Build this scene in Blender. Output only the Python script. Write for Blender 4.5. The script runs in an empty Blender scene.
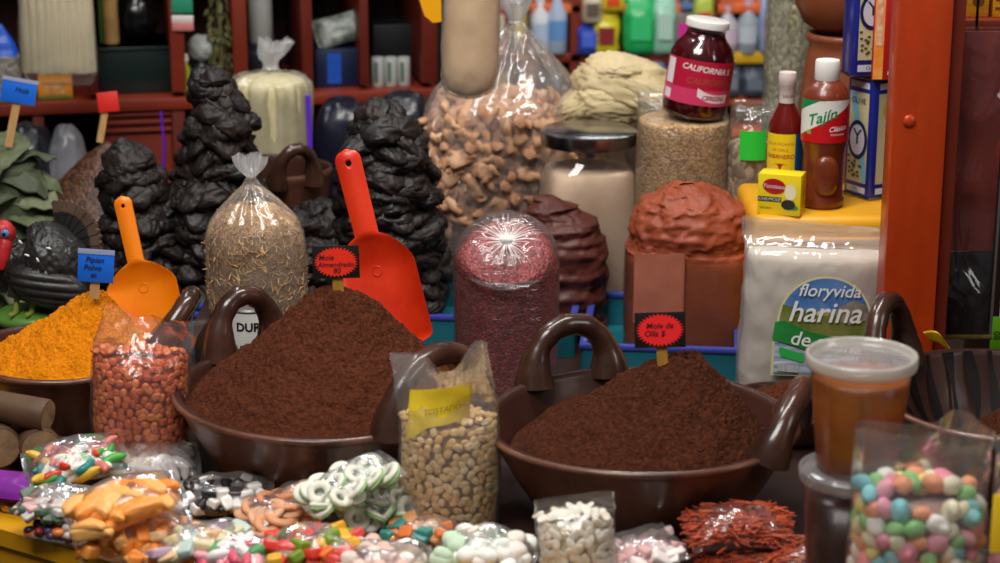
import bpy, bmesh, math, random
import numpy as np
from mathutils import Vector, Matrix, Euler

random.seed(7)
SC = bpy.context.scene
COL = SC.collection
PI = math.pi
rng = np.random.default_rng(11)

# ------------------------------------------------------------------ camera frame
CAMZ, PITCH, FPX = 1.65, math.radians(16.0), 2000.0
TZ = 0.70                                   # height of the table top
_F = Vector((0, math.cos(PITCH), -math.sin(PITCH)))
_U = Vector((0, math.sin(PITCH), math.cos(PITCH)))


def ray(px, py):
    return _F + Vector((1, 0, 0)) * ((px - 500) / FPX) + _U * ((281.5 - py) / FPX)


def at(px, py, Y):
    d = ray(px, py)
    return Vector((0, 0, CAMZ)) + d * (Y / d.y)


def onz(px, py, z):
    d = ray(px, py)
    return Vector((0, 0, CAMZ)) + d * ((z - CAMZ) / d.z)


def xat(px, Y, z=0.8):
    depth = Y * math.cos(PITCH) + (CAMZ - z) * math.sin(PITCH)
    return (px - 500) / FPX * depth


# ------------------------------------------------------------------ noise
def _hash(ix, iy, iz, seed):
    h = (ix * 374761393 + iy * 668265263 + iz * 2147483647 + seed * 144665) & 0xFFFFFFFF
    h = ((h ^ (h >> 13)) * 1274126177) & 0xFFFFFFFF
    h = ((h ^ (h >> 16)) * 2246822519) & 0xFFFFFFFF
    return ((h ^ (h >> 15)) & 0xFFFFFF) / float(0xFFFFFF)


def vnoise(P, seed=0):
    P = np.asarray(P, dtype=np.float64)
    i = np.floor(P).astype(np.int64)
    f = P - i
    f = f * f * f * (f * (f * 6 - 15) + 10)
    out = 0
    for dx in (0, 1):
        wx = f[..., 0] if dx else 1 - f[..., 0]
        for dy in (0, 1):
            wy = f[..., 1] if dy else 1 - f[..., 1]
            for dz in (0, 1):
                wz = f[..., 2] if dz else 1 - f[..., 2]
                out = out + wx * wy * wz * _hash(i[..., 0] + dx, i[..., 1] + dy, i[..., 2] + dz, seed)
    return out * 2 - 1


def fbm(P, oct=4, seed=0, gain=0.5):
    P = np.asarray(P, dtype=np.float64)
    a, s, o = 1.0, 0, 0
    for k in range(oct):
        o = o + a * vnoise(P * (2.03 ** k) + k * 17.3, seed + k)
        s += a
        a *= gain
    return o / s


def ridged(P, oct=3, seed=0, gain=0.5):
    P = np.asarray(P, dtype=np.float64)
    a, s, o = 1.0, 0, 0
    for k in range(oct):
        o = o + a * (1 - np.abs(vnoise(P * (2.1 ** k) + k * 9.7, seed + k)) * 2)
        s += a
        a *= gain
    return o / s


# ------------------------------------------------------------------ colour + materials
def lin(c):
    if isinstance(c, str):
        c = c.lstrip('#')
        c = [int(c[i:i + 2], 16) / 255 for i in (0, 2, 4)]
    return tuple(x / 12.92 if x <= 0.04045 else ((x + 0.055) / 1.055) ** 2.4 for x in c) + (1.0,)


def _set(bsdf, key, val):
    s = bsdf.inputs.get(key)
    if s is not None:
        s.default_value = val


MATS = {}


def pm(name, col, rough=0.5, col2=None, nscale=30, bump=0.0, bscale=80, metallic=0.0, coat=0.0, sss=0.0,
       spec=0.5, detail=4, stretch=None, transmission=0.0, col3=None, coords='Object', bdist=0.002, ior=1.45):
    """Principled material; noise mixes col..col2(..col3); noise bump."""
    if name in MATS:
        return MATS[name]
    m = bpy.data.materials.new(name)
    m.use_nodes = True
    nt = m.node_tree
    b = nt.nodes['Principled BSDF']
    _set(b, 'Base Color', lin(col))
    _set(b, 'Roughness', rough)
    _set(b, 'Metallic', metallic)
    _set(b, 'Coat Weight', coat)
    _set(b, 'Coat Roughness', 0.12)
    _set(b, 'Specular IOR Level', spec)
    _set(b, 'Transmission Weight', transmission)
    _set(b, 'IOR', ior)
    if sss:
        _set(b, 'Subsurface Weight', sss)
        _set(b, 'Subsurface Radius', (0.012, 0.007, 0.004))
        _set(b, 'Subsurface Scale', 0.5)
    tc = None
    if col2 or bump:
        tc = nt.nodes.new('ShaderNodeTexCoord')
        src = tc.outputs[coords]
        if stretch:
            mp = nt.nodes.new('ShaderNodeMapping')
            mp.inputs['Scale'].default_value = stretch
            nt.links.new(src, mp.inputs['Vector'])
            src = mp.outputs['Vector']
    if col2:
        n = nt.nodes.new('ShaderNodeTexNoise')
        n.inputs['Scale'].default_value = nscale
        n.inputs['Detail'].default_value = detail
        n.inputs['Roughness'].default_value = 0.6
        nt.links.new(src, n.inputs['Vector'])
        r = nt.nodes.new('ShaderNodeValToRGB')
        r.color_ramp.elements[0].position = 0.32
        r.color_ramp.elements[1].position = 0.68
        r.color_ramp.elements[0].color = lin(col)
        r.color_ramp.elements[1].color = lin(col2)
        if col3:
            e = r.color_ramp.elements.new(0.5)
            e.color = lin(col3)
        nt.links.new(n.outputs['Fac'], r.inputs['Fac'])
        nt.links.new(r.outputs['Color'], b.inputs['Base Color'])
    if bump:
        n2 = nt.nodes.new('ShaderNodeTexNoise')
        n2.inputs['Scale'].default_value = bscale
        n2.inputs['Detail'].default_value = 5
        nt.links.new(src, n2.inputs['Vector'])
        bp = nt.nodes.new('ShaderNodeBump')
        bp.inputs['Strength'].default_value = bump
        bp.inputs['Distance'].default_value = bdist
        nt.links.new(n2.outputs['Fac'], bp.inputs['Height'])
        nt.links.new(bp.outputs['Normal'], b.inputs['Normal'])
    MATS[name] = m
    return m


def seedmat(name, cols, scale=220, rough=0.5, bump=0.8, stretch=(1, 1, 1), bdist=0.002, edge=0.35):
    """Packed grains: Voronoi cells, each a grain with its own colour of COLS, bump by the distance to the grain's centre."""
    if name in MATS:
        return MATS[name]
    m = bpy.data.materials.new(name)
    m.use_nodes = True
    nt = m.node_tree
    b = nt.nodes['Principled BSDF']
    _set(b, 'Roughness', rough)
    tc = nt.nodes.new('ShaderNodeTexCoord')
    mp = nt.nodes.new('ShaderNodeMapping')
    mp.inputs['Scale'].default_value = stretch
    nt.links.new(tc.outputs['Object'], mp.inputs['Vector'])
    v = nt.nodes.new('ShaderNodeTexVoronoi')
    v.inputs['Scale'].default_value = scale
    nt.links.new(mp.outputs['Vector'], v.inputs['Vector'])
    sep = nt.nodes.new('ShaderNodeSeparateColor')
    nt.links.new(v.outputs['Color'], sep.inputs['Color'])
    r = nt.nodes.new('ShaderNodeValToRGB')
    r.color_ramp.interpolation = 'CONSTANT'
    els = r.color_ramp.elements
    els[0].position = 0
    els[0].color = lin(cols[0])
    els[1].position = 1.0 / len(cols)
    els[1].color = lin(cols[1])
    for k in range(2, len(cols)):
        e = els.new(k / len(cols))
        e.color = lin(cols[k])
    nt.links.new(sep.outputs[0], r.inputs['Fac'])
    nt.links.new(r.outputs['Color'], b.inputs['Base Color'])
    bp = nt.nodes.new('ShaderNodeBump')
    bp.invert = True
    bp.inputs['Strength'].default_value = bump
    bp.inputs['Distance'].default_value = bdist
    nt.links.new(v.outputs['Distance'], bp.inputs['Height'])
    nt.links.new(bp.outputs['Normal'], b.inputs['Normal'])
    MATS[name] = m
    return m


def filmmat(name, haze=0.05, gloss=0.10, bump=0.6, bscale=35, tint='#ffffff', rough=0.12, stretch=(1, 1, 0.5), fres=0.35, hcol='#ffffff', bdist=0.004):
    """Clear plastic film: transparent, with a glossy crinkled sheen and a thin milky haze."""
    if name in MATS:
        return MATS[name]
    m = bpy.data.materials.new(name)
    m.use_nodes = True
    nt = m.node_tree
    N, L = nt.nodes, nt.links
    N.remove(N['Principled BSDF'])
    out = N['Material Output']
    tr = N.new('ShaderNodeBsdfTransparent')
    tr.inputs['Color'].default_value = lin(tint)
    gl = N.new('ShaderNodeBsdfGlossy')
    gl.inputs['Roughness'].default_value = rough
    df = N.new('ShaderNodeBsdfDiffuse')
    df.inputs['Color'].default_value = lin(hcol)
    tl = N.new('ShaderNodeBsdfTranslucent')
    tl.inputs['Color'].default_value = lin(hcol)
    dmix = N.new('ShaderNodeMixShader')
    dmix.inputs[0].default_value = 0.4
    L.new(df.outputs[0], dmix.inputs[1])
    L.new(tl.outputs[0], dmix.inputs[2])
    lw = N.new('ShaderNodeLayerWeight')
    lw.inputs['Blend'].default_value = fres
    mul = N.new('ShaderNodeMath')
    mul.operation = 'MULTIPLY_ADD'
    mul.inputs[1].default_value = 0.55
    mul.inputs[2].default_value = gloss
    mul.use_clamp = True
    L.new(lw.outputs['Fresnel'], mul.inputs[0])
    m1 = N.new('ShaderNodeMixShader')
    m1.inputs[0].default_value = haze
    L.new(tr.outputs[0], m1.inputs[1])
    L.new(dmix.outputs[0], m1.inputs[2])
    m2 = N.new('ShaderNodeMixShader')
    L.new(mul.outputs[0], m2.inputs[0])
    L.new(m1.outputs[0], m2.inputs[1])
    L.new(gl.outputs[0], m2.inputs[2])
    L.new(m2.outputs[0], out.inputs['Surface'])
    if bump:
        tc = N.new('ShaderNodeTexCoord')
        mp = N.new('ShaderNodeMapping')
        mp.inputs['Scale'].default_value = stretch
        mp.inputs['Rotation'].default_value = (0.2, 0.3, 0.4)
        L.new(tc.outputs['Object'], mp.inputs['Vector'])
        n = N.new('ShaderNodeTexNoise')
        n.inputs['Scale'].default_value = bscale
        n.inputs['Detail'].default_value = 3
        n.inputs['Distortion'].default_value = 1.2
        L.new(mp.outputs[0], n.inputs['Vector'])
        v = N.new('ShaderNodeTexVoronoi')
        v.inputs['Scale'].default_value = bscale * 0.9
        v.feature = 'F1'
        L.new(mp.outputs[0], v.inputs['Vector'])
        ad = N.new('ShaderNodeMath')
        ad.operation = 'ADD'
        L.new(n.outputs['Fac'], ad.inputs[0])
        L.new(v.outputs['Distance'], ad.inputs[1])
        bp = N.new('ShaderNodeBump')
        bp.inputs['Strength'].default_value = bump
        bp.inputs['Distance'].default_value = bdist
        L.new(ad.outputs[0], bp.inputs['Height'])
        L.new(bp.outputs[0], gl.inputs['Normal'])
    MATS[name] = m
    return m


# ------------------------------------------------------------------ objects
def thing(name, label, cat, loc=(0, 0, 0), rot=(0, 0, 0), group=None, kind=None):
    o = bpy.data.objects.new(name, None)
    o.empty_display_size = 0.02
    COL.objects.link(o)
    o.location = loc
    o.rotation_euler = rot
    return tag(o, label, cat, group, kind)


def tag(o, label=None, cat=None, group=None, kind=None):
    if label:
        o['label'] = label
    if cat:
        o['category'] = cat
    if group:
        o['group'] = group
    if kind:
        o['kind'] = kind
    return o


def mk(name, geo, mats, parent=None, smooth=True, loc=None, rot=None, label=None):
    V, F = geo.V, geo.F
    me = bpy.data.meshes.new(name)
    me.from_pydata([tuple(v) for v in V], [], F)
    if not isinstance(mats, (list, tuple)):
        mats = [mats]
    for m in mats:
        me.materials.append(m)
    if len(mats) > 1:
        me.polygons.foreach_set('material_index', geo.M)
    if smooth is True:
        me.polygons.foreach_set('use_smooth', [True] * len(F))
        if geo.sharp:
            me.set_sharp_from_angle(angle=geo.sharp)
    me.update()
    o = bpy.data.objects.new(name, me)
    COL.objects.link(o)
    if parent is not None:
        o.parent = parent
    if loc is not None:
        o.location = loc
    if rot is not None:
        o.rotation_euler = rot
    if label:
        o['label'] = label
    return o


class G:
    """Collects shapes for ONE mesh object."""

    def __init__(s, sharp=math.radians(40)):
        s.V, s.F, s.M, s.sharp = [], [], [], sharp

    def add(s, V, F, mi=0):
        b = len(s.V)
        s.V.extend([tuple(map(float, v)) for v in V])
        s.F.extend([tuple(int(i) + b for i in f) for f in F])
        s.M.extend([mi] * len(F))
        return s

    def grid(s, P, wrap=False, mi=0, flip=False):
        """P: (rows, cols, 3); wrap joins the last column to the first."""
        P = np.asarray(P)
        r, c = P.shape[:2]
        F = []
        for i in range(r - 1):
            for j in range(c if wrap else c - 1):
                a, b = i * c + j, i * c + (j + 1) % c
                q = (a, b, b + c, a + c)
                F.append(q[::-1] if flip else q)
        return s.add(P.reshape(-1, 3), F, mi)

    def fan(s, ring, centre, mi=0, flip=False):
        n = len(ring)
        V = list(ring) + [centre]
        F = [((i + 1) % n, i, n) if not flip else (i, (i + 1) % n, n) for i in range(n)]
        return s.add(V, F, mi)

    def lathe(s, prof, n=48, mi=0, c=(0, 0, 0), amp=None):
        prof = np.asarray(prof, float)
        th = np.linspace(0, 2 * PI, n, endpoint=False)
        P = np.zeros((len(prof), n, 3))
        P[..., 0] = prof[:, 0:1] * np.cos(th) + c[0]
        P[..., 1] = prof[:, 0:1] * np.sin(th) + c[1]
        P[..., 2] = prof[:, 1:2] + c[2]
        return s.grid(P, wrap=True, mi=mi)

    def tube(s, pts, r, n=12, mi=0, caps=True, sq=1.0):
        pts = [Vector(p) for p in pts]
        k = len(pts)
        r = [r] * k if isinstance(r, (int, float)) else list(r)
        t = [(pts[min(i + 1, k - 1)] - pts[max(i - 1, 0)]).normalized() for i in range(k)]
        up = Vector((0, 0, 1)) if abs(t[0].z) < 0.9 else Vector((1, 0, 0))
        x = t[0].cross(up).normalized()
        P = np.zeros((k, n, 3))
        for i in range(k):
            x = (x - t[i] * x.dot(t[i])).normalized()
            y = t[i].cross(x)
            for j in range(n):
                a = 2 * PI * j / n
                P[i, j] = pts[i] + (x * math.cos(a) + y * (math.sin(a) * sq)) * r[i]
        s.grid(P, wrap=True, mi=mi)
        if caps:
            s.fan(P[0], P[0].mean(0), mi)
            s.fan(P[-1], P[-1].mean(0), mi, flip=True)
        return s

    def box(s, c, d, bev=0.0, mi=0, rot=None, seg=2):
        bm = bmesh.new()
        bmesh.ops.create_cube(bm, size=1)
        for v in bm.verts:
            v.co = Vector((v.co.x * d[0], v.co.y * d[1], v.co.z * d[2]))
        if bev:
            bmesh.ops.bevel(bm, geom=bm.edges[:], offset=bev, segments=seg, profile=0.5, affect='EDGES')
        R = Euler(rot).to_matrix() if rot else Matrix.Identity(3)
        bm.verts.index_update()
        V = [R @ v.co + Vector(c) for v in bm.verts]
        F = [[v.index for v in f.verts] for f in bm.faces]
        bm.free()
        return s.add(V, F, mi)

    def prism(s, poly, z0, z1, mi=0):
        n = len(poly)
        V = [(p[0], p[1], z0) for p in poly] + [(p[0], p[1], z1) for p in poly]
        F = [tuple(range(n))[::-1], tuple(range(n, 2 * n))]
        F += [(i, (i + 1) % n, n + (i + 1) % n, n + i) for i in range(n)]
        return s.add(V, F, mi)

    def blob(s, c, d, nu=24, nv=16, e=1.0, disp=None, mi=0, rot=None):
        """(Super)ellipsoid with half sizes d; disp(unit dirs)->relative radial offset."""
        u = np.linspace(0, 2 * PI, nu, endpoint=False)
        v = np.linspace(-PI / 2, PI / 2, nv)
        U, W = np.meshgrid(u, v)
        f = lambda x: np.sign(x) * np.abs(x) ** e
        D = np.stack([f(np.cos(W)) * f(np.cos(U)), f(np.cos(W)) * f(np.sin(U)), f(np.sin(W))], -1)
        k = 1.0
        if disp is not None:
            k = (1 + disp(D))
            k[0, :] = k[0].mean()
            k[-1, :] = k[-1].mean()
            k = k[..., None]
        P = D * k * np.asarray(d)
        if rot:
            R = np.array(Euler(rot).to_matrix())
            P = P @ R.T
        P = P + np.asarray(c)
        return s.grid(P, wrap=True, mi=mi)


def arch_pts(a, b, h, n=16, out=Vector((0, 0, 0))):
    """points of an upright arch from a to b, rising h, leaning by OUT at its top"""
    a, b = Vector(a), Vector(b)
    pts = []
    for i in range(n + 1):
        t = i / n
        k = math.sin(PI * t) ** 0.75
        p = a.lerp(b, 0.5 - 0.5 * math.cos(PI * t))
        pts.append(p + Vector((0, 0, h * k)) + out * k)
    return pts


_TX = {}


def text_geo(body, size=0.02, shear=0.0, bold=0.0, spacing=1.0, res=3):
    """flat lettering centred on the origin in XY: (V, F)"""
    key = (body, size, shear, bold, spacing)
    if key in _TX:
        return _TX[key]
    cu = bpy.data.curves.new('lettering_curve', 'FONT')
    cu.body = body
    cu.size = size
    cu.shear = shear
    cu.offset = bold
    cu.space_character = spacing
    cu.resolution_u = res
    cu.align_x = 'CENTER'
    cu.align_y = 'CENTER'
    o = bpy.data.objects.new('lettering_curve', cu)
    COL.objects.link(o)
    dg = bpy.context.evaluated_depsgraph_get()
    me = o.evaluated_get(dg).to_mesh()
    V = np.array([v.co[:] for v in me.vertices]).reshape(-1, 3)
    F = [tuple(p.vertices) for p in me.polygons]
    o.evaluated_get(dg).to_mesh_clear()
    bpy.data.objects.remove(o)
    bpy.data.curves.remove(cu)
    _TX[key] = (V, F)
    return V, F


def text_on_plane(g, body, size, origin, xdir, ydir, mi=0, shear=0.0, bold=0.0, spacing=1.0):
    V, F = text_geo(body, size, shear, bold, spacing)
    x, y = np.array(xdir, float), np.array(ydir, float)
    P = np.array(origin, float) + V[:, 0:1] * x + V[:, 1:2] * y
    g.add(P, F, mi)


def text_on_cyl(g, body, size, r, a0, z0, mi=0, shear=0.0, bold=0.0, slope=0.0):
    """lettering wrapped on an upright cylinder, centred at angle a0 (seen from outside)"""
    V, F = text_geo(body, size, shear, bold)
    bm = bmesh.new()
    vs = [bm.verts.new(v) for v in V]
    for f_ in F:
        try:
            bm.faces.new([vs[i] for i in f_])
        except ValueError:
            pass
    bmesh.ops.triangulate(bm, faces=bm.faces[:])
    for _ in range(4):
        es = [e for e in bm.edges if e.calc_length() > size * .11]
        if not es:
            break
        bmesh.ops.subdivide_edges(bm, edges=es, cuts=1)
        bmesh.ops.triangulate(bm, faces=[f_ for f_ in bm.faces if len(f_.verts) > 3])
    bm.verts.index_update()
    V = np.array([v.co[:] for v in bm.verts])
    F = [tuple(v.index for v in f_.verts) for f_ in bm.faces]
    bm.free()
    a = a0 + V[:, 0] / r
    P = np.stack([r * np.cos(a), r * np.sin(a), z0 + V[:, 1] + slope * V[:, 0]], -1)
    g.add(P, F, mi)


def cyl_patch(g, r, a0, a1, z0, z1, n=16, mi=0, zf0=None, zf1=None):
    a = np.linspace(a0, a1, n)
    lo = np.full(n, z0) if zf0 is None else np.array([zf0(x) for x in np.linspace(0, 1, n)])
    hi = np.full(n, z1) if zf1 is None else np.array([zf1(x) for x in np.linspace(0, 1, n)])
    P = np.stack([np.stack([r * np.cos(a), r * np.sin(a), lo], -1), np.stack([r * np.cos(a), r * np.sin(a), hi], -1)])
    g.grid(P, mi=mi)


def disc(g, c, rx, ry, xdir=(1, 0, 0), ydir=(0, 1, 0), n=32, mi=0, star=0.0, spikes=0):
    x, y, c = np.array(xdir, float), np.array(ydir, float), np.array(c, float)
    m = spikes * 2 if spikes else n
    V = [c]
    for i in range(m):
        a = 2 * PI * i / m
        k = 1.0 if not spikes or i % 2 == 0 else 1 - star
        V.append(c + x * (rx * k * math.cos(a)) + y * (ry * k * math.sin(a)))
    F = [(0, 1 + i, 1 + (i + 1) % m) for i in range(m)]
    g.add(V, F, mi)


def quad(g, c, w, h, xdir=(1, 0, 0), ydir=(0, 0, 1), mi=0):
    x, y, c = np.array(xdir, float) * w / 2, np.array(ydir, float) * h / 2, np.array(c, float)
    g.add([c - x - y, c + x - y, c + x + y, c - x + y], [(0, 1, 2, 3)], mi)


# ------------------------------------------------------------------ bags
def rings(keys, nr=44, nth=72):
    """keys: rows (z, half-width, half-depth, exponent, cx, cy) -> (nr, nth, 3) smooth stack of superellipses"""
    K = np.array(keys, float)
    t = np.linspace(0, 1, len(K))
    tt = np.linspace(0, 1, nr)
    cols = []
    for c in range(K.shape[1]):                      # smooth (Catmull-Rom) interpolation
        y = K[:, c]
        m = np.gradient(y, t)
        i = np.clip(np.searchsorted(t, tt, side='right') - 1, 0, len(t) - 2)
        h = t[i + 1] - t[i]
        s = (tt - t[i]) / h
        d = (y[i + 1] - y[i]) / h
        m0, m1 = m[i], m[i + 1]
        flat = (d == 0)
        m0 = np.where(flat, 0, np.where(m0 * d < 0, 0, np.sign(d) * np.minimum(abs(m0), 3 * abs(d))))
        m1 = np.where(flat, 0, np.where(m1 * d < 0, 0, np.sign(d) * np.minimum(abs(m1), 3 * abs(d))))
        cols.append((2 * s ** 3 - 3 * s ** 2 + 1) * y[i] + (s ** 3 - 2 * s ** 2 + s) * h * m0 + (-2 * s ** 3 + 3 * s ** 2) * y[i + 1] + (s ** 3 - s ** 2) * h * m1)
    z, a, b, e, cx, cy = cols
    th = np.linspace(0, 2 * PI, nth, endpoint=False)
    f = lambda x, p: np.sign(x) * np.abs(x) ** (2 / p)
    P = np.zeros((nr, nth, 3))
    for k in range(nr):
        P[k, :, 0] = a[k] * f(np.cos(th), e[k]) + cx[k]
        P[k, :, 1] = b[k] * f(np.sin(th), e[k]) + cy[k]
        P[k, :, 2] = z[k]
    return P


def crinkle(P, amp=0.002, scale=40, seed=0, grow=None, axis=None):
    """push a ring surface in and out by ridged noise"""
    c = P.mean(axis=1, keepdims=True)
    d = P - c
    d[..., 2] = 0
    L = np.linalg.norm(d, axis=-1, keepdims=True) + 1e-6
    n = ridged(P * scale, 3, seed)
    w = 1.0 if grow is None else np.asarray(grow)[:, None]
    return P + d / L * (n * w * amp)[..., None]


def pleat(P, amp, k, seed=0):
    """radial pleats (amp per ring) with k folds"""
    nr, nth = P.shape[:2]
    th = np.linspace(0, 2 * PI, nth, endpoint=False)
    c = P.mean(axis=1, keepdims=True)
    r = np.random.default_rng(seed)
    w = np.zeros(nth)
    for kk in (k, k + 3, 2 * k + 1):
        w = w + np.cos(kk * th + r.uniform(0, 6)) * r.uniform(0.5, 1)
    w = w / np.abs(w).max()
    return c + (P - c) * (1 + np.asarray(amp)[:, None] * w)[..., None]


def pillow(L, W, h, nu=36, nv=28, seam=0.12, seed=0, amp=0.004, hb=None):
    """lying sealed bag, half length L, half width W, height h above and hb below its seam plane"""
    hb = h * 0.35 if hb is None else hb
    u = np.linspace(-1, 1, nu)
    v = np.linspace(-1, 1, nv)
    Uu, Vv = np.meshgrid(u, v, indexing='ij')
    s = 1 + seam
    k = np.clip(1 - np.abs(Uu * s) ** 3.2, 0, 1) ** 0.55 * np.clip(1 - np.abs(Vv * (1 + seam * 0.4)) ** 3.0, 0, 1) ** 0.55
    X = L * Uu * (1 - 0.05 * np.abs(Vv) ** 2)
    Y = W * Vv * (1 - 0.08 * (1 - np.abs(Uu)))
    n = fbm(np.stack([X * 35, Y * 35, X * 0 + seed], -1), 3, seed)
    n2 = ridged(np.stack([X * 30, Y * 30, X * 0 + seed + 5], -1), 3, seed + 3)
    edge = fbm(np.stack([X * 25, Y * 25, X * 0 + 3 + seed], -1), 2, seed + 7) * amp * 1.6
    top = np.stack([X, Y, h * k * (1 + 0.15 * n) + n2 * amp * 0.6 * np.minimum(1, k + .3) + edge + 0.0006], -1)
    bot = np.stack([X, Y, -hb * k + edge - 0.0006], -1)
    return top, bot


def copy_tree(o, parent=None):
    c = o.copy()
    COL.objects.link(c)
    if parent is not None:
        c.parent = parent
    for ch in list(o.children):
        copy_tree(ch, c)
    return c


def put(me_obj_list, k, name, loc, rot, scale, label, cat, group):
    """one more individual sharing the mesh of prototype k"""
    me = me_obj_list[k]
    o = bpy.data.objects.new(name, me)
    COL.objects.link(o)
    o.location = loc
    o.rotation_euler = rot
    o.scale = scale if hasattr(scale, '__len__') else (scale,) * 3
    return tag(o, label, cat, group)


def proto(name, geo, mats):
    """mesh data only (no object)"""
    o = mk(name, geo, mats)
    me = o.data
    bpy.data.objects.remove(o)
    return me


def recol(me, mats):
    m2 = me.copy()
    m2.materials.clear()
    for m in (mats if isinstance(mats, (list, tuple)) else [mats]):
        m2.materials.append(m)
    return m2


def ori(normal, spin, tilt=0.0):
    """euler that turns local z to NORMAL (+random tilt), spun about it"""
    n = Vector(normal).normalized()
    if tilt:
        n = (n + Vector((random.uniform(-1, 1), random.uniform(-1, 1), random.uniform(-1, 1))) * tilt).normalized()
    q = n.to_track_quat('Z', 'Y')
    return (q @ Euler((0, 0, spin)).to_quaternion()).to_euler()
# ================================================================== the setting
M_floor = pm('floor_concrete', '#2c2622', 0.8, '#3a322c', 6, bump=.3, bscale=30)
M_wall = pm('wall_paint', '#3a2019', 0.7, '#2b1813', 3)
g = G(); g.box((0, 3.0, -0.05), (8, 8, 0.1)); f = mk('floor', g, M_floor); tag(f, kind='structure')
g = G(); g.box((0, 6.6, 1.5), (8, 0.1, 3.2)); f = mk('wall_back', g, M_wall); tag(f, kind='structure')
g = G(); g.box((-2.6, 3.6, 1.5), (0.1, 6, 3.2)); f = mk('wall_left', g, M_wall); tag(f, kind='structure')
g = G(); g.box((2.6, 3.6, 1.5), (0.1, 6, 3.2)); f = mk('wall_right', g, M_wall); tag(f, kind='structure')

# ---- the stall's yellow table
M_yellow = pm('yellow_paint', '#d89c12', 0.45, '#c98a0c', 8, bump=.15, bscale=60)
M_wood_dk = pm('dark_wood', '#2a1710', 0.6, '#3a2116', 12, stretch=(1, 12, 12), bump=.2)
EA, EB = onz(0, 529, TZ), onz(95, 557, TZ)
edge_dir = Vector((EB.x - EA.x, EB.y - EA.y, 0)).normalized()
nrm = Vector((-edge_dir.y, edge_dir.x, 0))
tA = EA - edge_dir * 0.55
tB = EA + edge_dir * 1.75
t = thing('market_table', 'yellow painted market table carrying the whole display', 'table', (0, 0, 0))
BW = 0.15
g = G()
bA, bB = tA + nrm * BW, tB + nrm * BW
g.prism([(tA.x, tA.y), (tB.x, tB.y), (bB.x, bB.y), (bA.x, bA.y)], TZ - 0.022, TZ)
mk('front_board', g, M_yellow, t, smooth=False)
g = G()
g.prism([(bA.x, bA.y), (bB.x, bB.y), (1.5, 3.55), (-1.6, 3.55)], TZ - 0.024, TZ - .0005)
mk('table_top', g, M_wood_dk, t, smooth=False)  # dark rear top stands in for shaded gaps and avoids yellow bounce light
g = G()
c = (tA + tB) / 2 + nrm * 0.02
g.box((c.x, c.y, TZ - 0.055), ((tB - tA).length - .05, 0.03, 0.062), rot=(0, 0, math.atan2(edge_dir.y, edge_dir.x)), bev=.003)
mk('apron_board', g, pm('yellow_paint_edge', '#c98d10', 0.5, '#b87c0a', 9), t)
for p in (tA + edge_dir * .1 + nrm * .1, tB - edge_dir * .1 + nrm * .12, Vector((1.3, 3.45, 0)), Vector((-1.4, 3.45, 0))):
    g = G(); g.box((p.x, p.y, (TZ - .022) / 2), (.06, .06, TZ - .022), bev=.004)
    mk('leg', g, M_wood_dk, t)

# ---- orange corner post of the stall
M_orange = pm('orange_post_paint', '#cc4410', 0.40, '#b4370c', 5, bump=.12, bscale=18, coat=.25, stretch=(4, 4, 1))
M_orange_dk = pm('dark_orange_paint', '#7d2a14', 0.5, '#6a2010', 5)  # darker orange-brown paint of the side strip and the ledges
PY = 2.62
xl, xr = xat(887, PY, 1.0), xat(941, PY, 1.0)
p = thing('stall_post', 'orange painted square wooden post with a round bolt head', 'post', ((xl + xr) / 2, PY, 0))
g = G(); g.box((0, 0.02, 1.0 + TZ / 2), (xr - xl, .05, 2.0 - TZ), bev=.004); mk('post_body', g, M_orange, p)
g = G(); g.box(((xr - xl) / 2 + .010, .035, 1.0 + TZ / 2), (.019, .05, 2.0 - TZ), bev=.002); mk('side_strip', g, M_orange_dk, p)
bz = at(909, 121, PY - .005)
g = G(); g.blob((bz.x - p.location.x, -.006, bz.z), (.0085, .004, .0085), 20, 10); mk('bolt_head', g, M_orange, p)

# ---- red shelf unit at the back
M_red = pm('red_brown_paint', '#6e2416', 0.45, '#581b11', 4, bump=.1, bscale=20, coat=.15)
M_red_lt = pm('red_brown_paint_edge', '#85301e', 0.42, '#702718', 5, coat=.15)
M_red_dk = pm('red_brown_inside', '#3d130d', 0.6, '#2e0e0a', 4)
SA = math.radians(11.5)
S0 = at(0, 100, 3.62); S0.z = 0
sx, sy = Vector((math.cos(SA), math.sin(SA), 0)), Vector((-math.sin(SA), math.cos(SA), 0))


def shelf_uz(px, py, off=0.0):
    """local (u, z) on the shelf's front plane pushed back by off"""
    d = ray(px, py)
    o = Vector((0, 0, CAMZ))
    q = S0 + sy * off
    k = (q - o).dot(sy) / d.dot(sy)
    w = o + d * k
    return (w - S0).dot(sx), w.z


def shelf_pt(px, py, off=0.0):
    u, z = shelf_uz(px, py, off)
    q = S0 + sx * u + sy * off
    return Vector((q.x, q.y, z))


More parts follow.
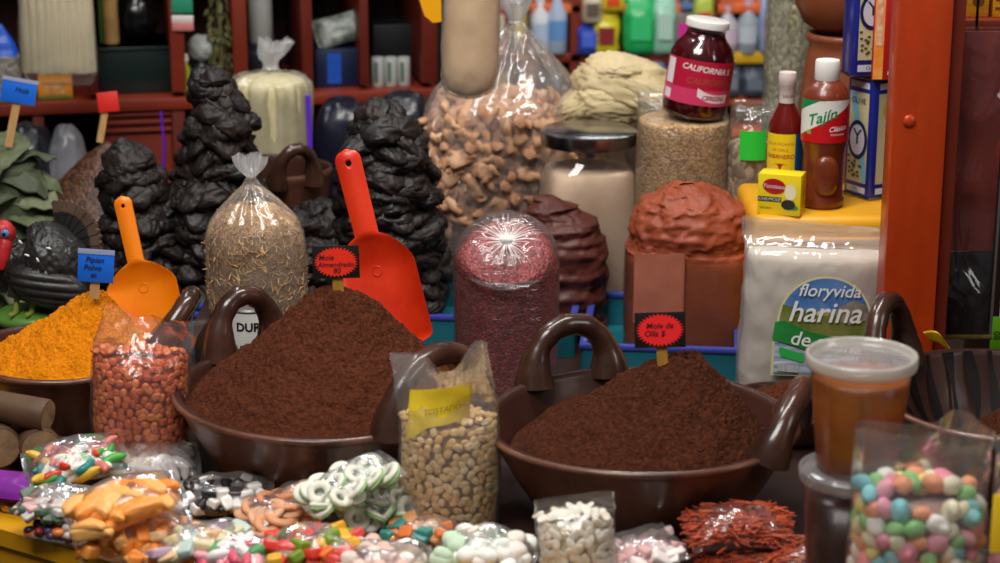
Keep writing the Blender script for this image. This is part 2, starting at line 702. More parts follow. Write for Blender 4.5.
sh = thing('shelf_unit', 'red-brown wooden shelf unit with square compartments behind the stall', 'shelf', S0, (0, 0, SA))
zb = shelf_uz(100, 101)[1]
u0, u1 = shelf_uz(-60, 100)[0], shelf_uz(440, 90)[0]
SD = 0.34
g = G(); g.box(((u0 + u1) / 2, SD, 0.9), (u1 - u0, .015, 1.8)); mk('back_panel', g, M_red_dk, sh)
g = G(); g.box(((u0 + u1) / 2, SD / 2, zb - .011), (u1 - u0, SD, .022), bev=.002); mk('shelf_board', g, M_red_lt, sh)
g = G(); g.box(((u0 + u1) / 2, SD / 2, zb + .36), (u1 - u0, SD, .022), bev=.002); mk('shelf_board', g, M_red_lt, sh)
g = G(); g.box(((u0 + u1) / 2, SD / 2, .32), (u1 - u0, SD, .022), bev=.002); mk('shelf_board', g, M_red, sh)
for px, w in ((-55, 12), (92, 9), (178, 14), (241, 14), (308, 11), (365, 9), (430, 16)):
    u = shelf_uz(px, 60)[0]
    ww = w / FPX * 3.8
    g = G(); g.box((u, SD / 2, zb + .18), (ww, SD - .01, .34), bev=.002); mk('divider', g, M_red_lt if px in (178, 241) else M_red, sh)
for px, w in ((40, 11), (180, 13), (330, 10)):
    u = shelf_uz(px, 150)[0]
    g = G(); g.box((u, SD / 2, (zb - .02 + .33) / 2), (w / FPX * 3.8, SD - .01, zb - .02 - .33), bev=.002, rot=(0, 0, 0)); mk('divider', g, M_red, sh)
ua, ub = shelf_uz(100, 130)[0], shelf_uz(172, 130)[0]
g = G(); g.box(((ua + ub) / 2, .02, zb - .30), (ub - ua, .012, .55), bev=.002)
for dz in (.03, .045, .06):
    g.box(((ua + ub) / 2, .012, zb - dz), (ub - ua, .012, .006), bev=.002)
mk('drawer_front', g, M_red_lt, sh)
# ================================================================== clay bowls, powders, signs, scoops
M_clay = pm('glazed_clay', '#744a38', 0.36, '#43281e', 11, bump=.3, bscale=25, coat=.3, col3='#633c2c', stretch=(1.6, 1.6, .35))
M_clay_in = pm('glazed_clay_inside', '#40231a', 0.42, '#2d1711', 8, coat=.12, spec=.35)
M_clay_h = pm('glazed_clay_handle', '#4f3226', 0.26, '#2a1812', 14, coat=.5, bump=.25, bscale=40)
M_mole = pm('brown_mole_powder', '#633522', 0.95, '#3f2014', 180, bump=1.0, bscale=300, detail=6, col3='#522a1a', bdist=.004, spec=.1)
M_mole2 = pm('dark_mole_powder', '#5a301f', 0.95, '#341a10', 180, bump=1.0, bscale=300, detail=6, col3='#472416', bdist=.004, spec=.1)
M_turm = pm('orange_powder', '#e08a12', 0.95, '#c96f08', 220, bump=1.0, bscale=330, detail=6, bdist=.003, spec=.1)
M_wood = pm('pale_wood_stick', '#c9a06a', 0.6, '#b58a55', 20, stretch=(8, 8, 1))
M_wood_y = pm('yellow_wood_stick', '#b8862c', 0.6, '#a3741f', 20, stretch=(8, 8, 1))


def bowl(name, label, c, R, H, handles, az_w=24, hh=.075, hr=.0145, seed=0, hlean=.22, kind='bowl'):
    o = thing(name, label, kind, c)
    prof = [(0, 0), (.55, 0), (.60, .015), (.70, .16), (.80, .40), (.90, .70), (.955, .88), (.985, .935), (1.0, .955), (1.008, .98), (1.0, 1.0), (.985, 1.012), (.962, 1.012),
            (.945, 1.0), (.93, .95), (.87, .70), (.77, .42), (.64, .20), (.45, .13), (0, .12)]
    g = G(sharp=None)
    n = 96
    th = np.linspace(0, 2 * PI, n, endpoint=False)
    P = np.zeros((len(prof), n, 3))
    wob = 1 + .008 * np.sin(3 * th + seed) + .005 * np.sin(5 * th + 2 * seed)
    for i, (r, z) in enumerate(prof):
        P[i, :, 0] = r * R * np.cos(th) * wob
        P[i, :, 1] = r * R * np.sin(th) * wob
        P[i, :, 2] = z * H + (.0022 * np.sin(2 * th + seed) if z > .8 else 0)
    g.grid(P[:12], wrap=True, mi=0)
    g.grid(P[11:], wrap=True, mi=1)
    mk('vessel', g, [M_clay, M_clay_in], o)
    for hz in handles:
        az, w, h, lean = hz if isinstance(hz, tuple) else (hz, az_w, hh, hlean)
        a0, a1 = math.radians(az - w), math.radians(az + w)
        d = Vector((math.cos(math.radians(az)), math.sin(math.radians(az)), 0))
        A = Vector((R * .975 * math.cos(a0), R * .975 * math.sin(a0), H * .95))
        B = Vector((R * .975 * math.cos(a1), R * .975 * math.sin(a1), H * .95))
        pts = arch_pts(A, B, h, 22, d * (h * lean))
        k = len(pts)
        rad = [hr * (.88 + .75 * max(0, 1 - min(i, k - 1 - i) / 5.0) ** 1.6 + .04 * math.sin(i * 1.7)) for i in range(k)]
        g = G(sharp=None); g.tube(pts, rad, 16); mk('handle', g, M_clay_h, o)
    return o


def heap(name, label, c, Rb, H, apex, mat, zlow=0.0, seed=0, pw=1.0, lump=.006, extra=(), cat='powder', flat=0.0):
    """powder heap filling a bowl; apex = (dx, dy) of its top; extra = [(x, y, r, h)] humps (h<0: dents)"""
    nr, nth = 150, 420
    t = np.linspace(0, 1, nr)
    th = np.linspace(0, 2 * PI, nth, endpoint=False)
    T, A = np.meshgrid(t, th, indexing='ij')
    X = Rb * T * np.cos(A) + apex[0] * (1 - T) ** 1.0
    Y = Rb * T * np.sin(A) + apex[1] * (1 - T) ** 1.0
    Z = zlow + H * (1 - np.clip(T - flat, 0, 1) / (1 - flat)) ** pw
    Z = Z - H * .06 * np.exp(-(T / .07) ** 2)
    for (ex, ey, er, eh) in extra:
        Z = Z + eh * np.exp(-(((X - ex) ** 2 + (Y - ey) ** 2) / er ** 2))
    Pn = np.stack([X, Y, Z], -1)
    env = np.clip((1 - T) * 6, 0, 1)
    Z = Z + env * (lump * 1.6 * fbm(Pn * 14, 3, seed) + lump * .8 * fbm(Pn * 60, 3, seed + 4) + lump * .34 * vnoise(Pn * 260, seed + 9) + lump * .2 * vnoise(Pn * 520, seed + 11))
    P = np.stack([X, Y, Z], -1)
    P[0] = P[0].mean(0)
    g = G(sharp=None)
    g.grid(P, wrap=True)
    o = mk(name, g, mat, loc=c)
    return tag(o, label, cat, kind='stuff')


# ---- the two big bowls of mole powder
B1 = at(327, 385, 2.425); R1 = .199
bowl('clay_bowl', 'big clay bowl with loop handles holding the brown powder with the red scoop', (B1.x, B1.y, TZ), R1, .117,
     [(129, 13, .080, .10), (-38, 24, .082, .05)], seed=1, hr=.0165)
a = at(332, 286, 2.44)
heap('mole_powder', 'tall heap of brown mole powder with the red scoop stuck in it', (B1.x, B1.y, TZ + .1), R1 * .93, a.z - TZ - .085, (a.x - B1.x, .0), M_mole, seed=3, pw=1.02, lump=.007,
     extra=[(.075, .03, .05, .012), (.018, -.026, .012, .016), (.045, -.01, .014, .009), (.065, .0, .012, .008), (.03, .06, .03, -.02)])
B2 = at(641, 431, 2.30); R2 = .192
bowl('clay_bowl', 'big clay bowl with loop handles holding the dark powder beside the cup', (B2.x, B2.y, TZ), R2, .117,
     [(116, 17, .074, .10), (-18, 24, .062, .35)], seed=4, hr=.0165)
a = at(684, 353, 2.32)
heap('mole_powder', 'wide rounded heap of dark mole powder in the bowl beside the plastic cup', (B2.x + .006, B2.y, TZ + .078), R2 * .865, a.z - TZ - .068, (a.x - B2.x, .0), M_mole2, seed=12, pw=1.0, lump=.006, flat=.10,
     extra=[(-.01, -.06, .05, -.006)])
# ---- turmeric-coloured powder, bowl at the far left end
B3 = at(66, 349, 2.577); R3 = .137
bowl('clay_bowl', 'dark glazed clay bowl of bright orange powder in front of the ceramic turkey', (B3.x, B3.y, TZ), R3, .117, [(-4, 22, .082, .62)], seed=7, hr=.0155)
a = at(97, 291, 2.59)
heap('orange_powder', 'pointed heap of bright orange powder in the dark bowl', (B3.x, B3.y, TZ + .1), R3 * .93, a.z - TZ - .097, (a.x - B3.x, .015), M_turm, seed=21, pw=1.0, lump=.007, extra=[(.05, -.01, .03, .006)])
# ---- the bowl behind the plastic cup, at the right-hand end
B4 = at(1012, 393, 2.40); R4 = .176
bowl('clay_bowl', 'brown clay bowl with tall loop handle standing between the cup and the striped box', (B4.x, B4.y, TZ), R4, .117, [(146, 17, .095, .12), (-30, 17, .095, .12)], seed=9, hr=.0155)
heap('mole_powder', 'heap of reddish-brown powder in the half-empty bowl behind the sweets', (B4.x + .035, B4.y - .012, TZ + .040), R4 * .66, .098, (.02, .01), M_mole2, seed=31, pw=1.05, lump=.005)
b4 = bpy.data.objects['clay_bowl.003']
for k in range(13):
    g = G(sharp=None)
    a_ = math.radians(62 + k * 11.5)
    rows_ = []
    for i in range(12):
        v = i / 11
        r_ = (.946 - .30 * v ** 1.25) * R4 - .0012
        z_ = (1.0 - .78 * v) * .117 + .0005
        w_ = .035 + .018 * math.sin(v * 5 + k * 2.1)
        rows_.append([((r_) * math.cos(a_ + t_ * w_ + .03 * math.sin(v * 3 + k)), (r_) * math.sin(a_ + t_ * w_ + .03 * math.sin(v * 3 + k)), z_) for t_ in (-1, -.5, 0, .5, 1)])
    g.grid(np.array(rows_))
    mk('glaze_drip', g, pm('black_glaze', '#0d0807', .5, spec=.25), b4)
# ---- low dish behind
q = at(792, 405, 2.555)
bowl('clay_dish', 'low clay dish of brown powder behind the cup, under the flour bag', (q.x, q.y, TZ), .085, .05, [], seed=2, kind='dish')
heap('mole_powder', 'low mound of brown powder in the small dish under the flour bag', (q.x, q.y, TZ + .042), .079, .035, (0, 0), M_mole, seed=41, pw=1.2, lump=.004)

# ---- sign cards on sticks
M_blackcard = pm('black_card', '#17100f', 0.35, coat=.3)
M_redstar = pm('fluorescent_red', '#f23018', 0.45)
M_redstar2 = pm('fluorescent_red_pink', '#ff2a2c', 0.45)
M_ink = pm('marker_ink', '#3a0d14', 0.6)
M_ink_blue = pm('marker_ink_dark', '#07102c', 0.6)
M_bluecard = pm('blue_card', '#1668d8', 0.4, coat=.3)
M_redcard = pm('red_card', '#dc2b22', 0.5)
M_tape = filmmat('clear_tape', haze=.55, gloss=.15, bump=.5, bscale=90)


def sign(name, label, pc, w_px, h_px, Y, stick_to, lines, matcard, star=None, stickmat=None, tilt=0.0, ink=None, size=.0095, lean=0.0, stick_w=.011, tape=False):
    """card of w_px x h_px pixels' size centred at pixel pc on plane Y, its stick going down to pixel stick_to"""
    c = at(pc[0], pc[1], Y)
    s = (c - Vector((0, 0, CAMZ))).dot(_F) / FPX
    w, h = w_px * s, h_px * s
    o = thing(name, label, 'sign', c, (math.radians(-8), tilt, 0))
    g = G(); g.box((0, 0, 0), (w, .0016, h), bev=.0005); mk('card', g, matcard, o)
    if star:
        g = G(); disc(g, (0, -.0012, 0), w * .475, h * .47, (1, 0, 0), (0, 0, 1), spikes=34, star=.17)
        mk('starburst', g, star, o, smooth=False)
    if lines:
        g = G()
        for i, (tx, dx, dz, sc) in enumerate(lines):
            text_on_plane(g, tx, size * sc, (dx * w, -.0017, dz * h), (1, 0, .0), (0.18, 0, 1), bold=.0001)
        mk('handwriting', g, ink or M_ink, o, smooth=False)
    b = at(stick_to[0], stick_to[1], Y + .004)
    R = o.rotation_euler.to_matrix().inverted()
    e = R @ (b - c)
    g = G()
    p0 = Vector((e.x * .05 / max(abs(e.z), .01) * 0 , .0035, h * .3))
    L = (Vector((e.x, .0035, e.z)) - p0)
    n = 10
    P = np.zeros((n, 8, 3))
    dirv = L.normalized(); side = Vector((0, 1, 0)).cross(dirv).normalized()
    for i in range(n):
        pp = p0 + L * (i / (n - 1))
        for j in range(8):
            a = 2 * PI * j / 8 + PI / 8
            P[i, j] = pp + side * (math.copysign(abs(math.cos(a)) ** .5, math.cos(a)) * stick_w / 2) + Vector((0, math.sin(a) * .0013, 0))
    g.grid(P, wrap=True); g.fan(P[0], P[0].mean(0)); g.fan(P[-1], P[-1].mean(0), flip=True)
    mk('stick', g, stickmat or M_wood, o)
    if tape:
        g = G(); quad(g, (0, -.0016, h * .44), w * 1.02, h * .16); mk('tape', g, M_tape, o, smooth=False)
    return o


sign('price_sign', 'black card with red starburst on a stick in the brown heap with the scoop', (336, 262), 47, 33, 2.42, (341, 316),
     [('Mole', -.2, .14, 1.0), ('Almendrado', .0, -.08, .95), ('80', .02, -.27, 1.0)], M_blackcard, M_redstar, M_wood_y, tilt=math.radians(-1.5), stick_w=.0145)
sign('price_sign', 'black card with red starburst on a stick in the dark powder beside the cup', (660, 330), 51, 36, 2.29, (663, 374),
     [('Mole de', .0, .12, 1.05), ('Olla $', -.1, -.1, 1.05)], M_blackcard, M_redstar2, M_wood_y, tilt=math.radians(-1.5), stick_w=.0135)
sign('price_sign', 'blue handwritten card on a pale stick in the bright orange powder', (96, 266), 36, 33, 2.56, (95, 298),
     [('Pipian', -.02, .18, 1.1), ('Polvo', -.08, -.06, 1.1), ('80', -.05, -.3, .8)], M_bluecard, None, M_wood, tilt=math.radians(4), ink=M_ink_blue, tape=True, stick_w=.0135)
sign('price_sign', 'blue card on a stick standing in the dried green leaves', (19, 91), 35, 25, 3.08, (10, 146), [('Hoja', .1, .05, 1.2)], M_bluecard, None, M_wood, tilt=math.radians(10), ink=M_ink_blue, stick_w=.013, tape=True)
sign('price_sign', 'small red card on a stick in the heap of brown seeds', (108, 102), 21, 20, 3.33, (101, 142), [], M_redcard, None, M_wood, tilt=math.radians(-6), stick_w=.012)


# ---- plastic scoops
def scoop(name, label, handle_px, blade_px, Y0, Y1, w_handle, w_blade, mat, matin=None, dish=.018, shape='round', nose=.5):
    """flat-bottomed hand scoop: from the handle's end (pixel, depth Y0) to the blade's tip (pixel, depth Y1)"""
    A, N, T = at(*handle_px[0], Y0), None, at(*blade_px, Y1)
    axis = (T - A)
    Ltot = axis.length
    neck = handle_px[1]
    o = thing(name, label, 'scoop', A)
    z = axis.normalized()
    xd = z.cross(Vector((0, 1, 0))).normalized()
    if xd.x < 0:
        xd = -xd
    yd = z.cross(xd)
    if yd.y < 0:
        yd = -yd
    nt, nw = 60, 21
    ts = np.linspace(0, 1, nt)
    front, back = np.zeros((nt, nw, 3)), np.zeros((nt, nw, 3))
    for i, t in enumerate(ts):
        hw = w_handle / 2
        if t < neck:
            k = t / neck
            if t * Ltot < hw:                                  # rounded end
                d = 1 - t * Ltot / hw
                wdt = hw * math.sqrt(max(0.0, 1 - d * d)) + .0004
            else:
                wdt = hw * (1 - .08 * k)
            dd = -.25 * wdt
            off = 0
        else:
            k = (t - neck) / (1 - neck)
            s = min(1, k / .30); s = (.35 * s * s * (3 - 2 * s) + .65 * math.sqrt(max(0, 1 - (1 - s) ** 2)))
            bw = w_blade / 2
            if shape == 'round':
                bw *= (1 - .75 * max(0, (k - nose) / (1 - nose)) ** 2.4)
            wdt = hw * .92 * (1 - s) + bw * s
            dd = -.25 * hw * (1 - s) + dish * s
        for j in range(nw):
            u = -1 + 2 * j / (nw - 1)
            dep = dd * (1 - abs(u) ** (2 if dd < 0 else 3.2))
            p = z * (t * Ltot) + xd * (u * wdt) + yd * dep
            front[i, j] = p
            back[i, j] = p + yd * (.0022 if t > neck else .0075 * (1 - .3 * u * u))
    g = G(sharp=math.radians(60))
    nk = int(neck * nt) + 4
    loop = np.concatenate([front, back[:, ::-1]], axis=1)
    g.grid(loop, wrap=True)
    for r_ in (0, nt - 1):
        idx = loop[r_]
        g.fan(idx, idx.mean(0), flip=(r_ != 0))
    ob = mk('blade', g, mat, o)
    # hanging hole through the handle's end
    cg = G(); hz = z * (w_handle * .58)
    pts = [hz - yd * .03, hz + yd * .03]
    cg.tube(pts, w_handle * .12, 14)
    cut = mk('hole_cutter', cg, mat, o)
    md = ob.modifiers.new('hole', 'BOOLEAN'); md.operation = 'DIFFERENCE'; md.object = cut; md.solver = 'EXACT'
    dg = bpy.context.evaluated_depsgraph_get()
    me = bpy.data.meshes.new_from_object(ob.evaluated_get(dg))
    ob.modifiers.clear()
    if len(me.polygons) > 500:
        ob.data = me
    bpy.data.objects.remove(cut)
    mp_ = z * (Ltot * (neck + (1 - neck) * .30)) + yd * (dish - .0006)
    g = G(sharp=None); ring_ = [mp_ + xd * (.0062 * math.cos(a_)) + z * (.0062 * math.sin(a_)) for a_ in np.linspace(0, 2 * PI, 25)]
    g.tube(ring_, .0007, 6, caps=False); mk('mould_mark', g, mat, o)
    return o


M_or_plastic = pm('orange_plastic', '#f58a0a', 0.35, sss=.25, coat=.1, col2='#f07d06', nscale=6)
M_red_plastic = pm('red_orange_plastic', '#e43a10', 0.36, sss=.12, coat=.1, col2='#c4220a', nscale=12, detail=6)
scoop('plastic_scoop', 'orange plastic hand scoop stuck in the bright orange powder', [(121, 196), .45], (154, 345), 2.68, 2.615, .0245, .100, M_or_plastic, dish=.014, nose=.75)
scoop('plastic_scoop', 'red plastic hand scoop with dusty blade stuck in the brown powder', [(345, 149), .43], (396, 352), 2.585, 2.50, .0345, .108, M_red_plastic, dish=.016, nose=.9)
# ================================================================== the middle and back of the stall
M_film = filmmat('clear_film', haze=.05, gloss=.05, bump=.9, bscale=32, fres=.22)
M_film_soft = filmmat('clear_film_soft', haze=.13, gloss=.05, bump=.8, bscale=24, fres=.25)
M_film_milky = filmmat('milky_film', haze=.38, gloss=.10, bump=1.0, bscale=40, fres=.3)

# ---- stacks of dried chiles
M_chile = [pm('black_chile_a', '#1d1614', 0.5, '#2a201d', 40, bump=.9, bscale=120, spec=.4),
           pm('black_chile_b', '#141010', 0.44, '#201918', 40, bump=.9, bscale=120, spec=.45),
           pm('black_chile_c', '#261d1a', 0.52, '#191312', 40, bump=.9, bscale=120, spec=.4)]
M_chile_core = pm('black_chile_core', '#0d0908', 0.7)


def chile_geo(L, W, T, seed):
    r = np.random.default_rng(seed)
    nu, nv = 30, 40
    u = np.linspace(0, 1, nu)
    v = np.linspace(0, 2 * PI, nv, endpoint=False)
    Uu, Vv = np.meshgrid(u, v, indexing='ij')
    prof = (np.clip(np.sin(PI * np.clip(Uu, 0, 1) ** .85), 0, 1) ** .38) * (1 - .18 * Uu)
    wr = ridged(np.stack([Uu * 2.6, np.cos(Vv) * 2.4, np.sin(Vv) * 2.4 + seed], -1), 3, seed)
    wr2 = ridged(np.stack([Uu * 9, np.cos(Vv) * 5.5, np.sin(Vv) * 5.5 + seed], -1), 2, seed + 5)
    k = prof * (1 + .20 * wr + .13 * wr2)
    X = L * (Uu - .5)
    Y = W / 2 * k * np.cos(Vv)
    Z = T / 2 * k * np.sin(Vv) * (1 + .5 * wr)
    Z = Z + .009 * fbm(np.stack([X * 26, Y * 22, X * 0 + seed], -1), 2, seed + 2) - 2.0 * X ** 2 * (.4 + .8 * r.random()) + 3 * Y ** 2 * (r.random() - .5)
    g = G(sharp=None)
    P = np.stack([X, Y, Z], -1)
    g.grid(P, wrap=True)
    return g


CH = [[proto('dried_chile', chile_geo(.080, .054, .027, s), m) for m in M_chile] for s in range(6)]
CH = [x for row in CH for x in row]


def chile_stack(c, prof, layer, name_label, group, seed=0, size=1.0, front=True):
    """prof: [(z, radius, dx)]"""
    random.seed(seed)
    Z = [p[0] for p in prof]
    RR = [p[1] for p in prof]
    DX = [p[2] for p in prof]
    g = G(sharp=None)
    th = np.linspace(0, 2 * PI, 40, endpoint=False)
    zz = np.linspace(Z[0], Z[-1] - .012, 30)
    P = np.zeros((30, 40, 3))
    for i, z in enumerate(zz):
        r = max(.006, np.interp(z, Z, RR) - .028)
        P[i, :, 0] = np.interp(z, Z, DX) + r * np.cos(th)
        P[i, :, 1] = r * np.sin(th)
        P[i, :, 2] = z
    P = crinkle(P, .006, 40, seed)
    g.grid(P, wrap=True); g.fan(P[-1], P[-1].mean(0), flip=True)
    o = mk('dried_chile_heap', g, M_chile_core, loc=c)
    tag(o, name_label[1], 'dried chiles', kind='stuff')
    z = Z[0] + .012
    n = 0
    while z < Z[-1] - .008:
        r = float(np.interp(z, Z, RR))
        m = max(3, int(2 * PI * r / (.046 * size)))
        a0 = random.uniform(0, 6)
        for j in range(m):
            a = a0 + 2 * PI * j / m + random.uniform(-.2, .2)
            if math.sin(a) > .55 and r > .04:
                continue
            rr = max(0, r - .026 * size) * random.uniform(.92, 1.06)
            x = float(np.interp(z, Z, DX)) + rr * math.cos(a)
            y = rr * math.sin(a)
            rot = Euler((random.uniform(.0, .75), random.uniform(-.25, .25), a + PI / 2 + random.uniform(-.45, .45))) if random.random() < .72 else Euler((random.uniform(-.4, .4), random.uniform(.1, .6), a + random.uniform(-.5, .5)))
            put(CH, random.randrange(len(CH)), 'dried_chile', (c[0] + x, c[1] + y, c[2] + z + random.uniform(-.006, .006)), rot, size * random.uniform(.85, 1.12), name_label[0], 'dried chile', group)
            n += 1
        z += layer * random.uniform(.85, 1.15)
    for k in range(3):
        zt = Z[-1]
        put(CH, random.randrange(len(CH)), 'dried_chile', (c[0] + DX[-1] + random.uniform(-.012, .012), c[1] - .004 * k, c[2] + zt - .008 - .006 * k), (random.uniform(-.5, .5), random.uniform(-.5, .5), random.uniform(0, 6)), size * .8, name_label[0], 'dried chile', group)
    return n


q = at(218, 300, 3.06)
chile_stack((q.x, 3.06, TZ), [(0, .084, 0), (.10, .088, -.002), (.20, .080, -.002), (.28, .062, .008), (.33, .058, .016), (.37, .038, .014), (.405, .022, .004)], .021,
            ('wrinkled black dried chile in the tallest stack, behind the bag of pale shreds', 'dark core of the tallest stack of dried black chiles'), 'chiles of the tallest black stack', seed=3)
q = at(388, 320, 2.98)
chile_stack((q.x, 2.98, TZ), [(0, .080, .0), (.08, .088, .004), (.18, .084, .006), (.26, .078, .0), (.32, .066, -.002), (.352, .046, .0), (.370, .03, -.004)], .021,
            ('wrinkled black dried chile in the broad stack behind the red scoop', 'dark core of the broad stack of dried chiles behind the red scoop'), 'chiles of the stack behind the red scoop', seed=8)
q = at(141, 290, 3.02)
chile_stack((q.x, 3.02, TZ), [(0, .074, 0), (.12, .072, .004), (.2, .06, .004), (.26, .048, -.004), (.30, .03, -.012)], .022,
            ('wrinkled black dried chile in the low stack between turkey and tallest stack', 'dark core of the low stack of dried chiles beside the turkey'), 'chiles of the low stack beside the turkey', seed=13)
q = at(314, 250, 3.12)
chile_stack((q.x, 3.12, TZ), [(0, .085, 0), (.10, .085, .0), (.15, .07, .004), (.185, .04, .0)], .024,
            ('black dried chile in the small pile below the clay pot handle', 'dark core of the small chile pile below the clay pot handle'), 'chiles of the pile below the pot handle', seed=15)

# ---- stack of dried green leaves
M_leaf = [pm('dried_leaf_a', '#626a4a', 0.6, '#4e563a', 30, bump=.5, bscale=80), pm('dried_leaf_b', '#757c5a', 0.6, '#5e6646', 30, bump=.5, bscale=80), pm('dried_leaf_c', '#434c33', 0.6, '#39422c', 30, bump=.5, bscale=80)]


def leaf_geo(L, W, seed):
    nu, nv = 26, 15
    u = np.linspace(0, 1, nu); v = np.linspace(-1, 1, nv)
    Uu, Vv = np.meshgrid(u, v, indexing='ij')
    w = np.sin(PI * np.clip(Uu, .015, .985) ** .8) ** .75
    X = L * (Uu - .5); Y = W / 2 * w * Vv
    Z = .010 * fbm(np.stack([X * 30, Y * 40, X * 0 + seed], -1), 3, seed) + .006 * ridged(np.stack([X * 25, Y * 60, X * 0 + seed], -1), 2, seed + 3) - 4.5 * X ** 2 - 6 * Y ** 2
    top = np.stack([X, Y, Z + .0012], -1); bot = np.stack([X, Y, Z - .0012], -1)
    loop = np.concatenate([top, bot[:, ::-1]], axis=1)
    g = G(sharp=None); g.grid(loop, wrap=True)
    return g


LF = [proto('dried_leaf', leaf_geo(.12, .075, s), M_leaf[s % 3]) for s in range(6)]
q = at(6, 200, 3.10)
random.seed(5)
for k in range(34):
    z = .01 + .275 * k / 33
    r = np.interp(z, [0, .2, .29], [.075, .07, .02])
    a = random.uniform(PI, 2 * PI) if k < 30 else random.uniform(0, 6)
    put(LF, k % 6, 'dried_leaf', (q.x + r * math.cos(a) * .7, 3.10 + r * math.sin(a) * .8, TZ + z), (random.uniform(-.25, .25), random.uniform(-.1, .5), a + random.uniform(-.6, .6)), random.uniform(.95, 1.2),
        'greyish green dried leaf in the stack behind the turkey', 'dried leaf', 'leaves of the green stack')
g = G(sharp=None)
P = rings([(0, .075, .07, 2, 0, 0), (.18, .07, .06, 2, 0, 0), (.26, .045, .045, 2, 0, 0), (.275, .01, .01, 2, 0, 0)], 24, 40); P = crinkle(P, .01, 30, 3)
g.grid(P, wrap=True)
tag(mk('dried_leaf_heap', g, M_leaf[2], loc=(q.x, 3.10, TZ)), 'dense inside of the green dried leaf stack under the blue card', 'dried leaves', kind='stuff')

# ---- brown seed heap in a clay pan, red card in it
q = at(92, 205, 3.36)
bowl('clay_pan', 'wide clay pan of small brown seeds under the red card', (q.x, q.y, TZ), .125, q.z - TZ + .004, [], kind='pan')
M_brseed = seedmat('brown_seed', ['#4a2c18', '#5c381e', '#341e12', '#6b4426', '#402614'], 190, .5, .7)
heap('seed_heap', 'sloping heap of tiny brown seeds carrying the red card', (q.x, q.y, q.z - .01), .117, .135, (.035, -.02), M_brseed, seed=51, pw=1.05, lump=.003, cat='seeds')

# ---- clay pot with ear handle, far
q = at(272, 178, 3.29)
o = bowl('clay_pot', 'brown clay pot with thick ear handle behind the tallest chile stack', (q.x + .004, q.y, TZ), .098, q.z - TZ + .018, [(-62, 20, .062, .25)], hr=.012, seed=3, kind='pot')

# ---- the ceramic turkey
M_tk = pm('turkey_glaze', '#191918', 0.42, '#2b2a29', 60, bump=.4, bscale=160, coat=.1)
M_tk_tail = pm('turkey_tail', '#6b5444', 0.45, '#4a3a30', 25, bump=.2, bscale=60)
M_tk_red = pm('turkey_head_red', '#c22a2c', 0.4, '#a81e24', 30, bump=.6, bscale=120)
M_tk_eye = pm('turkey_eye_blue', '#4a86b4', 0.25)
M_black = pm('plain_black', '#0a0a0a', 0.3)
M_white = pm('plain_white', '#e8e6e0', 0.4)
M_grass = pm('glazed_green', '#63913a', 0.35, '#4c7a2c', 14, coat=.3)
TY = 2.87
tb = at(48, 322, TY)
tk = thing('turkey_figurine', 'black ceramic turkey with red head and brown fan tail on a green base', 'figurine', (tb.x, TY, tb.z))
g = G(sharp=None)
g.blob((-.012, -.004, .011), (.066, .05, .015), 44, 12, e=.8, disp=lambda D: .06 * fbm(D * 3, 2, 4)); mk('green_base', g, M_grass, tk)
nu, nv = 90, 120
u = np.linspace(0, 1, nu); v = np.linspace(0, 2 * PI, nv, endpoint=False)
ctrl = np.array([(-.053, .142, .011), (-.056, .128, .018), (-.052, .110, .028), (-.038, .092, .042), (-.014, .086, .060), (.014, .094, .066), (.036, .106, .058), (.050, .114, .040), (.058, .120, .012)])
tt = np.linspace(0, 1, len(ctrl))
cx = np.interp(u, tt, ctrl[:, 0]); cz = np.interp(u, tt, ctrl[:, 1]); cr = np.interp(u, tt, ctrl[:, 2])
for arr in (cx, cz, cr):
    for _ in range(10):
        arr[1:-1] = (arr[:-2] + 2 * arr[1:-1] + arr[2:]) / 4
P = np.zeros((nu, nv, 3))
for i in range(nu):
    j0, j1 = max(i - 1, 0), min(i + 1, nu - 1)
    tx, tz = cx[j1] - cx[j0], cz[j1] - cz[j0]
    L = math.hypot(tx, tz); tx, tz = tx / L, tz / L
    P[i, :, 0] = cx[i] + cr[i] * np.cos(v) * (-tz)
    P[i, :, 1] = cr[i] * np.sin(v) * .85
    P[i, :, 2] = cz[i] + cr[i] * np.cos(v) * tx
nn = P - np.stack([np.repeat(cx[:, None], nv, 1), np.zeros((nu, nv)), np.repeat(cz[:, None], nv, 1)], -1)
nl = np.linalg.norm(nn, axis=-1, keepdims=True) + 1e-6
sc = np.abs(vnoise(P * 210, 3))
P = P + nn / nl * (-.0032 * np.clip(.35 - sc, 0, 1) * 2.4 + .0012 * fbm(P * 60, 2, 2))[..., None]
g = G(sharp=None)
g.grid(P, wrap=True); g.fan(P[0], P[0].mean(0)); g.fan(P[-1], P[-1].mean(0), flip=True)
mk('body', g, M_tk, tk)
# folded wing of long feathers, low on the flank
g = G(sharp=None)
nw, mw = 60, 40
X, Zg = np.meshgrid(np.linspace(-1, 1, nw), np.linspace(-1, 1, mw), indexing='ij')
rr = np.clip(1 - np.abs(X) ** 2.4 - Zg ** 2, 0, 1) ** .5
feather = .0024 * np.abs(np.sin(Zg * 7.5 - X * 2.2)) * np.clip(rr * 2, 0, 1)
Pf = np.stack([.014 + X * .056 + Zg * .006, -.042 - .018 * rr - feather, .066 + Zg * .030 - X * .016], -1)
g.grid(Pf); mk('wing', g, M_tk, tk)
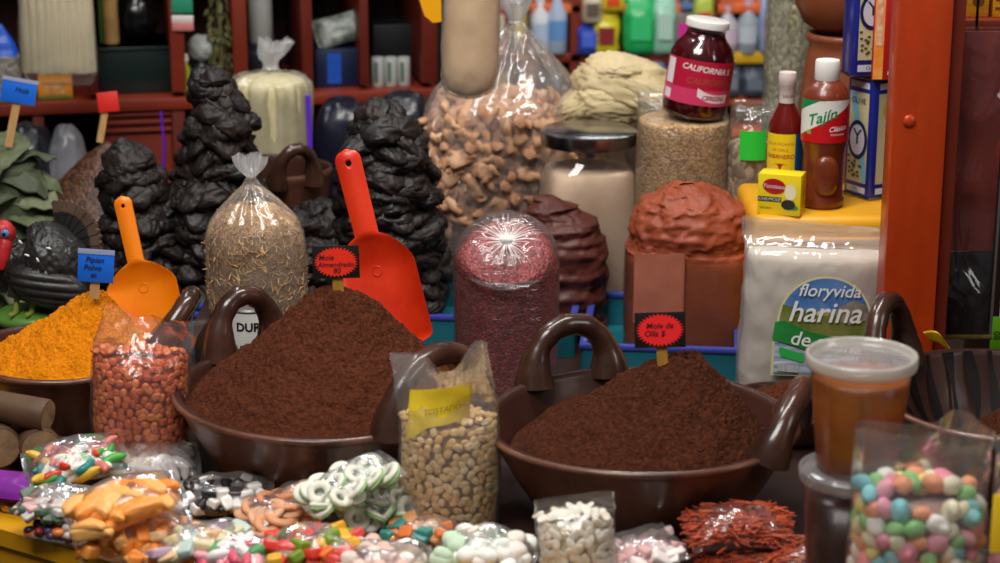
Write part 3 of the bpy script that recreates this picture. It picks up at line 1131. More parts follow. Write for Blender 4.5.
# raised fan tail: dark feathers with a brown outer band
fan_c = Vector((.022, .032, .112))
for nm, r0_, r1_, m_, th_ in (('fan_tail', .010, .048, M_tk, .007), ('fan_border', .0475, .065, M_tk_tail, .0065)):
    g = G(sharp=math.radians(30))
    for i in range(17):
        a0 = math.radians(-34 + i * 8.2)
        a1 = a0 + math.radians(7.8)
        pts = [(r0_ * math.sin(a0), r0_ * math.cos(a0)), (r1_ * math.sin(a0), r1_ * math.cos(a0)), ((r1_ + .0025) * math.sin((a0 + a1) / 2), (r1_ + .0025) * math.cos((a0 + a1) / 2)), (r1_ * math.sin(a1), r1_ * math.cos(a1)), (r0_ * math.sin(a1), r0_ * math.cos(a1))]
        V = [(x_, sgn * th_ / 2 + (.0015 if i % 2 else 0), z_) for sgn in (-1, 1) for x_, z_ in pts]
        g.add(V, [(0, 1, 2, 3, 4), (9, 8, 7, 6, 5)] + [(k, 5 + k, 5 + (k + 1) % 5, (k + 1) % 5) for k in range(5)])
    mk(nm, g, m_, tk, loc=fan_c, rot=(math.radians(-12), math.radians(14), math.radians(-24)))
g = G(sharp=None)
g.blob((-.0555, -.006, .140), (.017, .015, .019), 30, 22, disp=lambda D: .06 * ridged(D * 4, 2, 3))
g.tube([(-.064, -.010, .134), (-.074, -.014, .118), (-.077, -.016, .098), (-.072, -.014, .082)], [.008, .010, .012, .006], 14)
g.tube([(-.052, -.014, .128), (-.055, -.026, .110), (-.056, -.030, .090)], [.012, .011, .004], 14)
mk('head', g, M_tk_red, tk)
g = G(sharp=None); g.tube([(-.068, -.010, .141), (-.082, -.012, .136), (-.090, -.013, .127)], [.008, .005, .001], 12); mk('beak', g, pm('beak_horn', '#9c7a4a', .4), tk)
g = G(sharp=None); g.blob((-.0505, -.0195, .142), (.0068, .0035, .0064), 16, 10); e = mk('eye', g, M_tk_eye, tk)
g = G(sharp=None); g.blob((-.0510, -.0228, .142), (.0028, .0012, .0028), 12, 8); mk('pupil', g, M_black, e)
for dx in (-.012, .012):
    g = G(sharp=None); g.tube([(-.024 + dx, -.030, .050), (-.026 + dx, -.036, .026)], .0045, 10)
    for k in (-1, 0, 1):
        g.tube([(-.026 + dx, -.036, .026), (-.036 + dx + .004 * abs(k), -.040 + k * .010, .0235)], [.004, .002], 8)
    mk('foot', g, pm('turkey_foot', '#8a9440', .5), tk)
for (x_, y_, z_, a_) in ((-.012, -.052, .118, .4), (.004, -.056, .112, 1.2), (.020, -.050, .128, .2), (-.022, -.045, .136, .9), (.012, -.052, .094, .7)):
    g = G(sharp=None); g.blob((x_, y_, z_), (.0042, .0015, .0016), 12, 8, rot=(0, a_, 0)); mk('white_fleck', g, M_white, tk)
g = G(); g.box((tb.x - .006, TY + .004, (TZ + tb.z) / 2), (.15, .10, tb.z - TZ - .002), bev=.004)
o = mk('wooden_block', g, M_wood_dk); tag(o, 'dark wooden block lifting the ceramic turkey behind the orange powder', 'block')

# ---- can with printed label seen through the bowl handle
cY = 2.70
q = at(252, 345, cY)
M_tin = pm('tin_metal', '#b9b9b6', .3, metallic=.9)
ctop = at(252, 303, cY).z
o = thing('food_can', 'small can with white and yellow-green label seen through the bowl handle', 'can', (q.x, cY, TZ))
hc = ctop - TZ
g = G(); g.lathe([(0, 0), (.035, 0), (.0365, .003), (.035, .006), (.035, hc - .006), (.0365, hc - .003), (.035, hc), (.033, hc - .002), (0, hc - .002)], 40); mk('can_body', g, M_tin, o)
g = G(); cyl_patch(g, .0355, 0, 2 * PI, .006, hc - .006, 48); mk('label', g, M_white, o)
g = G(); cyl_patch(g, .0358, -PI / 2 - 1.2, -PI / 2 + 1.2, .010, hc * .5, 24, zf0=lambda x: .010, zf1=lambda x: hc * (.45 + .08 * math.sin(x * 9))); mk('picture', g, pm('pear_green', '#b8b53a', .5, '#8fa03a', 40), o)
g = G(); text_on_cyl(g, 'ARGOS', .014, .0359, -PI / 2, hc * .60); text_on_cyl(g, 'DUR', .017, .0359, -PI / 2, hc * .82, bold=.0006); mk('lettering', g, M_black, o, smooth=False)

# ---- tied bag of pale shreds
bY = 2.83
zb_ = TZ + .097
g = G(); bq = at(258, 300, bY)
g.box((bq.x, bY + .035, TZ + .045), (.18, .16, .09), bev=.004)
o = mk('wooden_crate', g, M_wood_dk); tag(o, 'dark low crate under the tied bag of pale shreds', 'crate')
zb_ = TZ + .0905
M_shred = pm('pale_shred', '#ecc898', .7, '#9a7040', 40, col3='#cca06c')
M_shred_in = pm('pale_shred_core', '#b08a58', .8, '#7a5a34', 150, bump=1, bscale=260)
zt = lambda py: at(258, py, bY - .05).z - zb_
keysC = [(.002, .045, .04, 2.4, 0, 0), (.012, .066, .055, 2.4, 0, 0), (.06, .071, .060, 2.2, 0, 0), (.11, .069, .060, 2.1, -.001, 0), (.142, .056, .05, 2, -.002, 0), (.160, .030, .03, 2, -.003, 0), (.166, .005, .005, 2, -.003, 0)]
P = crinkle(rings(keysC, 40, 72), .003, 25, 4)
g = G(sharp=None); g.grid(P, wrap=True)
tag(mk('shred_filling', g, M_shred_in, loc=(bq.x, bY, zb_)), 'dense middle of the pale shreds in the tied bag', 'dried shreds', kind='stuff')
g = G(sharp=None)
r = np.random.default_rng(4)
n = 3600
for k in range(n):
    i = int(r.integers(2, 36)); j = int(r.integers(0, 72))
    p = Vector(P[i, j])
    nrm_ = (p - Vector((0, 0, min(p.z, .09)))).normalized()
    if nrm_.y > .45:
        continue
    d = Vector(r.normal(size=3)); d = (d - nrm_ * d.dot(nrm_) * .85).normalized()
    L = r.uniform(.008, .02)
    s = d.cross(nrm_).normalized()
    bend = s * r.uniform(-.004, .004)
    b = p + nrm_ * r.uniform(-.001, .0015)
    w = r.uniform(.0004, .0009)
    pts = [b - d * L / 2, b + bend, b + d * L / 2]
    V = []
    for q_ in pts:
        V += [q_ + s * w, q_ + nrm_ * w * 1.2, q_ - s * w]
    g.add(V, [(0, 1, 4, 3), (1, 2, 5, 4), (3, 4, 7, 6), (4, 5, 8, 7)])
tag(mk('dried_shred', g, M_shred, loc=(bq.x, bY, zb_)), 'pale tan dried shreds filling the tied bag', 'dried shreds', kind='stuff')


def tied_bag(name, label, c, keys, kn, pl, mat, seed=0, tuft=(.02, .03), cr=.0016, cat='bag', nth=120, group=None, knotmat=None, hs=0):
    """pouch gathered at its neck: keys up to the neck; tuft=(radius, height) above it"""
    P = rings(keys, 64, nth)
    nr = len(P)
    z = P[:, 0, 2]
    zn = keys[-1][0]
    amp = np.interp(z, [zn * .45, zn * .75, zn], [0, pl * .5, pl])
    P = pleat(crinkle(P, cr, 45, seed), amp, kn, seed)
    o = thing(name, label, cat, c, group=group)
    g = G(sharp=None); g.grid(P, wrap=True); g.fan(P[0], P[0].mean(0))
    mk('film', g, mat, o)
    k = keys[-1]
    T = rings([(zn, k[1], k[2], 2, k[4], k[5]), (zn + tuft[1] * .25, tuft[0] * .55, tuft[0] * .5, 2, k[4], k[5]), (zn + tuft[1] * .6, tuft[0] * .9, tuft[0] * .75, 2, k[4] + hs * .5, k[5]), (zn + tuft[1], tuft[0], tuft[0] * .8, 2, k[4] + hs, k[5])], 18, nth)
    T = pleat(T, np.linspace(pl, .42, 18), 7, seed + 3)
    T[..., 2] += np.linspace(0, 1, 18)[:, None] * tuft[1] * .28 * vnoise(T * 60, seed)
    g = G(sharp=None); g.grid(T, wrap=True)
    mk('tuft', g, knotmat or M_film_milky, o)
    g = G(sharp=None); g.lathe([(k[1] * 1.05, -.002), (k[1] * 1.3, 0), (k[1] * 1.05, .002)], 24, c=(k[4], k[5], zn)); mk('knot', g, knotmat or M_film_milky, o)
    return o


tied_bag('tied_bag', 'clear bag of pale dried shreds, gathered and tied on top', (bq.x, bY, zb_),
         [(0, .048, .042, 2.4, 0, 0), (.010, .0685, .058, 2.4, 0, 0), (.06, .0735, .0625, 2.2, 0, 0), (.112, .072, .0625, 2.1, -.001, 0), (.145, .060, .055, 2, -.002, 0), (.172, .035, .034, 2, -.003, 0), (.192, .014, .014, 2, -.004, 0), (.206, .006, .006, 2, -.004, 0)],
         9, .16, M_film_soft, seed=2, tuft=(.021, .030))

# ---- bag of dark red beans, gathered end up
rY = 2.70
rq = at(506, 392, rY)
M_bean = seedmat('dark_red_bean', ['#882c2e', '#6c1c20', '#9c3a38', '#7a2426', '#922f2f', '#a84642'], 230, .35, .9, (1, 1, 1.25))
H = at(503, 214, rY - .04).z - TZ
kb = [(.002, .05, .05, 2.3, 0, 0), (.012, .070, .066, 2.2, 0, 0), (H * .35, .0705, .068, 2.1, 0, 0), (H * .66, .0725, .069, 2.1, .0, 0), (H * .74, .071, .068, 2, 0, 0), (H * .82, .058, .056, 2, 0, 0), (H * .85, .02, .02, 2, 0, 0), (H * .852, .003, .003, 2, 0, 0)]
P = crinkle(rings(kb, 60, 110), .0018, 45, 6)
P[..., :] += .0009 * vnoise(P * 260, 5)[..., None]
k_ = np.clip((P[..., 2] - H * .66) / (H * .22), 0, 1); k_ = k_ * k_ * (3 - 2 * k_) * math.radians(40)
y_, z_ = P[..., 1].copy(), P[..., 2] - H * .66
up_ = P[..., 2] > H * .66
P[..., 1] = np.where(up_, y_ * np.cos(k_) - z_ * np.sin(k_), y_); P[..., 2] = np.where(up_, H * .66 + y_ * np.sin(k_) + z_ * np.cos(k_), P[..., 2])
g = G(sharp=None); g.grid(P, wrap=True)
tag(mk('red_bean_filling', g, M_bean, loc=(rq.x, rY, TZ)), 'mass of small dark red beans filling the upright clear bag', 'beans', kind='stuff')
o = thing('bean_bag', 'upright clear bag of dark red beans with starburst gathered top', 'bag', (rq.x, rY, TZ))
kf = [(0, .052, .05, 2.3, 0, 0), (.010, .0722, .068, 2.2, 0, 0), (H * .35, .0728, .070, 2.1, 0, 0), (H * .62, .0748, .071, 2.1, .0, 0), (H * .74, .0745, .071, 2, 0, 0), (H * .86, .068, .066, 2, 0, 0), (H * .945, .050, .048, 2, 0, 0), (H * .965, .030, .029, 2, 0, 0), (H * .95, .012, .012, 2, 0, 0), (H * .935, .0015, .0015, 2, 0, 0)]


def nod(P, z0, z1, ang):
    """bend the part above z0 forward, by ANG at z1"""
    k = np.clip((P[..., 2] - z0) / (z1 - z0), 0, 1)
    k = k * k * (3 - 2 * k) * ang
    y, z = P[..., 1].copy(), P[..., 2] - z0
    Q = P.copy()
    Q[..., 1] = np.where(P[..., 2] > z0, y * np.cos(k) - z * np.sin(k), y)
    Q[..., 2] = np.where(P[..., 2] > z0, z0 + y * np.sin(k) + z * np.cos(k), P[..., 2])
    return Q


P = rings(kf, 80, 150)
tz = np.linspace(0, 1, 80)
P = pleat(crinkle(P, .0015, 50, 3), np.interp(tz, [0, .5, .7, 1], [0, .0, .04, .16]), 13, 5)
P = nod(P, H * .66, H * .88, math.radians(40))
g = G(sharp=None); g.grid(P, wrap=True); g.fan(P[0], P[0].mean(0))
mk('film', g, filmmat('bean_bag_film', haze=.06, gloss=.055, bump=1.0, bscale=26, fres=.2, stretch=(.7, .7, 3.0)), o)
g = G(sharp=None)
c0 = P[-6].mean(0)
r = np.random.default_rng(3)
for k in range(46):                                      # bright gathered rays
    a = 2 * PI * k / 46 + r.uniform(-.06, .06)
    j = int(a / (2 * PI) * 150) % 150
    i1 = int(r.integers(52, 68))
    pts = [P[i, j] + np.array((0, -.0008, .0012)) for i in range(i1, 79, 2)]
    m = len(pts)
    g.tube(pts, [.0002 + .0011 * (q_ / m) ** 1.2 for q_ in range(m)], 5, caps=False)
mk('gathered_knot', g, pm('film_gather', '#e9e4e2', .35), o)
g = G(sharp=None); g.blob(tuple(c0 + np.array((0, -.003, .002))), (.008, .006, .006), 20, 12, disp=lambda D: .25 * ridged(D * 3, 2, 1)); mk('knot', g, pm('film_gather', '#e9e4e2', .35), o)

# ---- big bag of pork rinds
pY = 3.38
pq = at(503, 250, pY)
M_rind = [pm('pork_rind_a', '#dcb08c', .55, '#b88460', 30, bump=.5, bscale=90, col3='#cf9f7a'), pm('pork_rind_b', '#c89670', .55, '#a46e4c', 30, bump=.5, bscale=90), pm('pork_rind_c', '#e8c8a6', .55, '#cca07c', 30, bump=.5, bscale=90)]


def rind_geo(s):
    r = np.random.default_rng(s)
    g = G(sharp=None)
    n = 16
    L = .062
    pts = [(L * (t - .5), .010 * math.sin(t * 4 + s), .012 * math.sin(t * 3.1 + s * 2)) for t in np.linspace(0, 1, n)]
    rad = [.0108 * (math.sin(PI * (.08 + .84 * t)) ** .5) * (1 + .22 * math.sin(t * 17 + s)) for t in np.linspace(0, 1, n)]
    g.tube(pts, rad, 12, sq=.55)
    V = np.array(g.V)
    g.V = [tuple(v) for v in V + .0035 * np.stack([vnoise(V * 110, s), vnoise(V * 110 + 9, s), vnoise(V * 110 + 19, s)], -1)]
    return g


RD = [proto('pork_rind', rind_geo(s), M_rind[s % 3]) for s in range(9)]
bz = TZ
ztop = at(500, 100, pY - .1).z - bz
body = [(0, .10, .08, 2.3, 0, 0), (.02, .112, .10, 2.3, 0, 0), (ztop * .5, .128, .11, 2.2, .0, 0), (ztop * .8, .127, .11, 2.1, 0, 0), (ztop * .93, .106, .09, 2, 0, 0), (ztop * .97, .05, .04, 2, 0, 0), (ztop * .975, .004, .004, 2, 0, 0)]
P = crinkle(rings([(z, a - .014 if a > .02 else a, b - .014 if b > .02 else b, e, x, y) for z, a, b, e, x, y in body], 50, 72), .006, 22, 3)
g = G(sharp=None); g.grid(P, wrap=True)
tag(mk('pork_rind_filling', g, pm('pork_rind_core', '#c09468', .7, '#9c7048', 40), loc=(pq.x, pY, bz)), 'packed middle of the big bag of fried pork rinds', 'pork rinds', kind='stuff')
random.seed(9)
Pc = rings(body, 50, 72)
rows = 20
for i in range(rows):
    zi = .11 + (ztop * .965 - .11) * i / (rows - 1)
    ii = int(np.argmin(np.abs(Pc[:, 0, 2] - zi)))
    for j in range(15):
        a = PI + (PI * (j + random.uniform(-.35, .35) + .5) / 15)
        jj = int(a / (2 * PI) * 72) % 72
        p = Vector(Pc[ii, jj])
        nv_ = Vector((math.cos(a), math.sin(a), .2 + .9 * (i / rows) ** 5))
        p = p - nv_.normalized() * .010
        put(RD, random.randrange(9), 'pork_rind', (pq.x + p.x, pY + p.y, bz + p.z + random.uniform(-.01, .01)), ori(nv_, random.uniform(-.6, .6) + (PI / 2 if random.random() < .25 else 0), .35), random.uniform(.95, 1.3),
            'curled golden-brown pork rind inside the big clear bag', 'pork rind', 'pork rinds in the big bag')
zt_ = at(515, 22, pY).z - bz
tied_bag('rind_bag', 'huge clear bag of pork rinds, tied above, behind the bean bag', (pq.x, pY, bz),
         [(0, .104, .084, 2.3, 0, 0), (.02, .122, .106, 2.3, 0, 0), (ztop * .5, .135, .117, 2.2, .0, 0), (ztop * .85, .134, .114, 2.1, 0, 0), (ztop * 1.0, .122, .09, 2, .006, 0), (ztop + (zt_ - ztop) * .5, .066, .05, 2, .014, .0), (zt_ - .01, .018, .016, 2, .021, .0), (zt_, .012, .012, 2, .022, 0)],
         8, .14, filmmat('rind_bag_film', haze=.15, gloss=.06, bump=1.0, bscale=22, fres=.25, stretch=(1, 1, .45)), seed=7, tuft=(.03, .07), cr=.004)

# ---- hanging clear bag of beige paste (in front of the pork rinds)
hY = 3.02
hq = at(470, 40, hY)
zlo, zhi = at(470, 97, hY).z, at(470, -60, hY).z
M_paste = pm('beige_paste', '#f2cf9c', .5, '#e0b684', 9, bump=.3, bscale=25)
kk = [(0, .018, .014, 2, -.002, 0), (.012, .036, .026, 2.1, -.002, 0), (.05, .0445, .03, 2.2, 0, 0), (.15, .043, .029, 2.2, .002, 0), (zhi - zlo, .041, .028, 2.2, .003, 0)]
o = thing('hanging_bag', 'hanging clear bag of smooth beige paste in front of the pork rinds', 'bag', (hq.x, hY, zlo))
P = rings(kk, 40, 60)
g = G(sharp=None); P2 = crinkle(P, .002, 18, 8) * np.array((.93, .9, 1)); P2[..., 2] += .004; g.grid(P2, wrap=True); g.fan(P2[0], P2[0].mean(0))
tag(mk('beige_paste', g, M_paste, loc=(hq.x, hY, zlo)), 'smooth beige paste inside the hanging clear bag', 'paste', kind='stuff')
P = crinkle(P, .002, 40, 4)
g = G(sharp=None); g.grid(P, wrap=True); g.fan(P[0], P[0].mean(0)); mk('film', g, filmmat('hanging_film', haze=.16, gloss=.05, bump=1, bscale=24, stretch=(1, 1, .25), fres=.25), o)
g = G(); g.tube([(0, 0, zhi - zlo - .01), (0, 0, 2.35 - zlo)], .0012, 8); mk('string', g, M_white, o)

# ---- hanging bag of corn husks by the shelf
hY = 3.42
hq = at(57, 30, hY)
zlo, zhi = at(57, 76, hY).z, at(57, -50, hY).z
o = thing('hanging_bag', 'hanging clear bag of pale corn husks in front of the shelf', 'bag', (hq.x, hY, zlo))
M_husk = pm('corn_husk', '#e2d5b0', .6, '#cdbd96', 14, stretch=(14, 14, 1), bump=.5, bscale=30)
husks = []
random.seed(3)
for layer in range(2):
    for j in range(9):
        x = -.052 + .104 * j / 8
        g = G(sharp=None)
        n, m = 14, 7
        Pq = np.zeros((n, m, 3))
        for i in range(n):
            t_ = i / (n - 1)
            w = .0125 * (1 - .25 * t_)
            for k in range(m):
                uu = -1 + 2 * k / (m - 1)
                Pq[i, k] = (uu * w, -.006 * (1 - uu * uu), t_ * (zhi - zlo - .012) + .004)
        th_ = np.concatenate([Pq, (Pq + np.array((0, .0012, 0)))[:, ::-1]], axis=1)
        g.grid(th_, wrap=True)
        h = mk('corn_husk', g, M_husk, loc=(hq.x + x, hY - .004 - .012 * (1 - (x / .055) ** 2) * (1 - layer), zlo + random.uniform(.002, .006)), rot=(0, random.uniform(-.03, .03), random.uniform(-.25, .25) + x * 4))
        tag(h, 'long pale corn husk standing inside the hanging bag by the shelf', 'corn husk', 'corn husks in the hanging bag')
kk = [(-.015, .05, .006, 2, .004, 0), (-.004, .058, .014, 2.2, .002, 0), (.02, .066, .024, 2.4, 0, 0), (.12, .064, .026, 2.4, 0, 0), (zhi - zlo, .055, .022, 2.4, 0, 0)]
P = crinkle(rings(kk, 36, 64), .002, 35, 2)
g = G(sharp=None); g.grid(P, wrap=True); g.fan(P[0], P[0].mean(0)); mk('film', g, M_film_soft, o)
g = G(); g.tube([(0, 0, zhi - zlo - .01), (0, 0, 2.35 - zlo)], .0012, 8); mk('string', g, M_white, o)

# ---- cream-coloured grain bag tied, on the left
cY = 3.47
cq = at(272, 160, cY)
M_cream = pm('cream_grain', '#d8cda0', .6, '#c4b888', 40, bump=.4, bscale=200)
z85, z70 = at(275, 84, cY - .06).z, at(275, 68, cY).z
kk = [(0, .06, .06, 2.2, 0, 0), (.03, .068, .066, 2.2, 0, 0), (z85 - TZ - .03, .067, .066, 2.1, 0, 0), (z85 - TZ, .05, .05, 2, 0, 0), (z85 - TZ + .008, .004, .004, 2, 0, 0)]
g = G(sharp=None); P = crinkle(rings(kk, 40, 60), .002, 30, 2); g.grid(P, wrap=True)
tag(mk('cream_grain_filling', g, M_cream, loc=(cq.x, cY, TZ)), 'cream-coloured ground grain filling the tied bag near the shelf', 'grain', kind='stuff')
tied_bag('tied_bag', 'clear tied bag of cream-coloured grain standing before the shelf', (cq.x, cY, TZ),
         [(0, .062, .062, 2.2, 0, 0), (.03, .0705, .0685, 2.2, 0, 0), (z85 - TZ - .025, .070, .069, 2.1, 0, 0), (z85 - TZ + .004, .055, .055, 2, 0, 0), (z70 - TZ - .006, .020, .02, 2, .002, 0), (z70 - TZ, .012, .012, 2, .003, 0)], 8, .16, M_film_soft, seed=12, tuft=(.026, .05), hs=.012)
g = G(sharp=None); g.tube([(.072, -.02, .05), (.071, -.022, .2), (.069, -.024, .30)], .004, 8)
o = mk('purple_ribbon', g, pm('purple_ribbon', '#6a2be0', .4), loc=(cq.x, cY, TZ)); tag(o, 'violet ribbon hanging beside the bag of cream-coloured grain', 'ribbon')
q = at(161, 112, 3.60); g = G(sharp=None); g.tube([(0, 0, 0), (.004, -.003, -.06), (-.003, 0, -.13), (.003, 0, -.18)], .0065, 8, sq=.3)
o = mk('purple_ribbon', g, pm('purple_ribbon', '#6a2be0', .4), loc=q); tag(o, 'violet ribbon hanging in front of the shelf drawer', 'ribbon')

# ---- glass jar with steel lid
jY = 3.165
jq = at(587, 300, jY)
M_glass = filmmat('jar_glass', haze=.02, gloss=.06, bump=.0, rough=.03, fres=.3)
M_steel = pm('steel_lid', '#a7a5a2', .22, metallic=1.0, col2='#8c8a88', nscale=5)
M_powder = pm('pinkish_powder', '#e6ccb2', .9, '#d4b698', 12, bump=.4, bscale=60)
zl = at(587, 129, jY).z - TZ - .024
ztop_ = at(587, 129, jY).z - TZ
o = thing('glass_jar', 'large faceted glass jar of pinkish-beige powder with steel lid', 'jar', (jq.x, jY, TZ))
kj = [(0, .075, .075, 4, 0, 0), (.01, .082, .082, 4.5, 0, 0), (zl * .55, .0815, .0815, 4.5, 0, 0), (zl - .05, .073, .073, 3.5, 0, 0), (zl - .018, .062, .062, 2.2, 0, 0), (zl - .004, .061, .061, 2, 0, 0), (zl, .061, .061, 2, 0, 0)]
P = rings(kj, 50, 80)
g = G(sharp=None); g.grid(P, wrap=True); g.fan(P[0], P[0].mean(0)); mk('glass_body', g, M_glass, o, rot=(0, 0, math.radians(8)))
g = G(); rl = .078
g.lathe([(0, ztop_), (rl * .96, ztop_), (rl, ztop_ - .002), (rl, zl + .004), (rl * .985, zl + .001), (rl * .9, zl + .001), (0, zl + .001)], 64); mk('lid', g, M_steel, o)
kp = [(.004, .070, .070, 4, 0, 0), (.012, .078, .078, 4.5, 0, 0), (zl * .55, .0775, .0775, 4.5, 0, 0), (zl - .050, .0715, .0715, 3.5, 0, 0), (zl - .036, .05, .05, 3, 0, 0), (zl - .033, .004, .004, 2, 0, 0)]
g = G(sharp=None); P = rings(kp, 40, 64); g.grid(P, wrap=True)
tag(mk('beige_powder', g, M_powder, loc=(jq.x, jY, TZ), rot=(0, 0, math.radians(8))), 'pinkish-beige powder filling the large glass jar', 'powder', kind='stuff')

# ---- two teal plastic trays with violet rims
M_teal = pm('teal_plastic', '#1c6d7c', .4, '#175c6a', 5)
M_rim = pm('violet_blue_rim', '#39449a', .35, coat=.2)


def tray(label, cx, cy, w, d, h, rz):
    o = thing('plastic_tray', label, 'tray', (cx, cy, TZ), (0, 0, rz))
    g = G(); t_ = .006
    g.box((0, 0, .003), (w, d, .006))
    g.box((0, -d / 2, h / 2), (w, t_, h)); g.box((0, d / 2, h / 2), (w, t_, h)); g.box((-w / 2, 0, h / 2), (t_, d, h)); g.box((w / 2, 0, h / 2), (t_, d, h))
    mk('tray_shell', g, M_teal, o, smooth=False)
    g = G(); k = .012
    for a in ((0, -d / 2, w + k, k), (0, d / 2, w + k, k)):
        g.box((a[0], a[1], h + .003), (a[2], a[3], .009), bev=.003)
    for a in ((-w / 2, 0, k, d - k), (w / 2, 0, k, d - k)):
        g.box((a[0], a[1], h + .003), (a[2], a[3], .009), bev=.003)
    mk('rim', g, M_rim, o)
    return o


tray('teal plastic tray holding the red-brown paste block', .247, 2.90, .225, .27, .053, math.radians(-6))
tray('teal plastic tray holding the dark brown paste, behind the bean bag', .005, 3.02, .235, .23, .055, math.radians(-6))
q = at(186, 300, 2.93)
tray('teal plastic tray at the foot of the tallest chile stack', q.x - .03, 2.935, .22, .045, .06, math.radians(-4))

# ---- mole paste: red-brown block and dark brown lump
M_pasteR = pm('red_brown_paste', '#a04c2c', .55, '#833a22', 10, bump=.7, bscale=70, col3='#904226')
M_pasteD = pm('dark_brown_paste', '#5c2a20', .5, '#451d16', 12, bump=.7, bscale=70)
q = at(686, 340, 2.92)
z0 = TZ + .0065
Hh = at(686, 186, 2.90).z - z0
kq = [(0, .088, .075, 3.6, 0, 0), (.01, .093, .08, 3.6, 0, 0), (Hh * .3, .094, .082, 3.4, 0, 0), (Hh * .60, .093, .080, 3.2, 0, 0), (Hh * .64, .091, .078, 2.6, .002, 0), (Hh * .70, .090, .078, 2.4, .004, 0), (Hh * .84, .082, .07, 2.3, .006, 0), (Hh * .93, .054, .05, 2.1, 0, 0), (Hh * .985, .025, .025, 2, -.004, 0), (Hh, .004, .004, 2, -.004, 0)]
P = rings(kq, 110, 150)
zf = P[:, 0, 2] / Hh
gr = np.interp(zf, [0, .6, .66, 1], [.05, .10, 1, 1])
c_ = P.mean(axis=1, keepdims=True); d_ = P - c_; d_[..., 2] = 0
L_ = np.linalg.norm(d_, axis=-1, keepdims=True) + 1e-6
nz = .010 * ridged(P * np.array((16, 16, 40)), 4, 5) + .006 * fbm(P * 70, 3, 8)
P = P + d_ / L_ * (nz * gr[:, None])[..., None]
P[..., 2] += gr[:, None] * .006 * fbm(P * 45, 3, 2)
g = G(sharp=None); g.grid(P, wrap=True); g.fan(P[0], P[0].mean(0))
o = mk('paste_block', g, M_pasteR, loc=(q.x, 2.92, z0)); tag(o, 'tall block of red-brown paste, lumpy above and smooth below', 'paste block')
Pf = rings([(z_, a + .0025, b + .0025, e, x, y) for z_, a, b, e, x, y in kq[:4]], 24, 120)
Pf = crinkle(Pf, .0009, 30, 3)
g = G(sharp=None); g.grid(Pf, wrap=True)
o = mk('plastic_wrap', g, filmmat('paste_wrap', haze=.12, gloss=.04, bump=.4, bscale=18, fres=.2, hcol='#d89878'), loc=(q.x, 2.92, z0)); tag(o, 'clear plastic wrap around the lower part of the red-brown paste', 'plastic wrap')
lq = at(659, 288, 2.92 - .085)  # thin pink sheet stands in for a reflection on the wrap
g = G(sharp=None)
w_, h_ = .075, .105
n = 16
Pq = np.array([[(-w_ / 2 + w_ * j / (n - 1), -.0007 - .0006 * fbm(np.array([[j * .3, i * .3, 1.0]]), 2, 4)[0], -h_ / 2 + h_ * i / (n - 1)) for j in range(n)] for i in range(n)])
th_ = np.concatenate([Pq, (Pq + np.array((0, .0005, 0)))[:, ::-1]], axis=1)
g.grid(th_, wrap=True)
mkp = mk('reflection_panel', g, pm('pink_reflection', '#b8705a', .4, '#a8624e', 15), o, loc=(lq.x - q.x, -.0865, lq.z - z0))
mkp['label'] = 'paler pink rectangle imitating a reflection on the wrap'

q = at(560, 315, 3.03)
Hh = at(556, 197, 3.02).z - z0
kq = [(0, .060, .055, 2.4, 0, 0), (.02, .066, .06, 2.4, 0, 0), (Hh * .35, .064, .06, 2.3, .004, 0), (Hh * .6, .060, .057, 2.2, .006, 0), (Hh * .78, .055, .05, 2.1, .0, 0), (Hh * .9, .035, .034, 2, -.012, 0), (Hh * .98, .016, .016, 2, -.022, 0), (Hh, .003, .003, 2, -.022, 0)]
P = rings(kq, 90, 120)
c_ = P.mean(axis=1, keepdims=True); d_ = P - c_; d_[..., 2] = 0
L_ = np.linalg.norm(d_, axis=-1, keepdims=True) + 1e-6
nz = .013 * ridged(P * np.array((10, 10, 38)), 3, 15) + .005 * fbm(P * 60, 3, 8)
P = P + d_ / L_ * nz[..., None]
g = G(sharp=None); g.grid(P, wrap=True); g.fan(P[0], P[0].mean(0))
o = mk('paste_lump', g, M_pasteD, loc=(q.x, 3.03, z0)); tag(o, 'folded lump of dark brown paste beside the bean bag', 'paste lump')

# ---- sesame bag with the cherry jar standing on it
sY = 3.10
sq = at(681, 230, sY)
zs = at(690, 118, sY - .02).z - TZ
M_sesame = seedmat('sesame_seed', ['#b99566', '#a5824f', '#c7a678', '#8d6b40', '#b08c5a'], 260, .5, .8)
kk = [(0, .066, .06, 2.6, 0, 0), (.02, .073, .068, 2.6, 0, 0), (zs * .6, .0735, .068, 2.5, 0, 0), (zs - .02, .071, .066, 2.5, 0, 0), (zs - .003, .062, .058, 2.3, 0, 0), (zs - .001, .004, .004, 2, 0, 0)]
g = G(sharp=None); P = crinkle(rings(kk, 50, 80), .0018, 35, 5); g.grid(P, wrap=True)
tag(mk('sesame_filling', g, M_sesame, loc=(sq.x, sY, TZ)), 'tan seeds filling the wide bag under the red cherry jar', 'seeds', kind='stuff')
o = thing('seed_bag', 'wide clear bag of tan seeds carrying the jar of dark red syrup', 'bag', (sq.x, sY, TZ))
kf = [(z_, a + .002, b + .002, e, x, y) for z_, a, b, e, x, y in kk[:4]] + [(zs + .004, .070, .050, 2.4, -.002, .012), (zs + .022, .062, .022, 2.2, -.008, .038), (zs + .032, .060, .016, 2.2, -.012, .045)]
P = crinkle(rings(kf, 60, 100), .0018, 40, 9)
g = G(sharp=None); g.grid(P, wrap=True); g.fan(P[0], P[0].mean(0)); mk('film', g, filmmat('seed_bag_film', haze=.06, gloss=.06, bump=1, bscale=24, fres=.22, stretch=(.6, .6, 2.2)), o)

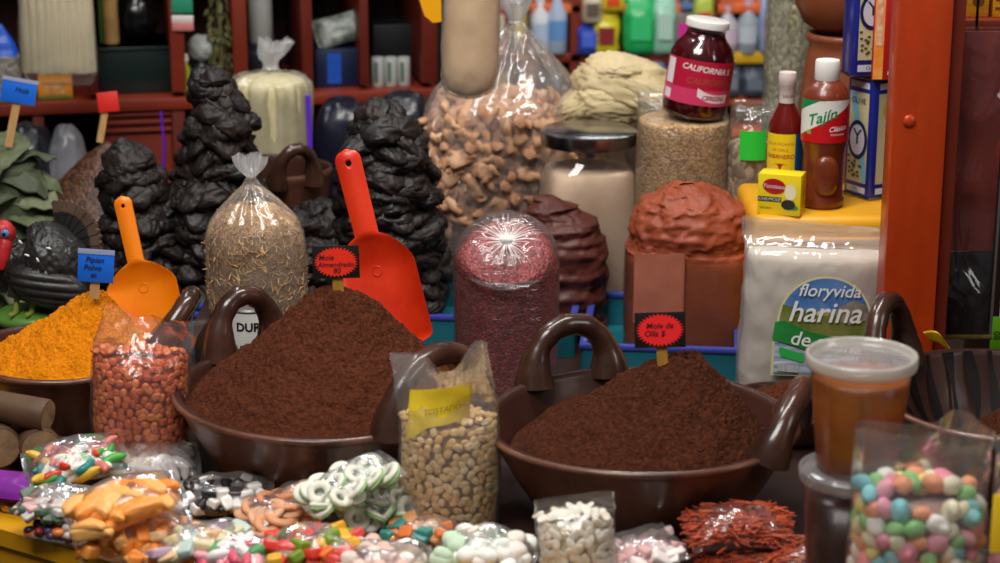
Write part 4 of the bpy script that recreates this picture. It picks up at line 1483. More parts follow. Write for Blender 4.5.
jq2 = at(692, 118, sY)
M_syrup = pm('dark_red_syrup', '#3a050c', .15, '#52080f', 6, coat=.6)
jar = thing('syrup_jar', 'dark red jar with white lid and pink label standing on the seed bag', 'jar', (jq2.x, sY - .012, TZ + zs + .003), (math.radians(1), math.radians(7.5), 0))
sJ = (jq2 - Vector((0, 0, CAMZ))).dot(_F) / FPX
RJ, HJ = 32.5 * sJ, 97 * sJ
pr = [(0, .002), (.80, .002), (.93, .02), (.985, .07), (1, .13), (1, .56), (.97, .64), (.86, .73), (.68, .80), (.60, .84), (.585, .87), (.585, .90)]
g = G(sharp=None); g.lathe([(r_ * RJ * .985, z_ * HJ) for r_, z_ in pr[:-1]] + [(0, .87 * HJ)], 64)
tag(mk('cherry_syrup', g, M_syrup, loc=jar.location, rot=jar.rotation_euler), 'dark red syrup inside the pink-labelled jar', 'syrup')
bpy.data.objects['cherry_syrup']['kind'] = 'stuff'
g = G(sharp=None); g.lathe([(r_ * RJ, z_ * HJ) for r_, z_ in pr], 64); mk('glass_body', g, filmmat('syrup_glass', haze=.0, gloss=.04, bump=0, rough=.04, fres=.25), jar)
g = G(); g.lathe([(0, HJ), (.60 * RJ, HJ), (.655 * RJ, .993 * HJ), (.665 * RJ, .985 * HJ), (.665 * RJ, .925 * HJ), (.64 * RJ, .92 * HJ), (.0, .92 * HJ)], 64)
mk('lid', g, pm('lid_white', '#d9d6d2', .35), jar)
rl = RJ * 1.006
M_lab = pm('pink_red_label', '#b8173a', .4, '#a81433', 8, coat=.2)
g = G(); cyl_patch(g, rl, -PI / 2 - 1.55, -PI / 2 + 1.45, .17 * HJ, .62 * HJ, 40); mk('label', g, M_lab, jar)
g = G(); cyl_patch(g, rl * 1.002, -PI / 2 - 1.55, -PI / 2 + 1.45, .17 * HJ, .33 * HJ, 40); mk('label_band', g, pm('pink_label', '#d23a66', .4), jar)
g = G(); cyl_patch(g, rl * 1.004, -PI / 2 - 1.35, -PI / 2 - .98, .34 * HJ, .60 * HJ, 10); cyl_patch(g, rl * 1.004, -PI / 2 - 1.35, -PI / 2 - 1.0, .19 * HJ, .285 * HJ, 10); mk('white_panel', g, pm('label_paper', '#e6d8dc', .5), jar)
g = G(); text_on_cyl(g, 'CALIFORNIA S', .0128, rl * 1.006, -PI / 2 + .10, .535 * HJ, shear=.25, bold=.0002, slope=-.06); mk('lettering', g, M_white, jar, smooth=False)
g = G(); text_on_cyl(g, 'CALIFORNIA', .0135, rl * 1.005, -PI / 2 + .25, .41 * HJ, shear=.2, bold=.0003); mk('lettering', g, pm('label_gold', '#a84434', .5), jar, smooth=False)
g = G(); cyl_patch(g, rl * 1.004, -PI / 2 - .1, -PI / 2 + .95, 0, 1, 20, zf0=lambda x: HJ * (.215 + .05 * (2 * x - 1) ** 2 * (1 if x < .5 else .3) - .02 * x), zf1=lambda x: HJ * (.30 + .05 * (2 * x - 1) ** 2 * (1 if x < .5 else .3) - .02 * x))
mk('ribbon', g, pm('label_paper', '#e6d8dc', .5), jar)
g = G(); text_on_cyl(g, 'CEREZAS', .0095, rl * 1.007, -PI / 2 + .42, .252 * HJ, shear=.25, bold=.0003); mk('ribbon_lettering', g, M_lab, jar, smooth=False)

# ---- folded cream bundle behind the glass jar
bY = 3.36
bq = at(616, 127, bY)
g = G(); g.box((bq.x + .045, bY + .06, (TZ + bq.z) / 2), (.17, .22, bq.z - TZ), bev=.004)
o = mk('wooden_crate', g, M_wood_dk); tag(o, 'tall dark crate under the folded cream bundle', 'crate')
M_cloth = pm('cream_cloth', '#cdbb92', .7, '#bfab80', 12, bump=.25, bscale=90)
bd = thing('cloth_bundle', 'crumpled cream-coloured bundle of folded cloth behind the glass jar', 'bundle', (bq.x, bY, bq.z))


def fold(c, d, rot, seed, fr=(3, 9, 3)):
    g = G(sharp=None)
    g.blob(c, d, 80, 50, e=.9, rot=rot, disp=lambda D: .13 * ridged(D * np.array(fr) * 1.7, 3, seed) + .08 * fbm(D * 2.2, 2, seed + 3))
    return g


mk('fold', fold((.015, .0, .062), (.088, .06, .058), (0, .28, .1), 3, (1.2, 2.2, 7)), M_cloth, bd)
mk('fold', fold((-.055, -.012, .042), (.055, .05, .030), (0, -.55, 0), 8, (1.5, 2, 6)), M_cloth, bd)
mk('fold', fold((-.012, -.035, .045), (.06, .03, .034), (0, .15, .2), 12, (2, 2, 6)), M_cloth, bd)
mk('fold', fold((.058, -.03, .058), (.060, .035, .030), (0, .55, 0), 17, (1, 2, 7)), M_cloth, bd)
mk('fold', fold((.0, -.01, .098), (.05, .045, .022), (0, .1, .3), 21, (3, 2, 4)), M_cloth, bd)
# ================================================================== right-hand shelf of bottles, tins, flour, cup
M_tub = pm('yellow_plastic', '#dfa01c', .4, '#d2920f', 5, coat=.1)
TBY0, TBY1 = 2.775, 3.0
tz_ = at(800, 213, 2.80).z
txl, txr = xat(754, TBY0, tz_), xat(905, TBY0, tz_)
tb_ = thing('plastic_crate', 'yellow plastic crate turned upside down under the sauce bottles', 'crate', ((txl + txr) / 2, (TBY0 + TBY1) / 2, TZ))
g = G(); g.box((0, 0, (tz_ - TZ) / 2), (txr - txl, TBY1 - TBY0, tz_ - TZ), bev=.014, seg=4); mk('crate_body', g, M_tub, tb_)
g = G(); g.box((0, -(TBY1 - TBY0) / 2, tz_ - TZ - .034), (txr - txl - .03, .008, .008), bev=.003); mk('lip', g, M_tub, tb_)


def oriented(v, yaw):
    return (v[0] * math.cos(yaw) - v[1] * math.sin(yaw), v[0] * math.sin(yaw) + v[1] * math.cos(yaw), v[2])


# ---- hot sauce bottle
M_sauce = pm('red_hot_sauce', '#6a1610', .18, '#571009', 8, coat=.6)
hY = 2.88
hq = at(783, 200, hY)
zz = lambda py, Y=hY: at(783, py, Y).z - tz_
Hs = zz(72)
R_ = 17.5 / FPX * 2.98
o = thing('sauce_bottle', 'bottle of red hot sauce with white sealed neck and yellow label', 'bottle', (hq.x, hY, tz_))
g = G(sharp=None); g.lathe([(0, 0), (.92 * R_, 0), (R_, .004), (R_, zz(128)), (.9 * R_, zz(120)), (.5 * R_, zz(106)), (.40 * R_, zz(100)), (.40 * R_, zz(90)), (0, zz(90))], 48); mk('bottle_body', g, M_sauce, o)
g = G(); g.lathe([(.43 * R_, zz(109)), (.44 * R_, zz(100)), (.46 * R_, zz(86)), (.50 * R_, zz(85)), (.51 * R_, zz(75)), (.47 * R_, Hs), (0, Hs)], 40); mk('cap', g, pm('cap_wrap', '#d8c9c4', .4, bump=.2, bscale=60), o)
g = G(); text_on_cyl(g, 'SALSA', .006, .465 * R_, -PI / 2, zz(95)); mk('cap_lettering', g, M_sauce, o, smooth=False)
g = G(); cyl_patch(g, R_ * 1.01, -PI / 2 - 1.5, -PI / 2 + .45, zz(178), zz(131), 24); mk('label', g, pm('yellow_label', '#f2cf1a', .4, coat=.2), o)
g = G(); cyl_patch(g, R_ * 1.01, -PI / 2 + .45, -PI / 2 + 1.5, zz(178), zz(131), 24); mk('label_side', g, pm('blue_label', '#14508f', .4, coat=.2), o)
g = G(); text_on_cyl(g, 'SALSA PICANTE', .0062, R_ * 1.015, -PI / 2 - .45, zz(141)); text_on_cyl(g, 'DE CHILE', .0062, R_ * 1.015, -PI / 2 - .45, zz(147)); text_on_cyl(g, 'HABANERO', .0088, R_ * 1.015, -PI / 2 - .45, zz(153.5), bold=.0002); mk('lettering', g, pm('red_print', '#b3161c', .5), o, smooth=False)
g = G()
aa = np.linspace(0, 2 * PI, 32, endpoint=False)
V = [(R_ * 1.013 * math.cos(-PI / 2 - .4), R_ * 1.013 * math.sin(-PI / 2 - .4), zz(168))] + [(R_ * 1.013 * math.cos(-PI / 2 - .4 + .72 * math.cos(a)), R_ * 1.013 * math.sin(-PI / 2 - .4 + .72 * math.cos(a)), zz(168) + .012 * math.sin(a)) for a in aa]
g.add(V, [(0, 1 + i, 1 + (i + 1) % 32) for i in range(32)]); mk('oval_emblem', g, pm('red_print', '#b3161c', .5), o, smooth=False)
g = G(); text_on_cyl(g, 'El Yucateco', .0088, R_ * 1.018, -PI / 2 - .4, zz(167), shear=.2); mk('emblem_lettering', g, M_white, o, smooth=False)

# ---- chili seasoning bottle
M_chilip = pm('chili_powder', '#7c3418', .35, '#652812', 30, coat=.45, bump=.15, bscale=40)
tY = 2.845
tq = at(821, 212, tY)
zz = lambda py, Y=tY: at(821, py, Y).z - tz_
R_ = 23.5 / FPX * 2.95
o = thing('seasoning_bottle', 'tall bottle of red-brown chili powder with white cap and red-green label', 'bottle', (tq.x, tY, tz_ + .0005))
g = G(sharp=None)
g.lathe([(0, 0), (.82 * R_, 0), (.90 * R_, .004), (.92 * R_, .012), (.86 * R_, zz(195)), (.84 * R_, zz(175)), (.86 * R_, zz(152)), (.96 * R_, zz(142)), (R_, zz(138)), (R_, zz(98)), (.95 * R_, zz(92)), (.62 * R_, zz(82)), (.5 * R_, zz(80)), (.48 * R_, zz(74)), (0, zz(74))], 64)
mk('bottle_body', g, M_chilip, o)
g = G(sharp=None); g.blob((0, -.80 * R_, zz(172)), (.52 * R_, .012, .030), 30, 16, e=.8); mk('oval_dent', g, M_chilip, o)
g = G(); g.lathe([(.0, zz(80)), (.50 * R_, zz(80)), (.52 * R_, zz(79)), (.51 * R_, zz(62)), (.48 * R_, zz(60)), (0, zz(60))], 40); mk('cap', g, M_white, o)
lr = R_ * 1.008
z0_, z1_ = zz(139), zz(97)
g = G(); cyl_patch(g, lr, -PI / 2 - 1.5, -PI / 2 + 1.5, z0_, z1_, 36); mk('label', g, pm('red_label', '#c4151c', .35, coat=.3), o)
hh_ = z1_ - z0_
g = G(); cyl_patch(g, lr * 1.004, -PI / 2 - 1.5, -PI / 2 + 1.1, 0, 1, 30, zf0=lambda x: z0_ + hh_ * min(.98, .12 + .80 * x ** 1.1), zf1=lambda x: z0_ + hh_ * 1.0); mk('white_flash', g, pm('label_white', '#e4e4de', .4), o)
g = G(); cyl_patch(g, lr * 1.006, -PI / 2 - 1.5, -PI / 2 - .15, 0, 1, 16, zf0=lambda x: z0_ + hh_ * min(.99, .70 + .36 * x), zf1=lambda x: z0_ + hh_ * 1.0); mk('green_corner', g, pm('label_green', '#128a4c', .4), o)
g = G(); text_on_cyl(g, 'Tajín', .0225, lr * 1.012, -PI / 2 - .30, z0_ + hh_ * .60, shear=.15, bold=.0004, slope=.30); mk('brand_lettering', g, pm('label_green', '#128a4c', .4), o, smooth=False)
g = G(); text_on_cyl(g, 'Clásico', .0100, lr * 1.010, -PI / 2 + .42, z0_ + hh_ * .34, shear=.2, slope=.1, bold=.0002); text_on_cyl(g, 'SEASONING', .0042, lr * 1.01, -PI / 2 + .4, z0_ + hh_ * .2); mk('lettering', g, M_white, o, smooth=False)
g = G(); cyl_patch(g, lr * 1.011, -PI / 2 - .95, -PI / 2 - .75, z0_ + .012, z0_ + .018, 6); mk('lime_mark', g, pm('label_green2', '#7fb23a', .5), o)

# ---- small yellow box in front
xY = 2.80
A_, B_, C_ = at(760, 206, xY - .005), at(799, 212, xY - .012), at(812, 210, xY + .03)
yaw = math.radians(-20)
wb, hb, db = 43 / FPX * 2.9, 41 / FPX * 2.9, .034
cx_, cy_ = (A_.x + B_.x) / 2 + .004, xY + .004
o = thing('seasoning_box', 'small yellow seasoning box with red oval, in front of the sauce bottles', 'box', (cx_, cy_, tz_), (0, 0, yaw))
M_ybox = pm('yellow_box_card', '#f0d419', .4, coat=.25)
g = G(); g.box((0, 0, hb / 2), (wb, db, hb), bev=.0008); mk('box_body', g, M_ybox, o)
fy = -db / 2 - .0004
g = G(); disc(g, (-wb * .12, fy, hb * .70), wb * .27, hb * .19, (1, 0, -.05), (0, 0, 1)); mk('oval_emblem', g, pm('red_print', '#b3161c', .5), o, smooth=False)
g = G(); text_on_plane(g, 'Yucateco', .0088, (-wb * .12, fy - .0003, hb * .70), (1, 0, -.03), (0.2, 0, 1)); mk('emblem_lettering', g, M_white, o, smooth=False)
g = G(); quad(g, (-wb * .22, fy, hb * .38), wb * .55, hb * .12); mk('black_band', g, M_black, o, smooth=False)
g = G(); text_on_plane(g, 'CHILMOLE', .0068, (-wb * .22, fy - .0004, hb * .38), (1, 0, 0), (.15, 0, 1)); mk('band_lettering', g, M_white, o, smooth=False)
g = G(); text_on_plane(g, 'CHILMOLE', .0078, (wb / 2 + .0008, .0, hb * .52), (0, 0, 1), (0, -1, 0), bold=.0001); text_on_plane(g, 'RECADO', .004, (-wb * .3, fy - .0003, hb * .16), (1, 0, 0), (0, 0, 1)); mk('lettering', g, M_black, o, smooth=False)
g = G(); disc(g, (wb * .22, fy - .0002, hb * .27), wb * .17, hb * .13, (1, 0, 0), (0, 0, 1), n=9); mk('paste_picture', g, pm('picture_dark', '#2b2a2a', .5), o, smooth=False)
g = G(); disc(g, (wb * .26, fy - .0001, hb * .58), wb * .14, hb * .2, (1, 0, 0), (0, 0, 1), n=11); mk('flower_picture', g, pm('picture_pale', '#efe6c0', .5), o, smooth=False)
g = G(); disc(g, (wb * .36, fy - .0001, hb * .2), wb * .1, hb * .06, (1, 0, 0), (0, 0, 1), n=9); mk('leaf_picture', g, pm('picture_green', '#4e8a2c', .5), o, smooth=False)

# ---- blue oil tins
M_bluetin = pm('blue_tin', '#1d2a8a', .3, coat=.4, metallic=.15)
M_tinlab = pm('tin_label', '#c9bd94', .45, '#b8ab80', 20)
M_navy = pm('navy_print', '#141c50', .4)
M_sky = pm('sky_band', '#6fb2cf', .5)


def tin(label, loc, yaw, w, d, h):
    o = thing('oil_tin', label, 'tin', loc, (0, 0, yaw))
    g = G(); g.box((0, 0, h / 2), (w, d, h), bev=.006, seg=3)
    mk('tin_body', g, M_bluetin, o)
    g = G(); g.box((0, 0, .002), (w + .002, d + .002, .004), bev=.0015); mk('seam', g, M_steel, o)
    g = G(); g.box((0, 0, h - .002), (w + .002, d + .002, .004), bev=.0015); mk('seam', g, M_steel, o)
    for side, wd in ((0, w), (1, d)):
        if side == 0:
            xd, off, nr_ = (1, 0, 0), Vector((0, -d / 2 - .0006, 0)), Vector((0, -1, 0))
        else:
            xd, off, nr_ = (0, 1, 0), Vector((w / 2 + .0006, 0, 0)), Vector((1, 0, 0))
        X = Vector(xd)
        put_ = lambda u, v, k=1: tuple(off + X * (u * wd) + Vector((0, 0, v * h)) + nr_ * (.0004 * k))
        g = G(); quad(g, put_(0, .5, 0), wd * .72, h * .74, xd); mk('label', g, M_tinlab, o, smooth=False)
        g = G(); quad(g, put_(0, .93, 0), wd * .7, h * .05, xd); mk('white_strip', g, pm('strip_white', '#c9cbd6', .4), o, smooth=False)
        g = G(); quad(g, put_(0, .07, 0), wd * .7, h * .05, xd); mk('white_strip', g, pm('strip_white', '#c9cbd6', .4), o, smooth=False)
        if side == 0:
            g = G()
            P_ = [put_(-.34, .86), put_(-.12, .86), put_(.35, .25), put_(.35, .14), put_(.22, .14)]
            g.add(P_, [(0, 1, 2, 3, 4)]); mk('sky_band', g, M_sky, o, smooth=False)
            g = G(); disc(g, put_(0, .48, 2), wd * .36, wd * .36 * 1.35, xd, (0, 0, 1)); mk('emblem_ring', g, M_navy, o, smooth=False)
            g = G(); disc(g, put_(0, .48, 3), wd * .27, wd * .27 * 1.4, xd, (0, 0, 1)); mk('emblem_disc', g, pm('strip_white', '#c9cbd6', .4), o, smooth=False)
            g = G(); text_on_plane(g, 'Y', wd * .55, put_(0, .50, 4), xd, (0, 0, 1)); text_on_plane(g, 'OLIVE', wd * .2, put_(0, .80, 4), xd, (0, 0, 1)); text_on_plane(g, 'OIL', wd * .16, put_(.0, .07, 4), xd, (0, 0, 1))
            mk('lettering', g, M_navy, o, smooth=False)
            g = G()
            r = np.random.default_rng(3)
            for k in range(16):
                u, v = r.uniform(-.3, .2), r.uniform(.16, .34)
                disc(g, put_(u, v, 2), wd * .05, wd * .035, xd, (0, .0, 1), n=8)
            mk('olive_print', g, pm('olive_print', '#44502c', .5), o, smooth=False)
        else:
            g = G(); disc(g, put_(0, .74, 2), wd * .25, wd * .25, xd, (0, 0, 1)); mk('gold_seal', g, pm('gold_print', '#c79b1e', .4), o, smooth=False)
    return o


nY = 2.865
q = at(869, 216, nY)
ht = at(869, 80, nY).z - tz_
tin('blue olive oil tin standing on the yellow crate beside the orange post', (q.x + .016, nY + .050, tz_ + .0005), math.radians(-60), .060, .074, ht)
z2 = tz_ + ht + .001
q2 = at(862, 60, nY)
tin('blue olive oil tin stacked on top of another tin, upper one', (q2.x + .010, nY + .038, z2), math.radians(10), .054, .05, .2)
q3 = at(883, 60, nY - .02)
o = thing('carton_box', 'narrow red and orange carton on the tins against the orange post', 'box', (q3.x + .012, nY + .012, z2), (0, 0, math.radians(-2)))
g = G(); g.box((0, 0, .1), (.045, .036, .2), bev=.001); mk('carton_body', g, pm('red_carton', '#b5201c', .45), o)
g = G(); quad(g, (-.0155, -.0184, .1), .014, .198); mk('orange_panel', g, pm('orange_print', '#ef7a1c', .5, '#f2b35a', 30), o, smooth=False)
g = G(); quad(g, (-.0155, -.0188, .085), .008, .07); mk('picture', g, pm('cream_print', '#f0d8b8', .5, '#d05a3a', 60), o, smooth=False)
g = G(); text_on_plane(g, 'LECHE', .008, (.010, -.0186, .010), (1, 0, 0), (0, 0, 1)); quad(g, (.008, -.0186, .165), .02, .016); mk('lettering', g, M_white, o, smooth=False)

# ---- tall green-grey herb bag, clay jug, clay pot, second seed bag
oY = 3.32
oq = at(783, 200, oY)
M_oreg = seedmat('dried_herb', ['#8f8a62', '#a09a74', '#777250', '#b0aa86', '#6c6848'], 190, .7, .8, (1, 1, .7))
kk = [(0, .036, .034, 2.2, 0, 0), (.02, .041, .039, 2.2, 0, 0), (.3, .041, .039, 2.1, .002, 0), (.62, .0405, .038, 2.1, .004, 0), (.63, .004, .004, 2, .004, 0)]
g = G(sharp=None); P = crinkle(rings(kk, 60, 60), .002, 30, 3); g.grid(P, wrap=True)
tag(mk('dried_herb_filling', g, M_oreg, loc=(oq.x, oY, TZ)), 'grey-green crushed dried herb filling the tall narrow bag', 'dried herb', kind='stuff')
tied_bag('herb_bag', 'tall narrow clear bag of grey-green dried herb behind the sauce bottle', (oq.x, oY, TZ), [(0, .038, .036, 2.2, 0, 0), (.02, .043, .041, 2.2, 0, 0), (.3, .043, .041, 2.1, .002, 0), (.6, .0425, .040, 2.1, .004, 0), (.66, .03, .03, 2, .004, 0), (.70, .01, .01, 2, .004, 0)], 7, .15, M_film_soft, seed=22, tuft=(.02, .04))

M_terra = pm('terracotta', '#8a4a2c', .5, '#74391f', 6, bump=.2, bscale=22, coat=.15)
gY = 3.13
gq = at(842, 120, gY)
o = thing('clay_jug', 'tall terracotta jug with thick rim behind the chili powder bottle', 'jug', (gq.x, gY, TZ))
zj = at(842, 38, gY - .06).z - TZ
g = G(sharp=None); g.lathe([(0, 0), (.055, 0), (.066, .02), (.072, zj * .4), (.070, zj * .75), (.060, zj - .03), (.056, zj - .018), (.062, zj - .010), (.063, zj - .002), (.058, zj), (.05, zj - .004), (.048, zj - .03), (.05, zj * .5), (0, zj * .45)], 64); mk('jug_body', g, M_terra, o)
g = G(sharp=None); g.tube(arch_pts((.05, 0, zj - .04), (.07, 0, zj * .62), .0, 14, Vector((.04, 0, .01))), .009, 12); mk('handle', g, M_terra, o)
o = thing('clay_pot', 'round-bottomed terracotta pot resting on the rim of the tall jug', 'pot', (gq.x - .006, gY, TZ + zj - .004))
g = G(sharp=None); g.lathe([(0, 0), (.035, .003), (.062, .020), (.076, .05), (.080, .085), (.072, .12), (.060, .14), (.066, .152), (.058, .152), (.054, .14), (.068, .085), (.04, .02), (0, .012)], 64); mk('pot_body', g, M_terra, o)

kY = 3.07
kq_ = at(748, 215, kY)
zk = at(748, 108, kY).z - TZ
M_seed2 = seedmat('striped_seed', ['#9a8568', '#b29c7c', '#7d694e', '#c4b090', '#8a7558'], 170, .55, .9, (1, 1, .6))
kk = [(0, .032, .03, 2.2, 0, 0), (.02, .037, .035, 2.2, 0, 0), (zk * .6, .0365, .035, 2.1, 0, 0), (zk * .84, .036, .034, 2.1, 0, 0), (zk * .86, .004, .004, 2, 0, 0)]
bx_ = kq_.x
g = G(sharp=None); P = crinkle(rings(kk, 50, 60), .0015, 40, 7); g.grid(P, wrap=True)
tag(mk('striped_seed_filling', g, M_seed2, loc=(bx_, kY, TZ)), 'greyish seeds filling the narrow bag with the green sticker', 'seeds', kind='stuff')
o = thing('seed_bag', 'narrow clear bag of greyish seeds with a bright green sticker', 'bag', (bx_, kY, TZ))
kf = [(0, .034, .032, 2.2, 0, 0), (.02, .039, .037, 2.2, 0, 0), (zk * .6, .0385, .037, 2.1, 0, 0), (zk * .86, .038, .036, 2.1, 0, 0), (zk * .95, .036, .028, 2.1, .004, 0), (zk * 1.0, .042, .014, 2.1, .010, 0), (zk * 1.04, .045, .006, 2, .016, 0)]
P = crinkle(rings(kf, 60, 90), .003, 45, 9)
g = G(sharp=None); g.grid(P, wrap=True); g.fan(P[0], P[0].mean(0)); mk('film', g, filmmat('seed2_film', haze=.05, gloss=.05, bump=1, bscale=30, fres=.22, stretch=(.6, .6, 1.8)), o)
zs0, zs1 = at(752, 155, kY).z - TZ, at(752, 126, kY).z - TZ
g = G(); cyl_patch(g, .0405, -PI / 2 - .55, -PI / 2 + .5, zs0, zs1, 12); mk('sticker', g, pm('green_sticker', '#27c93c', .45), o)

# ---- bag of white flour
fY = 2.70
ztop_, zbot_ = at(800, 222, fY + .02).z, TZ
M_flour = pm('white_flour', '#ddd0c2', .85, '#cfc2b2', 10, bump=.25, bscale=40)
xl_, xr_ = xat(737, fY, .8), xat(889, fY, .85)
xc, hw_ = (xl_ + xr_) / 2, (xr_ - xl_) / 2
o = thing('flour_bag', 'clear bag of white flour with round blue-green label leaning on the crate', 'bag', (xc, fY, TZ), (math.radians(-3), math.radians(2.0), 0))
hF = ztop_ - TZ
fill = .86
kk = [(.002, hw_ * .80, .026, 2.8, 0, 0), (.012, hw_ * .93, .034, 2.8, 0, 0), (hF * .4, hw_ * .955, .037, 2.7, 0, 0), (hF * (fill - .08), hw_ * .95, .030, 2.6, 0, 0), (hF * (fill - .01), hw_ * .92, .015, 2.4, 0, .004), (hF * fill, hw_ * .5, .004, 2, 0, .004)]
P = rings(kk, 50, 90); P = crinkle(P, .0035, 18, 4)
g = G(sharp=None); g.grid(P, wrap=True)
fl = mk('flour_filling', g, M_flour, loc=o.location, rot=o.rotation_euler); tag(fl, 'packed white flour inside the bag with the round label', 'flour', kind='stuff')
kf = [(0, hw_ * .84, .028, 2.8, 0, 0), (.010, hw_ * .96, .037, 2.8, 0, 0), (hF * .4, hw_ * .985, .040, 2.7, 0, 0), (hF * (fill - .06), hw_ * .985, .033, 2.6, 0, 0), (hF * (fill + .02), hw_ * .99, .017, 2.4, 0, .004), (hF * .93, hw_ * 1.01, .007, 2.2, 0, .008), (hF * 1.0, hw_ * 1.03, .004, 2.2, 0, .004)]
P = rings(kf, 90, 200); P = crinkle(P, .004, 22, 14); P = crinkle(P, .0016, 70, 17)
tt = np.linspace(0, 1, 90)
P[..., 1] += (np.clip(tt - .72, 0, 1) * .05)[:, None] * fbm(P * 14, 2, 3)
P[..., 2] += (np.clip(tt - .9, 0, 1) * .12)[:, None] * (-.5 * (P[..., 0] / hw_))
g = G(sharp=None); g.grid(P, wrap=True); g.fan(P[0], P[0].mean(0))
mk('film', g, filmmat('flour_film', haze=.20, gloss=.09, bump=1.0, bscale=20, fres=.25, stretch=(1, 1, .8)), o)
# the printed label: a slightly bowed sheet on the bag's front
Rl = 44.5 / FPX * 2.83
lc = at(822, 325, fY - .045)
lx, lz = lc.x - xc, lc.z - TZ
by = lambda x, z: -.0415 - .004 * math.cos(x / hw_ * 1.3)


def lab(g, pts, k, mi=0):
    """flat polygon of (u, v) in label radii on the bowed front, k layers up"""
    V = [(lx + u * Rl, by(lx + u * Rl, 0) - .0005 * k - .0006, lz + v * Rl) for u, v in pts]
    c = (sum(p[0] for p in pts) / len(pts), sum(p[1] for p in pts) / len(pts))
    V.append((lx + c[0] * Rl, by(lx + c[0] * Rl, 0) - .0005 * k - .0006, lz + c[1] * Rl))
    n = len(pts)
    g.add(V, [(i, (i + 1) % n, n) for i in range(n)], mi)


arc = lambda a0, a1, r_=1.0, n=40: [(r_ * math.cos(math.radians(a0 + (a1 - a0) * i / n)), r_ * math.sin(math.radians(a0 + (a1 - a0) * i / n))) for i in range(n + 1)]
g = G(); lab(g, arc(-12, 195, 1.05) + [(-1.12, -.42), (-1.12, -1.25), (1.1, -1.25), (1.1, -.3)], 0); mk('label_edge', g, pm('label_cream', '#d9cf9a', .4), o, smooth=False)
g = G(); lab(g, arc(0, 180), 1); mk('label_sky', g, pm('label_blue', '#2a5ea6', .35, '#6d93c4', 25, coat=.3), o, smooth=False)
g = G(); lab(g, [(-1.0, -.02), (-.95, .38), (-.6, .30), (-.2, .12), (.2, .2), (.6, .38), (.93, .30), (1.0, 0), (1.0, -.3), (-1.0, -.3)], 2); mk('label_field', g, pm('label_field', '#5f6f2c', .4, '#8a8a4a', 30, coat=.3), o, smooth=False)
g = G(); lab(g, [(.15, .28), (.6, .52), (.9, .42), (.95, .1), (.6, -.05), (.3, .05)], 3); mk('label_hill', g, pm('label_brownhill', '#6b625a', .4, '#a89c8c', 40), o, smooth=False)
g = G(); lab(g, [(-1.1, -.02), (-.9, .02), (-.4, -.2), (.2, -.32), (.8, -.28), (1.05, -.25), (1.05, -.62), (.3, -.72), (-.4, -.62), (-1.14, -.42)], 4); mk('label_green_band', g, pm('label_green3', '#1f7a36', .35, '#2f9a48', 12, coat=.3), o, smooth=False)
g = G(); lab(g, [(-1.07, -.46), (-.4, -.66), (.3, -.76), (1.05, -.66), (1.05, -1.2), (-1.07, -1.2)], 3); mk('label_base', g, pm('label_teal', '#2f6e96', .35, '#e4e8ea', 45, coat=.3, stretch=(.3, 1, 3)), o, smooth=False)
g = G(); lab(g, [(-.98, -.66), (-.95, -.58), (-.40, -.74), (-.38, -.86), (-.45, -.92), (-.93, -.80)], 5); mk('label_badge', g, pm('label_badge', '#2fae4c', .4), o, smooth=False)
g = G(); lab(g, [(-.98, -.96), (-.52, -1.0), (-.52, -1.16), (-.98, -1.14)], 5); mk('barcode', g, pm('barcode_print', '#e8e8e8', .5, '#2a2a2a', 1, stretch=(900, 1, 1)), o, smooth=False)


def lab_text(body, size, u, v, shear=.25, bold=0, slope=0.0, mat=M_white, name='lettering'):
    V, F = text_geo(body, size * Rl, shear, bold)
    g = G()
    X = lx + u * Rl + V[:, 0]
    P_ = np.stack([X, np.array([by(x, 0) for x in X]) - .0042, lz + v * Rl + V[:, 1] + slope * V[:, 0]], -1)
    g.add(P_, F); mk(name, g, mat, o, smooth=False)


lab_text('floryvida', .40, .05, .72, bold=.0002)
lab_text('harina', .66, -.02, .22, bold=.0004)
lab_text('de avena', .46, .05, -.46, slope=-.12, bold=.0003)

# ---- plastic cup of amber liquid on a second tub
cY = 2.02
cq_ = at(862, 352, cY)
zL = cq_.z
M_pp = filmmat('cup_plastic', haze=.30, gloss=.06, bump=.15, bscale=14, rough=.2, fres=.25, hcol='#f2efe8')
M_pp2 = filmmat('cup_lid_rim', haze=.78, gloss=.06, bump=.0, rough=.15, fres=.3, hcol='#dedbd2')
M_amber = pm('amber_liquid', '#9c520c', .3, '#88440a', 5, coat=.3, sss=.35)
RLd = 56 / FPX * 2.12
z1 = at(862, 482, cY - .045).z
hC = zL - z1 - .005
cup = thing('plastic_cup', 'lidded plastic cup of amber liquid standing on a smaller tub', 'cup', (cq_.x, cY, z1))
prof = [(0, 0), (RLd * .70, 0), (RLd * .735, .004), (RLd * .90, hC - .016), (RLd * .93, hC - .012), (RLd * .93, hC - .004)]
g = G(sharp=None); g.lathe(prof, 72); mk('cup_wall', g, filmmat('cup_wall', haze=.02, gloss=.015, bump=.1, bscale=14, rough=.15, fres=.25, hcol='#f2e8d8'), cup)
g = G(sharp=None); g.lathe([(RLd * .93, hC - .010), (RLd * .985, hC - .010), (RLd, hC - .006), (RLd, hC + .001), (RLd * .985, hC + .004), (RLd * .945, hC + .004), (RLd * .92, hC + .001), (RLd * .90, hC - .003), (RLd * .88, hC - .004)], 80); mk('lid_rim', g, M_pp2, cup)
g = G(sharp=None)
P = np.zeros((20, 72, 3)); th = np.linspace(0, 2 * PI, 72, endpoint=False)
for i in range(20):
    r_ = RLd * .885 * (1 - i / 19)
    P[i, :, 0] = r_ * np.cos(th); P[i, :, 1] = r_ * np.sin(th)
    P[i, :, 2] = hC - .004 + .0012 * math.sin(i * .9) + .0015 * vnoise(np.stack([P[i, :, 0] * 50, P[i, :, 1] * 50, th * 0], -1), 2)
